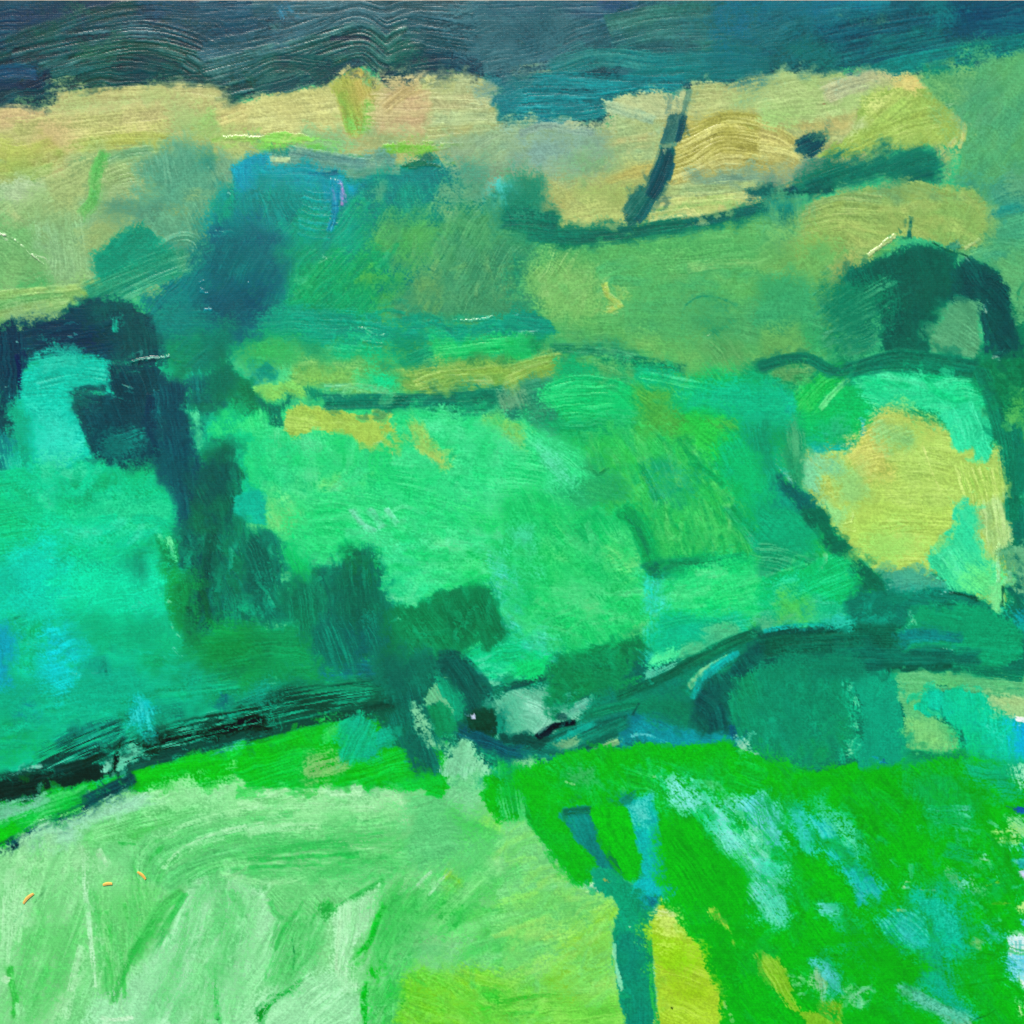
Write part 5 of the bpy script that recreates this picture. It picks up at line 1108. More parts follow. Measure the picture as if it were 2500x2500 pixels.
# ---------------------------------------------------------------- pale mint field
region('mfield')
P('a0d8c0', '240,470 600,330 960,160 1120,180 1180,300 1040,360 760,440 620,480 600,620 300,700 160,620', d=-30, c2='94d6b2', c3='c0ead4', r=.05, e=14)
P('96dba4', '-60,690 230,590 600,600 650,900 640,1400 400,1990 -60,1990', d=-80, c2='88d698', c3='b8ecc4', r=.06, e=20)
A('90da9e 7cd08c aee6b8 6cc87c a0e0ac', '0,700 640,640 640,1900 0,1900', 60, 520, 80, -70, dj=10, a=(.35,.7), r=.07, dry=.35)
P('5abf68', '200,1200 420,1150 560,1250 420,1600 260,1900 140,1932 120,1700 280,1450', d=-62, dry=.25, c2='6cc87c', e=40, a=.85)
P('5cc26c', '640,500 760,440 1000,390 1300,330 1500,330 1300,480 1100,560 900,585 760,590 660,550', d=-14, c2='66c878', c3='88d898', r=.06, e=12)
S('6ccb80', '700,480 1100,370 1932,210', 130, c2='7cd28c', c3='b4eac0', r=.06, dry=.15, e=14)
P('84d498', '760,600 1030,590 1060,820 1040,900 860,740', d=30, c2='78ce8c', e=16)
S('7cd490', '1060,860 1080,680 1300,500 1700,380 1990,310', 190, c2='68c880', c3='a8e6b4', r=.07, dry=.1, e=14)
S('70cb88', '1140,860 1200,700 1400,590 1700,520 1990,470', 170, c2='62c47c', c3='a4e4b2', r=.07, dry=.12, e=14)
S('6ec886', '1250,880 1400,760 1700,660 1990,600', 150, c2='5cc078', c3='98deac', r=.07, dry=.12, e=12)
S('2ea84c', '1125,725 1150,660 1240,580', 18, dry=.15, own_it=False)
S('34ae50', '890,568 1020,572', 18, own_it=False)
P('a4e4b2', '1180,180 1500,110 1932,20 1990,60 1990,330 1500,300 1160,320', d=-12, c2='8cdc9c', c3='c4f2cc', r=.05, e=20)
S('56c070', '1420,860 1600,760 1800,720 1990,700', 90, c2='66c880', c3='a4e2b4', r=.07, dry=.15)
S('a0e2b4', '1440,880 1640,830 1990,800', 50, c2='84d49c', r=.05, dry=.15); S('5cbf78', '1420,920 1640,890 1990,860', 40, c2='78cc90', r=.05, dry=.2)
P('a8e6bc', '1420,930 1990,890 1990,1990 1500,1990 1560,1400', d=-74, c2='98dfac', c3='caf2d6', r=.05, e=18)
P('9ee0b4', '720,1660 1000,1500 1180,1250 1420,940 1560,1000 1500,1500 1400,1990 720,1990', d=-68, c2='a8e6bc', c3='c0eed0', r=.05, e=18)
A('a4e4b8 88d69c 6cc884 b8ecca 58bc70', '1180,1250 1500,960 1932,930 1932,1932 1150,1932', 60, 520, 76, -72, dj=6, a=(.35,.7), r=.07, dry=.4)
S('42b85c', '1640,1450 1630,1700 1640,1890', 34, dry=.45, r=.06, own_it=False); S('1f8a3c', '1640,1890 1646,1900', 26, own_it=False)
P('80d68e', '680,900 1100,880 1170,1150 1060,1350 880,1700 800,1700 740,1400', d=84, c2='6ccc7c', c3='acE6b4', r=.07, e=16)
A('4cba60 84d890 3cb050 a4e4ac', '690,900 1120,900 1100,1250 860,1680 760,1500', 50, 420, 20, 84, dj=4, a=(.35,.75), r=.08, dry=.5)
S('b8eac4', '650,600 650,900 680,1200 710,1650', 44, c2='aae6ba', r=.06, dry=.45, e=10, own_it=False); S('b4eac0', '740,620 800,760', 60, dry=.3, own_it=False)
S('5cc470', '1390,920 1230,1050 1100,1250 990,1450', 90, c2='48bc5e', c3='90dca0', r=.06, dry=.12, e=9)
S('3cb454', '1160,1140 1060,1290 970,1460 900,1640 855,1770', 40, c2='50bc64', c3='2aa040', r=.07, dry=.28, tp=1.3, e=12, a=.85)
S('46b860', '1400,940 1330,1060 1250,1200 1150,1400', 50, c2='64c67c', r=.06, dry=.35); S('2c9a54', '1230,1270 1150,1400', 18, dry=.3, own_it=False)
S('2aa048', '790,1500 800,1640 815,1710', 16, dry=.3, own_it=False)
S('c4f0d0', '760,1880 860,1900 1000,1880', 30, dry=.35, own_it=False)
S('30ac3e', '70,1500 90,1620 115,1760 100,1880', 70, c2='4cbc5c', r=.07, dry=.3, tp=.6, e=8); S('5cc470', '180,1900 260,1700 360,1500', 70, dry=.3, a=.8)
S('c0eac8', '20,1580 60,1600', 60, dry=.3, own_it=False); S('94d8a4', '150,1780 160,1880', 60, dry=.2, own_it=False)
S('14402c', '350,910 310,960 262,1020', 12, own_it=False, th=.02); S('1f8a54', '390,840 340,920', 6, own_it=False)
S('3c9a68', '100,1165 190,1070', 8, own_it=False); S('2f8a58', '1000,1140 1040,1110 1090,1100', 5, own_it=False)
for q in ('1052,650 1060,656', '280,795 284,800', '1012,1490 1020,1494', '1640,1892 1648,1898'):
    S('0f3c22', q, 14, own_it=False)
tile(1, 3)
P('84da94', '-40,-20 560,-20 560,80 480,400 -40,420', d=-10, c2='9ce6a8', c3='b4f0bc', r=.05, e=24)
P('90d4a6', '540,60 700,20 1050,10 1060,110 1180,120 1120,200 560,190', d=80, c2='86d09c', c3='c0ecc8', e=14)
S('b8eec2', '1120,420 1080,240 960,250 900,420', 80, c2='a4e4b0', c3='d4f8da', r=.06, dry=.1)
P('a8e8b4', '760,220 1000,200 1120,300 1120,440 900,440', d=-40, dry=.2, a=.8, e=24)
P('66c980', '-40,400 1000,300 1100,420 1200,760 900,850 -40,880', d=-4, c2='7cd28e', c3='a2e4ae', r=.06, e=16)
A('58c474 8cda9c 44b864 a4e4ae 74ce86', '-20,330 1000,280 1100,820 -20,870', 50, 560, 56, -4, dj=4, a=(.35,.7), r=.08, dry=.4)
S('48b868', '-60,640 300,590 700,560', 60, dry=.45, r=.07, own_it=False)
P('6cc788', '1080,160 1380,180 1700,250 1760,420 1900,500 1700,700 1300,800 1100,760 1140,460', d=-10, c2='62c080', c3='88d49c', r=.04, e=20)
P('78cd96', '1350,-20 1760,-20 1720,100 1660,300 1380,260 1420,120', d=-40, c2='84d2a0', c3='a4e0b4', e=16)
P('44bd5a', '1500,350 1680,340 1800,420 1740,520 1560,480', d=20, dry=.25, c2='58c468', e=26, a=.85)
P('96dc74', '1640,300 1780,320 1800,420 1700,400', d=30, dry=.3, e=20, a=.8)
P('aee8c0', '-40,900 120,880 180,1000 180,1240 60,1400 -40,1500', d=-64, c2='98deac', c3='ccf4d8', e=16)
P('98dfac', '-40,1350 200,1160 440,1500 -40,1990', d=-62, c2='86d69a', c3='bceecb', r=.06, e=20)
P('7cd08e', '90,960 120,890 700,860 940,860 720,980 560,1130 380,1145 200,1140', d=40, c2='70ca84', c3='98deA4', r=.06, e=10)
S('66c47c', '110,1000 200,1130 540,1140', 40, c2='4cb868', dry=.25, r=.05); S('42b85e', '540,1130 680,1020 820,930 960,850', 60, c2='58c270', dry=.15, r=.06)
P('3aa850', '490,1050 550,1040 540,1110 500,1110', d=-70, dry=.3, e=10)
P('5cc072', '210,1150 530,1140 500,1300 380,1500 260,1640 140,1640 200,1400', d=-68, c2='6cca82', c3='98dea8', r=.07, e=14)
A('4cb864 80d494 a8e6b8 34a850', '200,1150 540,1150 380,1560 60,1800', 60, 400, 22, -64, dj=5, a=(.35,.7), r=.08, dry=.45)
P('b4ecc4', '560,1150 760,980 930,880 940,1000 880,1180 720,1440 700,1560 780,1640 640,1700 600,1500 580,1300', d=-82, c2='a4e4b4', c3='d0f6da', r=.06, e=12)
S('ccf4d4', '640,1140 610,1400 620,1620 720,1690', 30, c2='b4eac0', r=.05, dry=.2); S('98dca8', '760,1000 740,1200 690,1420', 40, dry=.3, own_it=False)
P('a8e8bc', '-40,1990 120,1720 400,1560 560,1520 640,1700 800,1720 800,1990', d=-40, c2='9ce0b0', c3='c4f2d2', r=.05, e=18)
S('1f9a3e', '20,1900 100,1790 220,1690 340,1600', 40, dry=.48, g=.7, r=.07, e=6, own_it=False); S('128a34', '10,1880 60,1820', 30, dry=.4, own_it=False)
S('0f6a34', '275,1290 290,1420 280,1520', 8, own_it=False)
P('4ebf68', '960,880 1300,860 1360,960 1320,1250 1200,1500 980,1500 900,1300', d=-64, c2='58c470', c3='7cd48c', r=.05, e=20)
P('6cc282', '1080,1190 1340,1180 1500,1300 1500,1480 1280,1500 1180,1440', d=-20, c2='62bc78', c3='8cd29c', e=26)
S('84cc90', '1040,1480 1160,1340 1340,1300 1490,1320', 70, c3='acdeb0', dry=.25, r=.06)
P('24b842', '1360,980 1600,900 1680,960 1640,1140 1560,1250 1400,1200', d=-10, c2='34be50', c3='58c868', r=.05, e=24)
P('5cc878', '1340,780 1800,600 1990,540 1990,960 1700,960 1400,1000 1180,1000', d=-45, c2='6ccf80', c3='9cdf9c', r=.05, e=22)
S('c0ecd0', '1300,960 1400,840 1490,765', 22, dry=.15, r=.05); S('b8e8c8', '1180,940 1260,840 1330,780', 30, dry=.35, own_it=False); S('a4e0b0', '1080,960 1140,830', 40, dry=.4, own_it=False)
P('88cc4c', '1380,880 1500,800 1530,860 1430,940', d=-45, dry=.2, e=14, a=.9)
P('8edc98', '1760,700 1990,520 1990,780 1800,880', d=-40, dry=.12, e=24, c2='a0e4a4')
P('68cc70', '1640,960 1990,820 1990,1560 1700,1500 1560,1350', d=-14, c2='5cc868', c3='8cd88c', r=.04, e=30)
S('2ab83c', '985,1030 920,1150 870,1290 740,1460', 56, c2='3cbe50', dry=.15, r=.06, e=7)
P('12aa1c', '800,1500 880,1460 940,1520 940,1600 880,1640 820,1600', d=70, c2='1eb02c', e=9); P('9ce0ac', '740,1470 830,1400 860,1440 790,1500', d=-30, dry=.15, e=8)
S('14a824', '850,1620 820,1760 825,1990', 50, c2='1cb034', r=.06, e=5, rough=.3)
P('48c060', '860,1620 1150,1480 1200,1640 1130,1990 860,1990', d=-70, c2='58c46c', c3='84d68c', r=.05, e=18)
A('34b850 64c878 8cd89c 22ac34', '860,1650 1140,1560 1140,1932 870,1932', 36, 160, 26, -70, dj=20, a=(.35,.75), r=.07, dry=.5)
S('1cb02c', '1130,1640 1120,1800 1130,1990', 44, dry=.4, r=.06, own_it=False)
P('78ce64', '1180,1560 1360,1520 1700,1540 1990,1480 1990,1990 1140,1990', d=20, c2='74cc44', c3='a4e070', r=.05, e=20)
P('80c84c', '1480,1580 1620,1560 1700,1720 1600,1850 1500,1760', d=30, dry=.15, c2='94cc30', e=34)
P('6ccc4c', '1300,1480 1520,1500 1460,1600 1250,1580', d=30, dry=.15, e=24, a=.85)
P('34c034', '1680,1720 1932,1640 1990,1700 1960,1840 1760,1860', d=-24, dry=.2, c2='4cc64c', e=26)
A('78d058 64c650 94d86c 84cc44 54c050', '1180,1560 1932,1520 1932,1932 1160,1932', 70, 240, 36, 28, dj=20, a=(.3,.6), r=.06, dry=.4)
A('5cc474 78d088 48b860 94dc9c', '960,860 1932,620 1932,1500 1000,1480', 80, 260, 44, -30, dj=26, a=(.25,.5), r=.05, dry=.35)
tile(2, 3)
P('82d490', '-60,380 80,340 200,490 380,740 470,870 640,910 700,960 560,1060 -60,1040', d=-8, c2='76cc84', c3='a4e2ac', r=.04, e=9)
P('7cd07a', '-60,960 500,960 760,1020 790,1100 740,1170 700,1200 300,1400 -60,1600', d=-14, c2='74cc7c', c3='9cdc90', r=.04, e=12)
P('9cd84e', '200,1600 480,1250 720,1060 790,1100 745,1180 770,1450 800,1650 840,1990 -60,1990', d=-34, c2='8ed254', c3='b4e078', r=.05, e=18)
P('7ccf70', '440,1400 740,1300 780,1600 840,1850 840,1990 500,1990', d=-30, dry=.12, c2='8cd468', e=30)
P('6cc854', '-60,1640 300,1560 480,1740 760,1720 840,1990 -60,1990', d=-4, c2='80d060', c3='a0dc78', r=.05, e=24)
S('38b83c', '-60,1760 160,1720 360,1710', 24, dry=.35, own_it=False); S('48bc48', '-60,1850 200,1840', 24, dry=.4, own_it=False)
A('84d478 98dc74 6cc86c b0e080 7cd08c', '0,500 300,700 720,1000 740,1500 820,1900 0,1900', 90, 320, 40, -28, dj=16, a=(.25,.5), r=.05, dry=.35)
S('c8f0d0', '470,860 620,890 660,920', 40, dry=.35, own_it=False)

# ---------------------------------------------------------------- far side of the dell: hedge sweep, teal blocks
region('btree'); tile(2, 2)
P('0f8558', '255,1270 270,1160 400,1050 560,990 720,960 850,925 990,945 1005,1040 880,1140 820,1250 800,1360 560,1430 420,1480 360,1530 300,1500 270,1390', d=20, c2='0d7c58', c3='2a9f74', r=.06, e=12)
P('0c7052', '820,940 980,940 1000,1020 900,1120 800,1080', d=50, dry=.12, e=14)
S('0c6e54', '400,1170 560,1160 720,1160 860,1190', 24, dry=.2, own_it=False)
P('12a060', '820,1250 980,1240 960,1310 820,1370', d=-20, dry=.15, e=12)
A('0f8a5c 0c7454 2aa478 18966a', '280,1120 960,960 820,1300 330,1480', 40, 180, 34, 60, dj=40, a=(.3,.6), r=.06, dry=.4)
S('0a6a50', '310,1300 400,1310 430,1400 370,1470 310,1420', 16, own_it=False, dry=.2)
S('0b5c54', '-60,1330 80,1290 240,1240', 60, c2='0a4c4c', dry=.35, r=.08)
P('4ad890', '-60,1150 240,1140 250,1230 60,1270 -60,1300', d=-16, dry=.2, c2='22c47c', e=14)
region('road')
P('0b8064', '560,1430 800,1380 1000,1320 1300,1190 1700,1060 1700,1250 1660,1640 1400,1700 800,1620 560,1560', d=-20, c2='0c7664', c3='22947c', r=.05, e=14)
P('0f8286', '780,1600 1000,1560 1400,1640 1680,1620 1720,1760 1660,1910 1450,1900 1200,1860 820,1790', d=14, c2='0d7a80', c3='2f9ca0', r=.05, e=14)
P('0c6870', '820,1570 960,1520 1020,1590 900,1640', d=-14, c2='0d6a7c', e=16)
P('178c94', '880,1650 1300,1640 1560,1720 1500,1800 1000,1760', d=18, dry=.2, c2='1a98a0', e=26, a=.85)
S('7cc8c8', '900,1690 1000,1680 1200,1750', 20, dry=.5, own_it=False)
S('0b7a5c', '580,1530 760,1480 960,1440', 80, c3='48ac84', r=.08, dry=.2)
P('0c7458', '920,1500 960,1430 1100,1380 1400,1400 1380,1560 1100,1560', d=30, c2='0b8060', e=16)
S('0d4a44', '910,1530 960,1440', 20, own_it=False)
S('0a5e4a', '780,1400 1000,1310 1200,1220 1400,1110 1600,1010 1800,930 2000,880', 72, c2='0d6a50', c3='2f8460', r=.06, dry=.06, e=6, tp=1.3)
S('8cc898', '1330,1330 1460,1200 1640,1090', 50, c2='7ac090', r=.05, dry=.15, e=8)
S('1aaaa2', '1370,1400 1430,1270 1560,1150 1710,1060', 74, c2='22b0a4', r=.04, e=7, tp=.9)
P('0b5450', '1390,1390 1480,1290 1640,1180 1760,1000 1990,890 1990,1250 1680,1260 1640,1480 1690,1680 1560,1640 1440,1640 1370,1560', d=55, c2='0b6054', c3='1f7c6c', r=.08, e=9, v=.16)
S('0a4c4c', '1420,1400 1520,1480 1560,1640', 150, c2='0c5a54', c3='2a7c70', r=.1, dry=.1)
S('0b5c70', '1660,1600 1690,1720', 60, dry=.2)
region('dell')
S('0c6458', '-80,1730 200,1760 420,1690 640,1620 900,1560', 110, c2='0d6c5c', c3='1f8c78', r=.07, dry=.08, e=9)
S('12a08c', '330,1740 480,1660 620,1600', 44, dry=.15, r=.05); S('0d7460', '160,1830 400,1780 600,1700 860,1580', 100, c2='0f8068', c3='3aa088', r=.08, dry=.15)
S('05202a', '185,1725 280,1640 400,1600 490,1590', 74, c2='0a3038', r=.06, e=4, tp=.7, th=.12, n='paint_mark', l='near black leaf shaped stroke beside the pale pond')
P('08352f', '-80,1690 60,1685 180,1720 260,1720 200,1780 40,1770 -80,1760', d=14, c2='0c5048', e=9, dry=.06)
P('82bb8a', '340,1760 440,1690 520,1680 500,1740 400,1810', d=-40, c2='74b488', dry=.1, e=9)
P('0c6a60', '-60,1770 160,1800 380,1800 360,1880 -60,1880', d=4, c2='127868', c3='3c9c84', dry=.1, e=12)
S('0b6656', '380,1850 600,1760 800,1660', 70, c2='0d7460', dry=.1, r=.07)
S('92c08a', '370,1885 560,1840 700,1770 810,1730', 50, c2='84ba88', c3='b4d4a0', r=.05, dry=.1, e=7)
S('30b070', '480,1900 640,1850', 40, dry=.2, own_it=False)
P('7cd890', '-60,1830 60,1830 220,1880 200,1990 -60,1990', d=85, dry=.35, c2='a8e8b0', e=12)
region('shed')
P('0a8560', '1640,1260 1990,1220 1990,1880 1860,1850 1760,1800 1720,1700 1670,1600 1640,1440', d=76, c2='088062', c3='1f9674', r=.05, e=7)
P('84c4a4', '1690,1690 1740,1740 1770,1820 1850,1830 1900,1930 1680,1910 1720,1790', d=60, c2='94ccb0', e=7)
S('c8e4f0', '1750,1910 1850,1900 1910,1930', 34, own_it=False, dry=.2); S('143c5c', '1860,1900 1940,1990', 18, own_it=False)
tile(3, 2)
P('067d60', '-60,1200 300,1180 640,1210 620,1500 600,1800 560,1900 300,1940 -60,1940', d=76, c2='088564', c3='1a9070', r=.05, e=9)
P('0a8a58', '420,1650 600,1560 580,1820 300,1880', d=-40, dry=.15, e=34, a=.85)
A('067860 0c8c68 1f9a78 05705a', '-40,1240 600,1240 580,1880 -40,1880', 50, 220, 50, 74, dj=24, a=(.25,.55), r=.05, dry=.4)
P('30a880', '590,1260 660,1250 690,1500 710,1700 690,1850 560,1860 610,1700 600,1450', d=82, c2='18946c', c3='a8e0c0', dry=.25, e=9, r=.06)
A('7ccaA4 58b48c', '600,1260 660,1260 700,1800 600,1840', 16, 70, 18, 60, dj=40, a=(.5,.9), dry=.5)
P('8cd4a8', '540,1800 680,1770 680,1850 560,1850', d=10, dry=.45, e=10)
P('059073', '660,1240 800,1220 1000,1215 1020,1300 1030,1480 1060,1700 1065,1800 1030,1910 700,1920 700,1700 690,1450', d=86, c2='069878', c3='0a8868', r=.035, e=6)
P('66b87a', '1000,1225 1240,1190 1400,1175 1560,1220 1990,1260 1990,1460 1700,1420 1560,1380 1200,1335 1180,1420 1130,1470 1200,1540 1330,1570 1440,1620 1460,1720 1500,1750 1440,1810 1060,1800 1060,1690 1030,1480', d=2, c2='62b07c', c3='84c490', r=.045, e=7)
P('86c47c', '1060,1560 1200,1560 1340,1660 1420,1780 1200,1790 1070,1760', d=85, c2='76be80', c3='98cc84', e=20)
S('5aa878', '1180,1330 1500,1350 1800,1390 1990,1370', 30, own_it=False, dry=.2, r=.06)
P('16b89a', '1200,1345 1380,1340 1600,1370 1700,1450 1800,1520 1990,1580 1990,1990 1480,1990 1500,1750 1440,1640 1330,1570 1200,1545 1130,1475 1190,1420', d=84, c2='12b488', c3='4cccb0', r=.05, e=6)
P('1c9ed0', '1840,1560 1990,1560 1990,1900 1880,1880', d=88, c2='1aaac0', e=30)
P('12b07c', '1440,1640 1600,1600 1640,1880 1480,1932', d=86, dry=.1, e=26, a=.85)
P('50c4a8', '1640,1600 1790,1690 1760,1740 1660,1680', d=40, dry=.35, e=14)
P('a4c48c', '1640,1400 1932,1370 1990,1400 1990,1570 1800,1520', d=14, c2='8cbc88', c3='ccdcb0', e=10, r=.06)
S('e8f4ec', '1870,1560 1932,1570', 30, own_it=False, dry=.4)
P('2c9a68', '1030,1800 1240,1800 1460,1800 1490,1990 1030,1990', d=2, c2='22905f', c3='7cc898', r=.07, e=9, dry=.08)
S('1a7f5a', '1050,1830 1260,1850 1480,1840', 60, dry=.4, r=.07); S('1f8a68', '1600,1800 1620,1860', 44, dry=.2, own_it=False)
S('2f8cd4', '840,1880 850,1900', 40, own_it=False, th=.2); S('0d3c78', '870,1860 875,1910', 16, own_it=False)
P('0f4c78', '-60,1850 20,1850 70,1900 60,1990 -60,1990', d=30, e=10)
region('gslope')
P('06a070', '-60,-40 230,-40 340,160 360,260 200,360 -60,340', d=50, c2='08a878', c3='1cac80', e=16)
P('2a9c68', '-60,220 160,320 330,330 400,280 340,420 120,440 -60,500', d=14, c2='1f9468', c3='8ccf9c', dry=.1, e=14, r=.07)
P('14b868', '-60,520 130,440 300,400 430,340 520,325 610,375 670,470 690,560 640,640 500,680 300,660 100,690 -60,720', d=-22, c2='1cbc70', c3='5cd49c', r=.05, e=6, th=.12, rim=.06)
P('44d0a0', '80,600 240,520 330,520 300,600 160,650', d=-20, dry=.2, e=24, a=.85)
S('58d088', '-20,490 130,440 300,395', 16, own_it=False, th=.3, rim=.15); S('78cc94', '380,440 430,380 430,310', 24, own_it=False, th=.3, rim=.15, dry=.1)
P('30b882', '-60,700 300,650 560,660 640,760 640,850 300,880 -60,910', d=-8, c2='3cbc8c', c3='80dcb8', r=.06, e=12)
P('54bf5c', '90,680 250,680 230,780 120,800', d=50, dry=.15, e=24, a=.85); P('5cac80', '-60,800 200,760 160,860 -60,900', d=-10, dry=.2, e=20, a=.8)
region('yfield')
P('a6cf59', '430,-40 1400,-40 1380,80 1300,140 1260,200 1180,340 1150,385 1000,405 830,432 760,370 660,270 560,160', d=3, c2='a8cb58', c3='c4dc78', r=.045, e=6)
P('88cc60', '700,220 1080,190 1120,300 900,400 780,380', d=3, dry=.15, c2='96cc60', e=36, a=.85)
P('84d080', '440,-20 600,-20 560,120 480,60', d=60, dry=.2, e=20, a=.85)
S('c4e488', '580,90 630,70 640,0', 16, own_it=False, th=.25, rim=.15)
P('44a480', '840,440 1160,390 1240,450 1340,500 1380,570 1240,600 930,600', d=-10, c2='3a9c84', c3='60b48c', r=.04, e=9)
P('28a088', '1000,590 1200,510 1380,520 1420,590 1200,620', d=-14, dry=.2, c2='3cb090', e=14)
P('30d094', '1390,-40 1575,-40 1590,180 1640,290 1740,380 1740,560 1690,650 1560,620 1420,570 1260,450 1170,390 1200,280 1300,170 1370,110', d=60, c2='38d08c', c3='70e4b0', r=.05, e=6)
P('64df7c', '1440,470 1660,380 1740,420 1700,660 1540,610', d=40, dry=.1, c2='58da80', e=30)
P('a0c66a', '1575,-40 1810,-40 1815,260 1760,260 1740,330 1640,230', d=80, c2='92c274', c3='d0de98', r=.1, e=8)
S('b0ee9c', '1745,230 1735,380 1740,560 1745,740', 34, c2='8ce8a8', r=.06, th=.35, rim=.25, rough=.25, e=4, n='paint_ridge', l='pale lime vertical ridge near the right edge')
P('7ce08c', '1660,560 1750,540 1760,720 1720,770 1660,740', d=88, c2='68d884', e=7, r=.06)
region('rslope')
P('13705f', '1810,-40 1990,-40 1990,320 1850,320 1830,200', d=80, c2='187a64', c3='4c9c7c', r=.07, e=8, dry=.05)
P('5ca87c', '1790,300 1990,290 1990,560 1960,700 1790,560', d=20, c2='66ae82', c3='8cc498', r=.06, e=9)
A('0f5a54 16685c', '1840,330 1932,330 1932,700 1850,600', 20, 50, 22, 50, dj=20, a=(.5,.9), dry=.4)
S('052f28', '1770,560 1768,720', 24, c2='0a4438', e=4, own_it=False)
S('14745c', '1800,560 1870,640 1932,760', 60, c2='0f6060', dry=.3, r=.07)
P('1a98a0', '1830,760 1960,720 1990,900 1900,900 1850,840', d=40, c2='14a08c', e=16, dry=.1)
region('road')
P('0c6a52', '220,-40 440,-40 500,80 570,190 700,310 830,430 930,600 820,640 700,600 690,500 600,370 480,320 380,260 320,160', d=52, c2='0d6050', c3='22805f', r=.06, e=9)
P('0c7862', '640,640 900,590 1250,605 1400,610 1640,690 1660,720 1100,720 1080,860 700,880 640,800', d=10, c2='0b7060', c3='22907c', r=.06, e=10)
A('0a6a58 14886c 3ca48c', '680,640 1080,640 1060,860 680,860', 20, 160, 36, -30, dj=30, a=(.35,.7), dry=.4)
S('06382c', '1360,605 1450,620 1600,670', 16, own_it=False, th=.02); S('eef8ee', '1330,606 1400,603', 9, own_it=False, th=.25)
P('079068', '1090,740 1300,710 1640,710 1760,770 1840,830 1920,920 1900,1080 1820,1170 1560,1170 1200,1160 1060,1000', d=4, c2='08986c', c3='1fa47c', r=.04, e=8)
S('0b6652', '-80,1010 200,970 600,950 1000,960', 210, c2='0a5a4c', c3='1f7c64', r=.09, dry=.05, e=7, v=.16)
S('0b6e5c', '500,1100 900,1110 1300,1110 1600,1130', 170, c2='0a6054', c3='1f8a74', r=.08, dry=.08, e=8)
S('095248', '-80,930 200,900 600,870', 40, dry=.3, r=.08); S('0a5848', '900,1195 1200,1170 1440,1160', 44, dry=.2, r=.07)
S('0c7870', '1000,940 1200,920 1460,950', 90, c2='0f8480', c3='1f9890', dry=.2, r=.06, e=14)
S('0d6a54', '1380,1180 1600,1200 1932,1240', 90, c2='128060', c3='4cb08c', r=.1, dry=.3)
P('0b8062', '-60,1120 640,1060 700,1220 300,1240 -60,1260', d=10, c2='0a7860', dry=.1, e=20)
S('8cd4b4', '1300,1020 1420,1050', 20, own_it=False, dry=.45); S('8cd4a8', '1070,750 1110,850', 34, dry=.45, own_it=False)
P('40b49c', '400,840 560,760 640,820 620,860 420,870', d=-10, dry=.4, e=10)
S('30bcb0', '-40,900 200,860 420,850', 30, dry=.3, own_it=False)

# ---------------------------------------------------------------- forked trunk and the vivid green foliage
region('vgreen'); tile(1, 3)
P('0abf24', '500,62 560,10 700,-40 1000,-80 1250,-100 1350,30 1430,110 1440,150 1390,190 1290,160 1180,60 1040,0 700,18', d=14, c2='12c434', c3='34cc54', r=.04, e=5)
P('20b88c', '1040,10 1120,0 1200,80 1180,110 1080,110', d=40, c2='2cbc94', e=7)
P('0cbf1f', '1670,180 1740,120 1810,85 1990,90 1990,380 1900,385 1825,405 1780,350 1720,290 1690,230', d=-40, c2='10b828', e=5)
P('14b090', '1770,-20 1990,-40 1990,120 1880,110 1800,80', d=40, c2='48c8a4', dry=.1, e=10)
tile(1, 2)
P('0cc52a', '-60,1720 150,1690 330,1650 520,1600 640,1590 660,1680 640,1860 900,1800 1060,1750 1140,1800 1330,1940 1400,2060 -60,2060', d=-12, c2='10c83c', c3='38d458', r=.05, e=7)
P('11ac68', '640,1590 700,1540 770,1515 850,1550 900,1650 915,1760 900,1830 800,1860 640,1850 650,1700', d=-70, c2='16b28c', c3='2abc94', r=.045, e=7)
P('17b4a0', '760,1760 900,1740 920,1800 840,1840', d=0, dry=.2, e=20, a=.8)
P('12b274', '905,1660 1000,1630 1050,1720 1020,1760 930,1790', d=-20, c2='18b890', e=8)
P('14a884', '1150,1790 1250,1830 1320,1920 1260,1930 1180,1860', d=34, dry=.15, c2='20b494', e=10)
P('8cc878', '300,1940 640,1870 720,1840 660,1932 400,1990', d=-14, dry=.3, e=20, a=.9)
tile(2, 2)
P('0cc32a', '380,1960 520,1880 700,1800 860,1765 960,1765 1100,1830 1250,1830 1340,1770 1440,1880 1520,1990 380,2060', d=10, c2='12c63c', c3='40d45c', r=.05, e=9)
tile(2, 3)
P('20b064', '-60,-20 160,-20 170,200 140,330 -60,340', d=80, dry=.15, c2='14bc34', c3='9ce0b8', e=14)
P('0cc024', '140,-40 1990,-40 1990,1990 1560,1990 1540,1700 1420,1400 1180,1050 1240,880 1130,600 900,300 600,330 400,340 640,760 600,860 470,860 200,480 120,340', d=58, c2='10bc38', c3='0cb818', r=.05, e=8)
P('10bc3c', '300,60 900,-20 1990,-40 1990,200 1100,220 700,180 400,250', d=20, c2='0cc22c', c3='78dc90', r=.06, e=20, dry=.05)
A('0cc424 12bc44 06b812 1cc850 5cd480', '200,0 1932,0 1932,1900 1600,1900 1250,1000 1150,300 300,280', 110, 260, 50, 52, dj=16, a=(.25,.6), r=.06, dry=.35)
P('06b80c', '1150,500 1400,400 1720,760 1800,1100 1600,1050 1300,1000 1160,800', d=55, c2='08b412', c3='10c028', r=.045, e=24)
P('05ae12', '1500,1400 1900,1500 1932,1932 1600,1932', d=60, c2='08a81c', e=40, a=.8)
P('4cb868', '420,60 600,20 560,90 440,110', d=-30, dry=.4, e=14, a=.8)
pass
pass
pass
S('5cd8a8', '1740,760 1820,900 1932,1060', 120, dry=.4, g=.6, own_it=False)
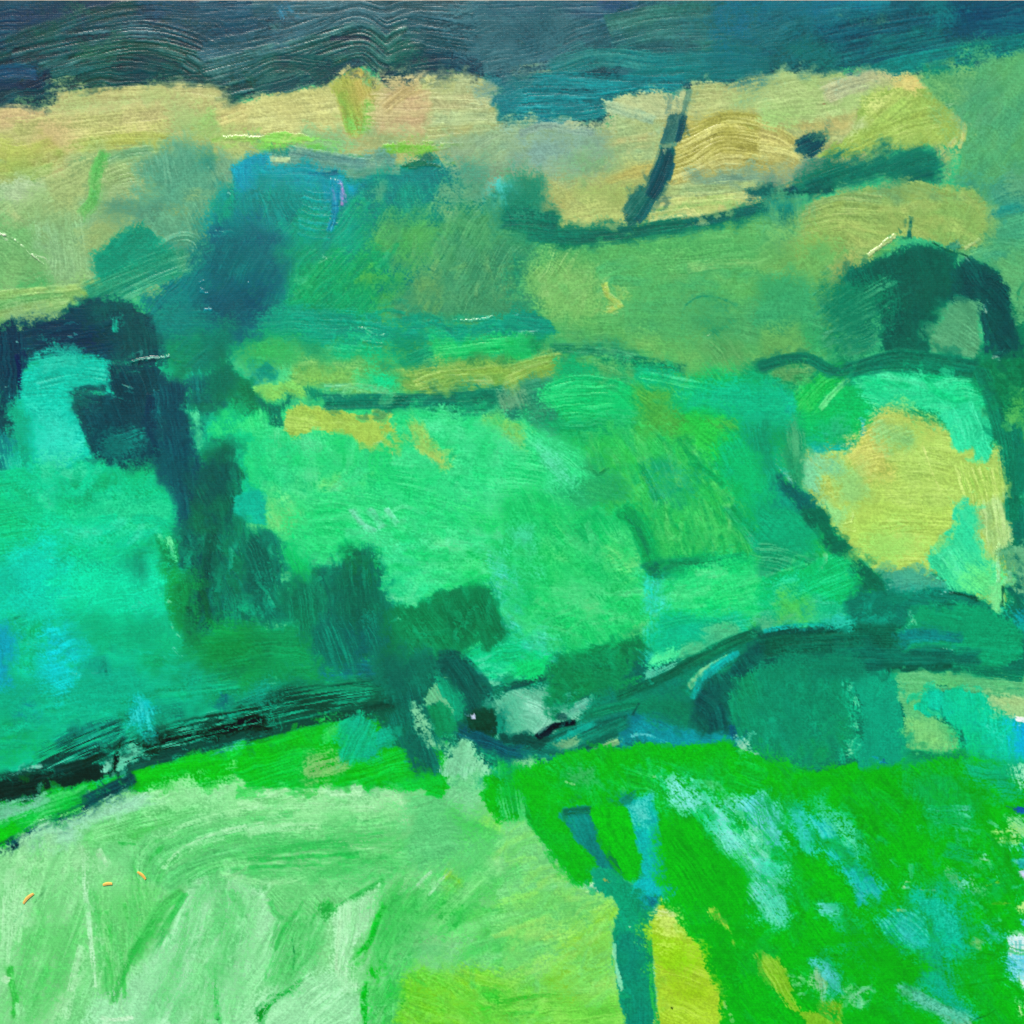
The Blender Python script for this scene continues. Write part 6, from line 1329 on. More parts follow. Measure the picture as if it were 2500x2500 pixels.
for q in ('1120,70 1130,66', '1240,150 1255,140', '1060,68 1080,62', '400,100 480,130'):
    S('c4f0b8', q, 20, own_it=False, dry=.3)
P('aad84c', '1515,1075 1550,1085 1640,1140 1690,1240 1690,1330 1700,1400 1640,1300 1580,1200', d=55, c2='b4dc58', e=5)
P('7cc870', '1800,1380 1900,1400 1932,1560 1850,1520', d=60, dry=.35, e=14, a=.85)
for q in ('1600,1760 1620,1820', '1640,1850 1650,1870', '1380,1340 1400,1380', '1430,1400 1440,1420', '1650,1890 1670,1920'):
    S('a4e088', q, 22, own_it=False, dry=.4)
region('fork')
P('0c7c74', '370,355 580,300 620,420 700,600 780,720 860,840 700,900 640,770 480,520', d=56, c2='0e887c', c3='2a9c94', r=.04, e=7)
S('0a6a50', '380,345 480,330 590,320', 60, dry=.35, c3='74cca4', r=.06)
P('08986c', '620,780 780,740 860,840 1000,900 1100,960 1080,1100 1020,1230 1040,1420 1050,1600 820,1600 770,1300 790,1060 700,940 640,880', d=76, c2='0aa078', c3='0a8868', r=.035, e=6)
P('088a72', '775,1260 1030,1250 1050,1500 1065,1990 840,1990 850,1850 800,1600', d=84, c2='0a8e68', c3='0c7c70', r=.04, e=6)
P('0a6a54', '740,680 840,720 860,790 780,780', d=50, dry=.2, e=14); P('0a7088', '1020,970 1110,945 1110,1000 1070,1060 1010,1040', d=20, c2='0c7c80', e=12)
P('14b8a2', '830,260 900,225 1040,215 1090,330 1130,480 1145,600 1130,720 1200,800 1250,880 1240,920 1190,945 1130,900 1070,960 960,890 1005,800 960,640 890,480 860,350', d=70, c2='18b0a8', c3='54ccc0', r=.05, e=7)
P('5ed0c4', '870,280 1030,240 1100,420 1000,460 900,440', d=60, dry=.25, c2='40c4b4', e=16)
P('0f8c74', '750,250 840,205 915,205 900,270 780,290', d=-20, dry=.15, c2='0d7a60', e=9)
P('18b4b4', '980,860 1140,760 1240,860 1180,920 1060,940', d=-30, dry=.12, e=20, a=.85)
P('06b80e', '620,310 740,300 850,310 900,480 950,640 1005,780 965,850 880,840 800,760 700,560', d=62, c2='0cbc20', c3='08ac10', r=.05, e=7)
S('c8a848', '690,840 740,860', 26, own_it=False, dry=.3); S('b8e4c8', '880,1185 888,1195', 16, own_it=False)
S('a4e4b4', '770,1320 775,1420 800,1560 830,1680', 20, own_it=False, dry=.35)
region('lstrip')
P('b0d83a', '1118,915 1135,940 1170,1050 1250,1120 1310,1250 1400,1390 1450,1520 1530,1700 1560,1990 1120,1990 1095,1700 1060,1420 1018,1245 1050,1150 1090,1100', d=20, c2='a4d436', c3='cce468', r=.045, e=5)
P('84cc22', '1050,1260 1200,1300 1340,1360 1420,1480 1250,1560 1120,1500', d=34, c2='94d028', e=30, a=.9)
P('c8e470', '1070,1120 1200,1080 1280,1240 1180,1300 1050,1240', d=10, dry=.15, e=24, a=.85); P('94c824', '1180,1600 1500,1620 1540,1760 1200,1720', d=0, dry=.2, c2='a8d034', e=24, a=.9)
P('d0e4a0', '1090,1090 1200,1080 1230,1120 1100,1130', d=0, dry=.3, e=10, a=.9)
S('2fae4c', '1040,1300 1050,1500 1060,1700 1110,1960', 34, dry=.45, g=.7, own_it=False)
S('1c2c10', '1205,1815 1215,1800', 16, own_it=False); S('0f6a50', '1010,1775 1016,1780', 14, own_it=False)
region('vgreen'); tile(3, 3)
P('0abf1c', '-60,60 200,90 900,20 1932,60 1990,1990 -60,1990', d=50, c2='0fb93c', c3='08b40c', r=.045, e=14)
P('10b248', '1080,60 1560,40 1700,300 1600,420 1180,380', d=86, c2='14b85c', dry=.1, e=40, a=.9)
P('18b868', '1500,-20 1990,-20 1990,60 1700,140 1500,80', d=10, c2='20b47c', e=24)
A('0cc424 10b83c 06b010 20c050 0ca81c', '0,80 1932,60 1932,1932 0,1932', 110, 280, 70, 50, dj=30, a=(.25,.6), r=.05, dry=.3)
A('40c47c 5ccc94 2cb860', '100,200 1900,300 1900,1800 300,1800', 50, 120, 40, 48, dj=30, a=(.4,.8), r=.06, dry=.62)
pass
P('34bcb8', '560,720 700,740 840,900 830,980 760,950 680,1060 660,980 640,860', d=55, c2='2cb8a4', c3='7cd8d0', e=9)
pass
S('54d0a0', '-20,900 60,1000 100,1160', 130, dry=.45, g=.6, own_it=False); S('78d4a8', '-20,720 60,760', 80, dry=.3, own_it=False)
S('58ccb8', '410,1050 530,1050', 60, dry=.3, own_it=False); S('3cbc8c', '500,1120 540,1140', 30, dry=.4, own_it=False)
P('0fb57e', '1090,1010 1220,960 1330,980 1460,1100 1470,1240 1450,1380 1220,1370 1210,1100', d=84, c2='16b888', c3='40c898', r=.04, e=12)
P('1cba88', '870,1180 960,1110 1080,1090 1110,1240 1210,1260 1210,1350 1020,1380 940,1320', d=40, c2='14b074', c3='54cca8', e=10)
P('0cac40', '1080,1060 1200,1060 1220,1280 1130,1240', d=84, e=16, c2='10a850')
P('14b07a', '1010,1380 1200,1370 1330,1380 1320,1640 1500,1860 1480,1900 1280,1760 1130,1640 1110,1440', d=80, c2='18b484', r=.04, e=14)
S('58b480', '1010,1640 1160,1740 1320,1830 1500,1890', 110, c2='3cb488', c3='8cc888', r=.06, dry=.12, e=9)
S('8cc878', '1440,1840 1500,1890', 50, dry=.3, own_it=False)
S('5cc8b0', '1010,1385 1200,1350', 20, own_it=False, dry=.3)
S('d0e8a0', '950,1070 1050,1072', 26, own_it=False, dry=.25); S('a4dca0', '1020,880 1080,885', 40, dry=.55, own_it=False); S('a8e0a0', '1140,925 1270,920', 24, dry=.5, own_it=False)
P('58bc78', '1340,810 1500,850 1640,920 1640,1080 1540,1000 1420,880', d=50, dry=.35, c3='a8dc90', e=16)
P('2cb888', '1610,1190 1680,1150 1760,1240 1760,1300 1640,1300', d=50, dry=.15, e=14)
S('7cd078', '1540,1300 1610,1340', 90, dry=.5, own_it=False); S('7ccf8c', '1600,680 1660,690', 50, dry=.55, own_it=False); S('44bc84', '1240,360 1400,340 1530,340', 110, dry=.5, own_it=False); S('24b45c', '1350,620 1560,680', 110, dry=.5, own_it=False)
S('84c440', '1640,890 1740,860', 12, own_it=False); S('7cc83c', '1650,1024 1830,1020', 14, own_it=False, dry=.15)
P('34b890', '350,1450 440,1440 560,1580 560,1660 440,1700 380,1560', d=50, c2='48bc94', e=14, dry=.08)
P('80d098', '355,1550 430,1560 440,1780 400,1800 380,1680', d=80, c2='98d498', e=9, dry=.1)
P('7ac834', '-60,1400 60,1460 140,1580 200,1760 260,1840 400,1870 400,1780 540,1760 570,1870 580,1990 330,1990 230,1850 120,1790 30,1640 -60,1560', d=55, c2='8ccc3c', c3='a4d464', e=6)
A('84dcA4 a4e4b4 5ccc8c', '500,1620 800,1660 780,1800 560,1780', 26, 90, 24, 30, dj=50, a=(.5,.95), dry=.45)
A('70d088 94dc98', '160,1560 340,1560 340,1720 180,1720', 16, 60, 26, 30, dj=60, a=(.5,.9), dry=.5)
S('3c1f10', '500,1408 525,1408', 9, own_it=False)
for q in ('155,845 160,850', '210,850 215,854', '85,850 90,852', '950,1155 958,1152', '1580,965 1586,960', '488,1622 492,1615', '1275,1650 1280,1652', '975,1310 980,1308'):
    S('0c5a30', q, 22, own_it=False, a=.9)
S('08601c', '1540,1895 1640,1870 1720,1820', 12, own_it=False); S('54b070', '980,1560 1400,1500', 8, own_it=False, dry=.4)
A('08a020 0a9418', '600,1400 1900,1340 1900,1640 700,1700', 26, 420, 16, -8, dj=3, a=(.3,.7), dry=.35)
region('edge')
P('0c4a92', '1790,285 1860,270 1990,275 1990,350 1850,340', d=20, c2='1f6aa8', c3='062f6c', e=8, dry=.05)
P('5cc078', '1780,350 1932,350 1990,400 1990,540 1850,500', d=40, dry=.4, c2='a8e49c', e=12); P('8cd070', '1720,480 1900,470 1900,540 1760,530', d=0, dry=.55, e=12)
P('d4d2f0', '1870,775 1895,750 1990,750 1990,850 1880,840', d=20, c2='c4d0f0', e=6, r=.06, l='pale lilac scrap at the right edge'); P('34b4a8', '1880,700 1990,690 1990,750 1900,750', d=0, e=12)
P('4cb8dc', '1890,1140 1990,1110 1990,1230 1910,1210', d=40, c2='6cc8dc', e=8)
P('ecf8f2', '1800,1280 1860,1282 1990,1284 1990,1440 1830,1440 1815,1330', d=88, c2='d4f2f0', r=.06, e=5, l='white square scrap of bare primed canvas at the right edge')
for x in (1840, 1870, 1900):
    S('5cb4b4', [(x, 1300), (x + 6, 1460)], 12, own_it=False, dry=.3)
for y in (1330, 1370, 1410):
    S('64b8b0', [(1830, y), (1932, y + 6)], 7, own_it=False, dry=.4)
P('44b4dc', '1790,1440 1990,1430 1990,1580 1850,1560', d=20, dry=.15, c2='5cc4d8', e=14); P('dcf4ec', '1915,1575 1990,1560 1990,1620 1930,1620', d=60, dry=.3, e=10)
P('b8e4a0', '1870,1780 1915,1770 1925,1880 1900,1880', d=80, dry=.5, e=10); P('b8e888', '1900,1050 1990,1000 1990,1080', d=60, dry=.4, e=10); P('8cdcb0', '1900,30 1940,20 1940,110', d=70, dry=.5, e=14)
P('4cb4d8', '1890,580 1990,540 1990,640 1920,640', d=40, dry=.25, e=10)
# ---------------------------------------------------------------- later passes over the dry layers
region('streaks'); tile(2, 3)
P('58d4b4', '1440,220 1600,260 1700,300 1900,520 1990,760 1990,1120 1900,1040 1800,900 1740,740 1620,640 1500,480', d=52, dry=.3, g=.6, c2='70d8cc', c3='a8e8e0', e=26, r=.06)
P('54ccc8', '1680,280 1840,230 1990,420 1990,620 1860,560 1740,420', d=50, dry=.22, c2='58ccc0', c3='98e0e0', e=16, r=.06)
P('6cdcc0', '1530,430 1680,560 1860,720 1960,860 1880,900 1740,760 1600,640', d=48, dry=.18, c3='aeeed8', e=16, r=.06)
region('vgreen')
P('0cb83c', '1600,300 1720,440 1900,620 1990,700 1990,640 1880,540 1720,360', d=50, dry=.25, e=14)
region('streaks')
P('3ccc94', '1120,90 1280,140 1420,240 1560,420 1500,520 1340,360 1180,220', d=46, dry=.5, g=.6, e=26, a=.8)
A('7ce0b8 50d0a0 98e4d0', '1150,100 1400,200 1650,420 1800,760 1932,1000 1932,500 1600,250', 60, 120, 24, 50, dj=14, a=(.4,.8), dry=.6)
region('vgreen')
P('08b610', '1150,480 1380,420 1500,640 1700,720 1740,900 1850,1080 1700,1100 1400,980 1200,900 1150,700', d=55, c2='0cbc1c', e=20, r=.05)
region('streaks'); tile(3, 3)
P('30bea8', '330,380 460,360 600,600 720,760 850,900 830,980 760,960 690,1070 640,960 600,800 480,680 400,560', d=54, c2='34c4b8', c3='74dccc', dry=.14, g=.55, e=14, r=.05)
P('44c898', '400,290 520,300 660,460 700,600 620,560 500,440', d=50, dry=.42, g=.65, c3='8cdcb8', e=20)
P('4cc8c4', '160,285 220,290 250,430 330,560 320,640 240,560 190,400', d=62, dry=.3, c2='3cc4b0', e=14, r=.05)
P('48cca4', '-60,680 80,740 90,800 -60,820', d=20, dry=.2, e=14); P('50d0a8', '-60,860 60,900 130,1040 120,1180 60,1180 -60,1000', d=62, dry=.35, g=.65, c3='98e4c8', e=16)
P('3cbc88', '480,1140 620,1180 700,1300 780,1480 640,1420 540,1280', d=56, dry=.5, g=.6, e=20)
region('vgreen')
P('12b470', '860,1000 1100,960 1320,940 1480,1080 1490,1380 1340,1420 1360,1640 1140,1660 1100,1420 960,1380 860,1200', d=80, dry=.3, c2='20b888', e=40, a=.85)
P('08ac18', '620,1320 900,1360 1080,1420 1100,1640 860,1560 640,1500', d=-8, dry=.15, c2='0ab020', e=40)
P('3cb888', '1000,1640 1140,1700 1340,1800 1520,1880 1500,1932 1240,1860 1060,1740', d=32, dry=.2, c2='5cb888', c3='8ccc98', e=16)
P('24b890', '1300,1640 1420,1760 1520,1860 1440,1880 1320,1760', d=50, dry=.2, e=20)

region('dband'); tile(1, 2)
P('1a9a70', '-60,1300 400,1270 900,1250 1150,1290 1000,1400 500,1420 -60,1480', d=-8, c2='128c68', c3='3cb48c', r=.07, e=20)
P('3cc498', '-60,1470 300,1420 700,1370 1040,1370 900,1450 500,1530 200,1590 -60,1640', d=-9, c2='30b48c', c3='84e0c0', r=.07, e=14)
S('0d5c48', '-120,1540 300,1450 640,1400 1100,1340', 200, c2='0b4438', r=.1, dry=.6, g=.04, own_it=False, e=14)
S('0b4a3c', '-120,1590 300,1510 640,1450 900,1420', 90, r=.1, dry=.6, tp=.5, g=.04, own_it=False, e=12)
P('0c5c48', '640,1470 900,1390 1150,1290 1320,1270 1330,1380 1180,1440 900,1530 700,1540', d=-18, c2='0d6650', c3='0a4a40', e=16, dry=.06)
S('0a5042', '-80,1712 150,1640 400,1580 700,1520 1000,1450 1180,1400', 70, c2='0c5c4c', c3='073c34', r=.06, e=7, dry=.04)
tile(0, 2)
P('14a07c', '960,1500 1300,1440 1990,1360 1990,1480 1500,1560 1100,1660 980,1680', d=-10, c2='12947c', c3='4cc4a0', r=.07, e=24)
P('50d4ac', '960,1720 1300,1640 1700,1560 1990,1530 1990,1660 1600,1740 1300,1810 1000,1890 860,1930 800,1890', d=-12, c2='38c098', c3='98ecd2', r=.06, e=14)
S('072a22', '900,1840 1200,1730 1500,1660 2000,1560', 200, c2='0a3a30', r=.1, dry=.56, g=.04, own_it=False, e=14)
S('06201a', '1000,1770 1300,1690 1600,1630 2000,1580', 90, r=.1, dry=.54, g=.04, own_it=False, e=12)
P('0a4038', '1060,1700 1200,1650 1320,1660 1500,1580 1640,1560 1560,1620 1300,1690 1120,1730', d=-12, c2='0c5444', dry=.25, e=10)
S('0a4a44', '1060,1880 1260,1820 1480,1765 1720,1705 1990,1645', 60, c2='0b5a4c', c3='07322c', r=.07, dry=.08, e=7)
S('0d5048', '880,1960 1100,1890 1300,1850', 70, c2='0c5c50', r=.07, dry=.1, e=7)
P('3cc4a0', '300,1900 600,1760 900,1640 1000,1680 900,1800 640,1900 400,1970', d=-22, dry=.15, c2='1ca884', c3='a0ecd4', e=18, r=.07)
S('0d4c44', '320,1930 620,1800 960,1660', 220, c2='0b3c38', r=.1, dry=.54, g=.04, own_it=False, e=16)
S('083028', '420,1950 640,1890 820,1800 940,1720', 60, c2='0a4440', r=.08, dry=.12, e=6)
S('04180f', '925,1745 895,1830 868,1890 868,1960', 62, c2='08281a', r=.05, th=.15, tp=.8, e=4, n='paint_mark', l='black upright daub on the dark hedge band')
P('8ce4c4', '940,1790 1000,1770 1060,1800 960,1870 900,1932 905,1860', d=-30, dry=.12, c2='6cd4b0', e=7)
P('8ce4c4', '820,1880 850,1850 845,1932 800,1950', d=80, dry=.2, e=7)
region('verge'); tile(1, 2)
P('2ad04c', '520,1600 640,1580 660,1640 600,1740 520,1700', d=-30, dry=.3, c2='48d468', e=12)


region('mfield'); tile(0, 3)
def sweep(cs, paths, w, a=.6, dry=.3, **kw):
    for k, q in enumerate(paths.split(';')):
        S(cs.split()[k % len(cs.split())], q.strip(), w, a=a, dry=dry, own_it=False, e=14, rough=.25, cover=.6, **kw)
sweep('66c878 7cd08c', '330,1000 240,1300 120,1700; 560,760 430,1150 260,1600 140,1932; 640,1000 520,1350 380,1750; 480,620 380,820 300,1080', 90, c3='b8ecc0')
sweep('b8ecc4 a8e4b4', '90,760 60,1100 40,1500; 230,700 160,1000 110,1300; 620,1350 560,1600 500,1900', 70, dry=.4, c3='d0f4d8')
sweep('5cc272 70cb84', '700,920 760,1300 800,1680; 860,900 880,1250 900,1560; 1000,880 1000,1150 980,1350', 60, dry=.42, c3='acE6b4')
sweep('60c476 78cf8c', '1500,960 1380,1300 1240,1750; 1640,940 1540,1300 1400,1850; 1800,930 1700,1300 1560,1900; 1932,960 1850,1350 1720,1932', 80, dry=.45, c3='b8ecc4')
sweep('66c87c 58c06e', '1090,840 1150,660 1350,520 1650,420 1990,350; 1180,860 1260,720 1450,620 1750,540 1990,520; 1320,880 1440,770 1680,680 1990,640', 70, dry=.42, c3='b0e8ba')
sweep('c0f0cc b4eabf', '1230,760 1400,600 1700,480 1990,420; 1130,560 1400,420 1800,300 1990,270', 50, dry=.5, c3='d4f6da')
S('3fb058', '1125,725 1150,660 1240,580', 22, dry=.3, own_it=False)
tile(1, 3)
sweep('5cc074 4cb866', '-60,560 300,520 700,480 1050,480; -60,640 300,600 700,570 1100,560; -60,800 300,790 800,760', 70, dry=.45, c3='a8e4b4')
sweep('34b056 3cb45e', '-60,690 200,680 480,664 780,650; -60,748 200,738 460,728', 34, dry=.4, a=.75)
sweep('b8eec2 a8e6b4', '-60,200 300,180 800,170; -60,300 400,280 900,300; -60,480 240,440 500,420', 60, dry=.42, c3='d0f6d6')
sweep('54be6c 62c67a', '420,1160 320,1400 180,1700; 520,1150 420,1400 270,1650; 300,1160 220,1400 120,1640', 70, dry=.4, c3='98dea8')
sweep('48ba60 5cc474', '1240,900 1060,1180 900,1500; 1340,980 1180,1250 1000,1600; 1100,860 1000,1060 920,1300', 90, dry=.35, c3='8cd89c')
sweep('58c26c 74cc80', '1500,860 1300,1080 1150,1300; 1700,820 1500,1000 1300,1240; 1990,760 1750,900 1560,1060; 1990,1100 1700,1160 1450,1280; 1990,1300 1700,1350 1400,1480', 90, dry=.42, c3='a0dfa4')
sweep('68c850 86d060', '1250,1540 1450,1620 1700,1800; 1400,1500 1650,1580 1990,1640; 1180,1700 1400,1760 1700,1932', 80, dry=.4, c3='acE07c')

# dark stems that join the left tree to the clump below it
region('ltree'); tile(0, 1)
P('0e6266', '1180,1520 1330,1420 1460,1440 1510,1640 1500,1820 1500,2040 1400,2040 1360,1860 1300,1760 1220,1700', d=80, c2='0b4f5c', c3='3f9a94', dry=.15, g=.55, e=14, r=.06)
P('0d5a58', '1460,1620 1560,1500 1700,1420 1770,1480 1830,1650 1815,1790 1760,1880 1760,2040 1440,2040', d=78, c2='127058', c3='2f9078', dry=.1, g=.5, e=12, r=.06)
P('136f5c', '1420,980 1560,900 1690,850 1700,960 1660,1160 1560,1240 1540,1420 1470,1460 1440,1300 1400,1120', d=78, c2='0f6468', c3='4cb09c', dry=.28, g=.5, e=16, r=.06)
P('0c5560', '1260,960 1380,1010 1400,1100 1440,1300 1460,1480 1330,1480 1230,1400 1180,1200', d=80, c2='0b4858', c3='58aca8', dry=.25, g=.5, e=14, r=.07)
P('7cd6a8', '1410,1170 1490,1140 1545,1240 1535,1400 1490,1480 1450,1360', d=78, c2='68cc98', c3='a8e6c4', dry=.12, e=10)
P('1cb48c', '1755,1400 1820,1460 1885,1620 1905,1790 1850,1800 1835,1650 1775,1530', d=70, c2='24bc90', e=7)
P('1aac98', '1770,1830 1900,1790 1990,1810 1990,1990 1860,1990 1780,1930', d=10, c2='22b49c', e=8)
P('0f7a5c', '1660,700 1730,790 1760,900 1700,1060 1640,1180 1600,1100 1640,880', d=80, c2='0d7060', e=14, dry=.08)
region('tfield'); tile(0, 2)
P('12a070', '420,860 1000,800 1240,900 1180,1080 700,1060 420,980', d=-8, dry=.3, e=44, a=.7, c2='14aa80')
P('0f9a78', '0,1240 600,1200 1300,1180 1500,1260 900,1420 300,1500 0,1560', d=-8, dry=.3, e=44, a=.75, c2='12a484')
P('14a884', '60,520 360,480 420,720 200,800 40,760', d=-24, dry=.35, e=40, a=.7)
region('ctree')
P('0d6a5c', '1320,560 1420,480 1460,760 1520,960 1480,1020 1400,920 1340,820', d=82, c2='0f8458', dry=.15, e=14, r=.06)
P('0e8a58', '1500,960 1700,900 1990,880 1990,1180 1560,1200 1460,1060', d=-4, c2='0f7f5c', c3='2aa878', dry=.1, e=26, r=.05)
P('0f7464', '-60,860 100,880 300,860 440,960 500,1110 300,1160 -60,1140', d=6, a=0, own_it=False)

# the arched tree, filled up once more
region('arch'); tile(3, 1)
P('0e5a56', '620,110 740,70 830,20 940,-10 1080,-60 1300,-50 1400,0 1400,300 1300,330 1230,560 1200,720 1080,730 860,740 840,480 760,300 640,240', d=78, c2='126258', c3='2a7a6c', dry=.2, g=.6, e=16, r=.08)
P('1a7060', '560,260 840,260 850,560 760,700 640,620 540,420', d=-26, c2='2a8068', c3='6ab490', dry=.35, g=.5, e=30, r=.09)
P('0c4a52', '1400,110 1620,90 1790,190 1830,360 1900,560 1932,760 1760,760 1660,520 1580,350 1400,340', d=50, c2='0f5658', c3='2a706c', dry=.15, e=12, r=.08)
P('64a480', '1280,560 1380,430 1420,370 1560,380 1600,560 1620,770 1420,745 1240,725', d=30, c2='5a9c7c', c3='7cb490', dry=.1, e=12, r=.05)
region('hline')
S('14705a', '-80,850 80,800 200,775 320,785 430,850 560,870 700,830 900,770 1050,760 1300,790 1600,830', 84, c2='187a5c', c3='2a8a68', r=.05, e=12, dry=.06)
S('167a5c', '620,880 900,830 1200,840 1560,890', 80, c2='14745e', c3='3a9470', r=.06, e=12, dry=.12)
region('rslope')
S('14745a', '1600,860 1680,1040 1740,1240 1790,1420 1830,1700 1850,1990', 110, c2='1a8060', c3='3c9870', r=.07, dry=.12, e=12)
S('147660', '1860,1250 1900,1500 1932,1800', 90, c2='1c8064', c3='48a078', r=.07, dry=.25, e=12)

# soft joins across the sky, and the hedge thickened at its left end
region('sky'); tile(3, 0)
P('2c6a74', '-400,100 -100,60 300,120 400,300 200,480 -200,520 -420,380', d=-14, c2='38757a', c3='5f9496', r=.08, e=60, dry=.25, a=.9)
P('3a7680', '-500,-20 0,-20 300,40 0,140 -420,120', d=-8, c2='2a7088', e=50, dry=.3, a=.8, r=.06)
tile(1, 0)
P('35586a', '-260,-20 200,-20 260,180 0,280 -280,260', d=-8, c2='2a4c5e', c3='6a8c98', r=.09, e=60, dry=.25, a=.85)
tile(2, 0)
P('3f6a74', '-300,60 200,40 420,180 200,380 -100,460 -320,380', d=-16, c2='486f78', c3='7f9fa4', r=.09, e=60, dry=.3, a=.85)
region('hedgeU')
S('136a64', '120,1760 400,1790 700,1780 1000,1740 1300,1700', 100, c2='18766a', c3='3c8c74', r=.05, dry=.15, e=16)
S('12706a', '-80,1640 100,1650 330,1690', 190, c2='18786a', c3='3a8c72', r=.05, dry=.12, e=24)
P('2a8474', '-60,1380 200,1370 270,1440 250,1600 -60,1600', d=80, c2='3a8c78', dry=.12, e=30)
region('trunk')
S('1a5560', '1300,880 1270,1000 1250,1070', 40, dry=.3, r=.06); S('0d4c58', '1190,1160 1150,1280 1090,1420 1040,1500', 80, c2='125a62', r=.07, dry=.2, e=8)

region('sky'); tile(2, 0)
S('1f8488', '340,885 540,880 700,850', 60, c2='1b7a80', c3='7ab8b0', r=.12, dry=.1, e=9)
region('ochre')
P('a6b58a', '420,915 560,900 720,880 800,900 780,960 560,960 440,950', d=-5, c2='b4b488', c3='c8ca9c', dry=.1, e=10)

# the clump below the left tree closed up, and a cooler floor under it
region('ctree'); tile(1, 2)
P('0f7862', '190,640 300,560 420,600 470,760 460,1060 320,960 260,820', d=78, c2='0e6c60', c3='38a084', dry=.15, g=.55, e=20, r=.07)
P('0e7c5c', '900,640 1040,700 1080,860 1040,1080 920,1120 900,860', d=76, c2='0c7058', c3='2f9878', dry=.12, g=.55, e=20, r=.06)
P('0c5f5a', '600,460 800,380 920,480 940,800 860,980 640,960 560,720', d=84, c2='0d6a5e', c3='3a9880', dry=.3, g=.6, e=24, r=.07)
P('0d6068', '480,900 900,880 940,1090 560,1110', d=70, c2='0f6c68', c3='48a898', dry=.3, g=.6, e=26, r=.07)
region('dell')
P('0b665a', '960,1080 1200,1100 1380,1120 1380,1240 1260,1330 1120,1420 1000,1400 920,1260', d=70, c2='0c705c', c3='2a9478', dry=.12, g=.5, e=20, r=.06)
P('0d6e5c', '1080,1420 1260,1380 1300,1560 1330,1760 1340,1932 1260,1960 1140,1760 1040,1600', d=72, c2='0b6056', c3='3aa080', dry=.12, g=.5, e=14, r=.06)
P('80c89a', '1290,1380 1370,1335 1420,1400 1480,1530 1470,1570 1420,1470 1350,1430 1290,1440', d=50, c2='70c090', dry=.1, e=8)
P('84cca0', '1190,1460 1240,1500 1280,1640 1330,1760 1290,1740 1230,1600', d=66, dry=.42, g=.6, e=10)
P('10a47c', '1380,1250 1440,1270 1500,1350 1565,1380 1570,1520 1500,1560 1450,1440', d=62, c2='129c74', c3='2fb890', e=8)
P('098a5a', '1300,1460 1380,1440 1460,1510 1515,1640 1460,1695 1380,1705 1310,1630', d=70, c2='0b9060', e=8)
P('0b544e', '1380,1130 1520,1105 1620,1180 1720,1340 1760,1480 1700,1560 1600,1560 1580,1380 1480,1240', d=60, c2='0c6056', c3='1f7c6c', dry=.08, g=.5, e=12, r=.06)
P('083c30', '1610,1560 1680,1500 1770,1515 1820,1600 1800,1670 1700,1655 1620,1640', d=60, c2='0c4c3c', e=8, r=.05, th=.12)
S('c4cce4', '1632,1525 1642,1558', 27, own_it=False, th=.2)
P('0d5c64', '1540,1640 1700,1670 1932,1730 2000,1750 2000,1850 1820,1820 1680,1770 1560,1720', d=16, c2='0d4c58', c3='4a98a0', dry=.25, g=.5, e=12, r=.07)
P('90dcac', '1400,1960 1450,1870 1530,1780 1575,1700 1620,1750 1700,1850 1790,1940 1800,1990 1400,1990', d=-74, c2='84d4a4', c3='b4eac8', e=12, rough=1.6)
region('streaks')
P('14aa84', '640,1600 760,1520 850,1555 900,1650 915,1780 860,1850 660,1840', d=-70, c2='16b070', c3='2abc9c', dry=.06, e=10)

# turquoise and blue patches in the meadow, and dabs over the vivid green
region('tfield'); tile(0, 2)
P('20ccb4', '120,330 420,300 520,420 360,640 160,640', d=-22, c2='18c4a8', c3='5cdcc8', dry=.2, e=40, a=.85)
P('26d4a4', '480,440 900,400 1150,520 1000,720 600,720', d=-10, c2='20cc98', c3='6ce4c0', dry=.2, e=40, a=.85)
P('14bcc4', '300,980 480,950 600,1060 520,1200 440,1330 330,1280', d=-10, c2='18b8b0', c3='54d0d0', dry=.15, e=30)
P('18a4b8', '-40,860 60,880 80,1100 60,1300 -40,1300', d=82, c2='1698a8', dry=.15, e=26)
P('1cacb4', '1030,1440 1130,1400 1160,1480 1090,1600 1040,1580', d=80, dry=.2, e=18, c2='40bcb4')
P('0f9c70', '560,820 1000,790 1200,860 1100,960 700,940', d=-6, dry=.35, e=40, a=.7)
P('0e8a6c', '980,300 1090,310 1080,430 1040,480 990,400', d=72, dry=.15, e=22, a=.9)
region('streaks'); tile(3, 3)
P('3cc4a8', '1100,980 1300,950 1440,1080 1460,1250 1420,1370 1280,1340 1240,1100', d=82, dry=.3, g=.6, c2='20b890', e=24, a=.9)
P('40c0b4', '880,1180 980,1110 1080,1100 1120,1260 1200,1300 1150,1350 1000,1370 930,1300', d=44, dry=.2, c2='24b890', c3='74d4c4', e=16)
P('5cc8c8', '340,1450 440,1440 560,1580 570,1660 460,1680 390,1560', d=50, dry=.25, c2='3cb894', e=16)
P('70ccb0', '1000,1640 1120,1680 1340,1800 1500,1890 1400,1890 1180,1800 1040,1720', d=34, dry=.35, c2='48b890', e=14)
P('4cc4b4', '1620,1160 1700,1160 1770,1260 1740,1320 1650,1290', d=54, dry=.25, e=16)
P('78d8d8', '1860,600 1990,560 1990,680 1920,680', d=50, dry=.35, e=16); P('84d4e0', '1820,1440 1990,1420 1990,1560 1880,1560', d=40, dry=.3, e=16)
P('5cd0a8', '1220,330 1400,320 1540,310 1540,400 1400,430 1280,400', d=4, dry=.45, g=.6, e=18)
P('5cccb8', '400,1020 540,1020 540,1080 430,1090', d=0, dry=.3, e=12)
A('70d8b0 8ce0c8 5cccA4', '1500,300 1900,350 1900,1300 1400,900', 26, 90, 30, 40, dj=40, a=(.4,.8), dry=.6)
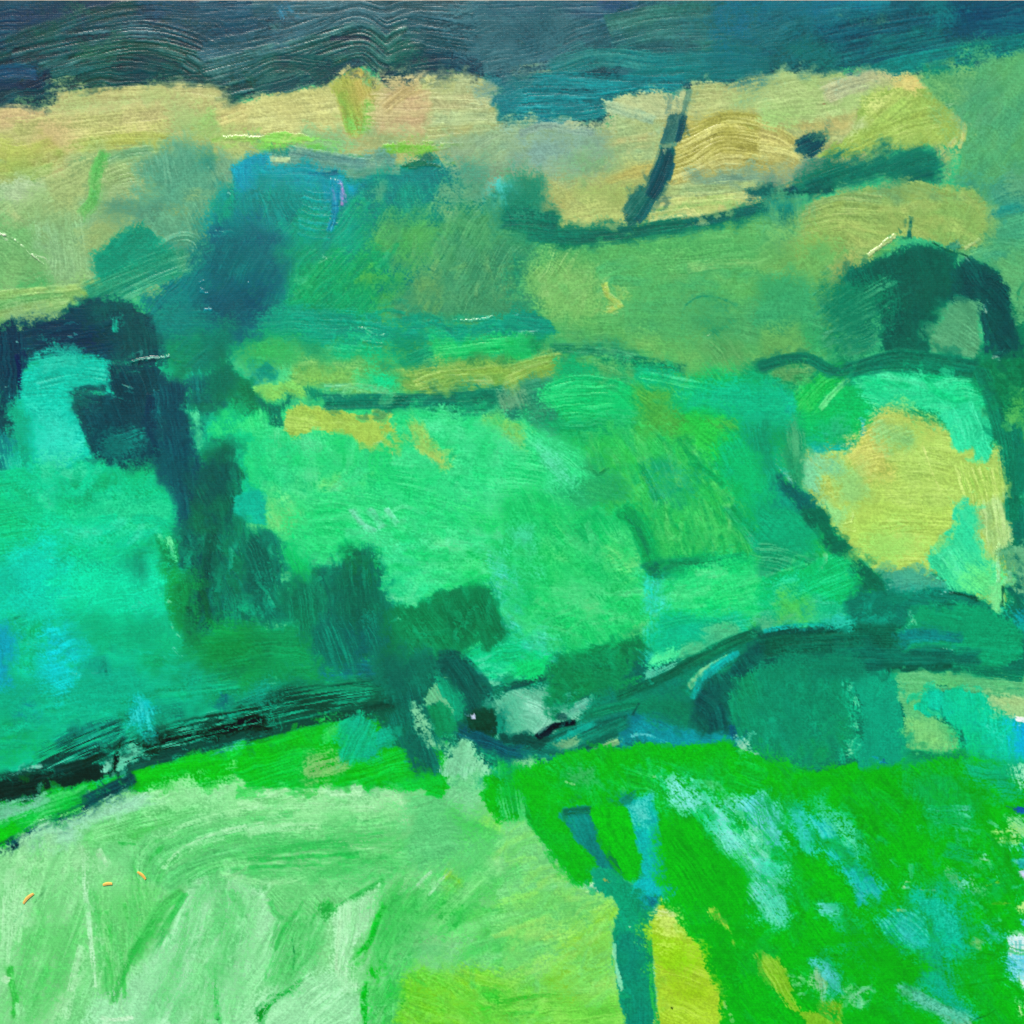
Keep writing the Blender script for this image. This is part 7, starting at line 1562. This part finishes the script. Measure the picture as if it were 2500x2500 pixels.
A('0a9c28 089020 0ca43c', '0,100 1900,100 1900,1900 200,1900', 60, 260, 60, 50, dj=24, a=(.3,.6), dry=.45)
tile(2, 3)
A('0aa024 0c9830', '1200,200 1932,300 1932,1900 1600,1900 1300,900', 30, 240, 60, 54, dj=14, a=(.3,.6), dry=.45)
P('7cdcd0', '1230,90 1330,160 1400,260 1330,280 1250,190', d=48, dry=.45, g=.6, e=16)

# ---- wet blending: neighbouring paints dragged into one another where the painter worked wet in wet
def wet_blend(seed, amp, amount, keep):
    q = np.random.default_rng(seed).integers(0, NS, 8)
    yy, xx = np.mgrid[0:M, 0:M]
    f = lambda t, i: t[(yy + q[i]) % NS, (xx + q[i + 1]) % NS]
    dx = (f(LFN, 0) - .5) * 2 * amp + (f(MFN, 2) - .5) * amp * .5; dy = (f(LFN, 4) - .5) * 2 * amp + (f(MFN, 6) - .5) * amp * .5
    sx_ = np.clip(xx + dx, 0, N).astype(int); sy_ = np.clip(yy + dy, 0, N).astype(int)
    m = sstep(.52, .74, .5 * f(MFN, 1) + .3 * f(LFN, 3) + .2 * GRN[yy % NS, xx % NS]) * amount * keep
    col[:] = col * (1 - m[..., None]) + col[sy_, sx_] * m[..., None]

base_of = np.array([0] + [p['parent'] or i + 1 for i, p in enumerate(PIECES[1:])])
crisp = np.zeros(len(PIECES), np.float32); crisp[:] = 1
for k_, v_ in dict(fork=.35, lstrip=.2, verge=.4, edge=.3, vgreen=.6, streaks=.5, trunk=.3, sky=.8).items():
    crisp[base_of == REG[k_]] = v_
keep = crisp[own]
for s_, a_ in ((21, 8), (22, 13)):
    wet_blend(s_, a_, .5, keep)
g_ = (col @ np.array([.3, .55, .15], np.float32))[..., None]
col[:] = np.clip(g_ + (col - g_) * 1.05, 0, 1)

# ================================================================ materials
def nodes_of(name):
    m = bpy.data.materials.new(name); m.use_nodes = True
    nt = m.node_tree; b = nt.nodes['Principled BSDF']
    return m, nt, b

def paint_material():
    m, nt, b = nodes_of('oil_paint'); N_ = nt.nodes.new; L_ = nt.links.new
    at = N_('ShaderNodeAttribute'); at.attribute_name = 'paint'
    tc = N_('ShaderNodeTexCoord')
    # fine mottling of pigment
    n1 = N_('ShaderNodeTexNoise'); n1.inputs['Scale'].default_value = 900; n1.inputs['Detail'].default_value = 3
    L_(tc.outputs['Object'], n1.inputs['Vector'])
    r1 = N_('ShaderNodeMapRange'); r1.inputs['To Min'].default_value = .93; r1.inputs['To Max'].default_value = 1.07
    L_(n1.outputs['Fac'], r1.inputs['Value'])
    mx = N_('ShaderNodeMix'); mx.data_type = 'RGBA'; mx.blend_type = 'MULTIPLY'; mx.inputs[0].default_value = 1
    L_(at.outputs['Color'], mx.inputs[6]); L_(r1.outputs[0], mx.inputs[7]); L_(mx.outputs[2], b.inputs['Base Color'])
    # weave of the cloth under the paint
    wx = N_('ShaderNodeTexWave'); wx.wave_type = 'BANDS'; wx.bands_direction = 'X'; wx.inputs['Scale'].default_value = 300; wx.inputs['Distortion'].default_value = 2.2; wx.inputs['Detail Scale'].default_value = 40
    wy = N_('ShaderNodeTexWave'); wy.wave_type = 'BANDS'; wy.bands_direction = 'Y'; wy.inputs['Scale'].default_value = 300; wy.inputs['Distortion'].default_value = 2.2; wy.inputs['Detail Scale'].default_value = 40
    L_(tc.outputs['Object'], wx.inputs['Vector']); L_(tc.outputs['Object'], wy.inputs['Vector'])
    ad = N_('ShaderNodeMath'); ad.operation = 'ADD'; L_(wx.outputs['Fac'], ad.inputs[0]); L_(wy.outputs['Fac'], ad.inputs[1])
    n2 = N_('ShaderNodeTexNoise'); n2.inputs['Scale'].default_value = 1500; n2.inputs['Detail'].default_value = 2
    L_(tc.outputs['Object'], n2.inputs['Vector'])
    ad2 = N_('ShaderNodeMath'); ad2.operation = 'MULTIPLY_ADD'; ad2.inputs[1].default_value = 2; L_(n2.outputs['Fac'], ad2.inputs[0]); L_(ad.outputs[0], ad2.inputs[2])
    bp = N_('ShaderNodeBump'); bp.inputs['Strength'].default_value = .3; bp.inputs['Distance'].default_value = .000045
    L_(ad2.outputs[0], bp.inputs['Height']); L_(bp.outputs[0], b.inputs['Normal'])
    n3 = N_('ShaderNodeTexNoise'); n3.inputs['Scale'].default_value = 40; n3.inputs['Detail'].default_value = 4
    L_(tc.outputs['Object'], n3.inputs['Vector'])
    r3 = N_('ShaderNodeMapRange'); r3.inputs['To Min'].default_value = .2; r3.inputs['To Max'].default_value = .32
    L_(n3.outputs['Fac'], r3.inputs['Value']); L_(r3.outputs[0], b.inputs['Roughness'])
    b.inputs['Specular IOR Level'].default_value = .4
    return m

def cloth_material():
    m, nt, b = nodes_of('primed_cotton'); N_ = nt.nodes.new; L_ = nt.links.new
    tc = N_('ShaderNodeTexCoord'); n = N_('ShaderNodeTexNoise'); n.inputs['Scale'].default_value = 25; n.inputs['Detail'].default_value = 6
    L_(tc.outputs['Object'], n.inputs['Vector'])
    cr = N_('ShaderNodeValToRGB'); e = cr.color_ramp.elements
    e[0].position = .42; e[0].color = (.62, .58, .48, 1); e[1].position = .6; e[1].color = (.76, .73, .66, 1)
    L_(n.outputs['Fac'], cr.inputs[0]); L_(cr.outputs[0], b.inputs['Base Color']); b.inputs['Roughness'].default_value = .85
    ck = N_('ShaderNodeTexNoise'); ck.inputs['Scale'].default_value = 900; L_(tc.outputs['Object'], ck.inputs['Vector'])
    bp = N_('ShaderNodeBump'); bp.inputs['Strength'].default_value = .4; bp.inputs['Distance'].default_value = .0002
    L_(ck.outputs['Fac'], bp.inputs['Height']); L_(bp.outputs[0], b.inputs['Normal'])
    return m

def ground_material():
    m, nt, b = nodes_of('pale_plaster_floor'); N_ = nt.nodes.new; L_ = nt.links.new
    tc = N_('ShaderNodeTexCoord'); n = N_('ShaderNodeTexNoise'); n.inputs['Scale'].default_value = 6; n.inputs['Detail'].default_value = 9
    L_(tc.outputs['Object'], n.inputs['Vector'])
    cr = N_('ShaderNodeValToRGB'); e = cr.color_ramp.elements
    e[0].position = .35; e[0].color = (.48, .42, .34, 1); e[1].position = .68; e[1].color = (.62, .57, .48, 1)
    L_(n.outputs['Fac'], cr.inputs[0]); L_(cr.outputs[0], b.inputs['Base Color']); b.inputs['Roughness'].default_value = .8
    bp = N_('ShaderNodeBump'); bp.inputs['Strength'].default_value = .3; bp.inputs['Distance'].default_value = .002
    L_(n.outputs['Fac'], bp.inputs['Height']); L_(bp.outputs[0], b.inputs['Normal'])
    return m

PIGMENT = (.975, 1, .985)
PAINT, CLOTH, GROUND = paint_material(), cloth_material(), ground_material()
C = scene.collection

def link(name, me, mat, parent=None):
    o = bpy.data.objects.new(name, me); C.objects.link(o)
    if mat: me.materials.append(mat)
    if parent: o.parent = parent
    return o

# ================================================================ setting
me = bpy.data.meshes.new('ground')
me.from_pydata([(-150, -150, 0), (150, -150, 0), (150, 150, 0), (-150, 150, 0)], [], [(0, 1, 2, 3)])
link('ground', me, GROUND)['kind'] = 'structure'

# ================================================================ the painting
painting = bpy.data.objects.new('painting', None); C.objects.link(painting)
painting.empty_display_size = .2
painting['label'] = 'square oil painting of green fields, dark trees and a blue grey sky, filling the view'
painting['category'] = 'painting'

def to_xyz(gx, gy, h):
    x = (gx / K + OX - 1250) * PX; y = (1250 - (gy / K + OY)) * PX
    return np.stack([x, y, CANVAS_T + .0003 + h * MM], -1)

# stretched canvas: a shallow box with rounded turned edges and folded corners
x0, x1 = (OX - 1250) * PX, (OX + SPAN - 1250) * PX
y1_, y0_ = (1250 - OY) * PX, (1250 - OY - SPAN) * PX
prof = [(-.0006, 0), (.0004, .002), (.0004, CANVAS_T - .0012), (-.0004, CANVAS_T - .0002), (-.0016, CANVAS_T)]
vs, fs = [], []
for d, z in prof:
    vs += [(x0 - d, y0_ - d, z), (x1 + d, y0_ - d, z), (x1 + d, y1_ + d, z), (x0 - d, y1_ + d, z)]
for k in range(len(prof) - 1):
    for j in range(4):
        a, b = k * 4 + j, k * 4 + (j + 1) % 4
        fs.append((a, b, b + 4, a + 4))
t = (len(prof) - 1) * 4
fs += [(t, t + 1, t + 2, t + 3), (3, 2, 1, 0)]
me = bpy.data.meshes.new('canvas'); me.from_pydata(vs, [], fs)
cv = link('canvas', me, CLOTH, painting); cv['label'] = 'primed white cotton canvas turned over the stretcher edges'

# ownership: drop single specks, keep the pieces that show largest as objects, join the rest to their area
for _ in range(3):
    l_, r_ = own[1:-1, :-2], own[1:-1, 2:]; u_, d_ = own[:-2, 1:-1], own[2:, 1:-1]; c_ = own[1:-1, 1:-1]
    k1 = (l_ == r_) & (l_ != c_) & ((u_ == l_) | (d_ == l_)); k2 = (u_ == d_) & (u_ != c_) & ((l_ == u_) | (r_ == u_))
    c_[:] = np.where(k1, l_, np.where(k2, u_, c_))
cell = own[:-1, :-1].copy()
cnt = np.bincount(cell.ravel(), minlength=len(PIECES))
remap = np.arange(len(PIECES))
for kind_ in set(p['name'] for p in PIECES[1:] if p['parent']):
    ids = sorted((i for i in range(1, len(PIECES)) if PIECES[i]['parent'] and PIECES[i]['name'] == kind_), key=lambda i: -cnt[i])
    for n_, i in enumerate(ids):
        if n_ >= 290 or cnt[i] < 45:
            remap[i] = PIECES[i]['parent']
cell = remap[cell]
cnt = np.bincount(cell.ravel(), minlength=len(PIECES))

GY, GX = np.mgrid[0:M, 0:M].astype(np.float32)
XYZ = to_xyz(GX, GY, hgt).astype(np.float32)
sx = (XYZ[0, 1, 0] - XYZ[0, 0, 0])
gy_, gx_ = np.gradient(hgt * MM)
NRM = np.stack([-gx_ / sx, gy_ / sx, np.ones_like(hgt)], -1); NRM /= np.linalg.norm(NRM, axis=-1, keepdims=True)
lin = np.where(col <= .04045, col / 12.92, ((col + .055) / 1.055) ** 2.4)
RGBA = np.ones((M, M, 4), np.float32); RGBA[..., :3] = np.clip((lin - np.array((.016, .012, .017), np.float32)) * np.array(PIGMENT, np.float32), .002, .9)
XYZ, NRM, RGBA = XYZ.reshape(-1, 3), NRM.reshape(-1, 3).astype(np.float32), RGBA.reshape(-1, 4)
order = np.argsort(cell.ravel(), kind='stable'); bounds = np.concatenate([[0], np.cumsum(cnt)])

def piece_mesh(i):
    c = order[bounds[i]:bounds[i + 1]]; cy, cx = c // N, c % N
    a = cy * M + cx
    quad = np.stack([a, a + M, a + M + 1, a + 1], 1)        # counter-clockwise seen from above
    uq, inv = np.unique(quad, return_inverse=True)
    me = bpy.data.meshes.new(PIECES[i]['name'])
    me.vertices.add(len(uq)); me.vertices.foreach_set('co', XYZ[uq].ravel())
    me.loops.add(quad.size); me.loops.foreach_set('vertex_index', inv.ravel().astype(np.int32))
    me.polygons.add(len(quad)); me.polygons.foreach_set('loop_start', np.arange(0, quad.size, 4, dtype=np.int32))
    me.polygons.foreach_set('use_smooth', np.ones(len(quad), bool))
    at = me.attributes.new('paint', 'FLOAT_COLOR', 'POINT'); at.data.foreach_set('color', RGBA[uq].ravel())
    me.update(calc_edges=True)
    me.normals_split_custom_set_from_vertices(NRM[uq])
    return me

objs = {0: painting}
for i in range(1, len(PIECES)):
    p = PIECES[i]
    if p['parent'] or not cnt[i] and not any(q['parent'] == i for q in PIECES[1:]): continue
    o = link(p['name'], piece_mesh(i) if cnt[i] else bpy.data.meshes.new(p['name']), PAINT, painting)
    o['label'] = p['label']; objs[i] = o
for i in range(1, len(PIECES)):
    p = PIECES[i]
    if not p['parent'] or not cnt[i]: continue
    o = link(p['name'], piece_mesh(i), PAINT, objs[p['parent']])
    if p['label']: o['label'] = p['label']

# bits of straw stuck in the paint at the lower left
def fibre(ax, ay, bx, by, w, colr):
    a = to_xyz((ax - OX) * K, (ay - OY) * K, .35); b = to_xyz((bx - OX) * K, (by - OY) * K, .45)
    d = b - a; L = np.linalg.norm(d); d /= L; s = np.cross((0, 0, 1), d); s /= np.linalg.norm(s); u = np.cross(d, s)
    vs, fs, R, S_ = [], [], 6, 5
    for k in range(R):
        f = k / (R - 1); q = a + (b - a) * f + s * math.sin(f * 3.1) * L * .08; rad = w * PX * .5 * (.75 + .3 * math.sin(f * 3.14))
        for j in range(S_):
            t = 2 * math.pi * j / S_; vs.append(tuple(q + s * rad * math.cos(t) + u * rad * .6 * math.sin(t)))
    for k in range(R - 1):
        for j in range(S_):
            fs.append((k * S_ + j, k * S_ + (j + 1) % S_, (k + 1) * S_ + (j + 1) % S_, (k + 1) * S_ + j))
    fs += [tuple(range(S_))[::-1], tuple(range((R - 1) * S_, R * S_))]
    me = bpy.data.meshes.new('straw_fibre'); me.from_pydata(vs, [], fs)
    m, nt, bs = nodes_of('straw'); nn = nt.nodes.new('ShaderNodeTexNoise'); nn.inputs['Scale'].default_value = 300
    cr = nt.nodes.new('ShaderNodeValToRGB'); cr.color_ramp.elements[0].color = (*colr, 1); cr.color_ramp.elements[1].color = (min(colr[0] * 1.3, .9), colr[1] * 1.35, colr[2] * 1.5, 1)
    nt.links.new(nn.outputs['Fac'], cr.inputs[0]); nt.links.new(cr.outputs[0], bs.inputs['Base Color']); bs.inputs['Roughness'].default_value = .6
    o = link('straw_fibre', me, m, painting)
    return o
o = fibre(58, 2205, 83, 2181, 8, (.74, .44, .09)); o['label'] = 'leftmost orange straw fibre stuck in the pale field'
o = fibre(252, 2160, 275, 2157, 8, (.76, .46, .08)); o['label'] = 'middle orange straw fibre lying flat in the pale field'
o = fibre(336, 2128, 356, 2146, 7, (.74, .42, .07)); o['label'] = 'rightmost orange straw fibre tilted in the pale field'
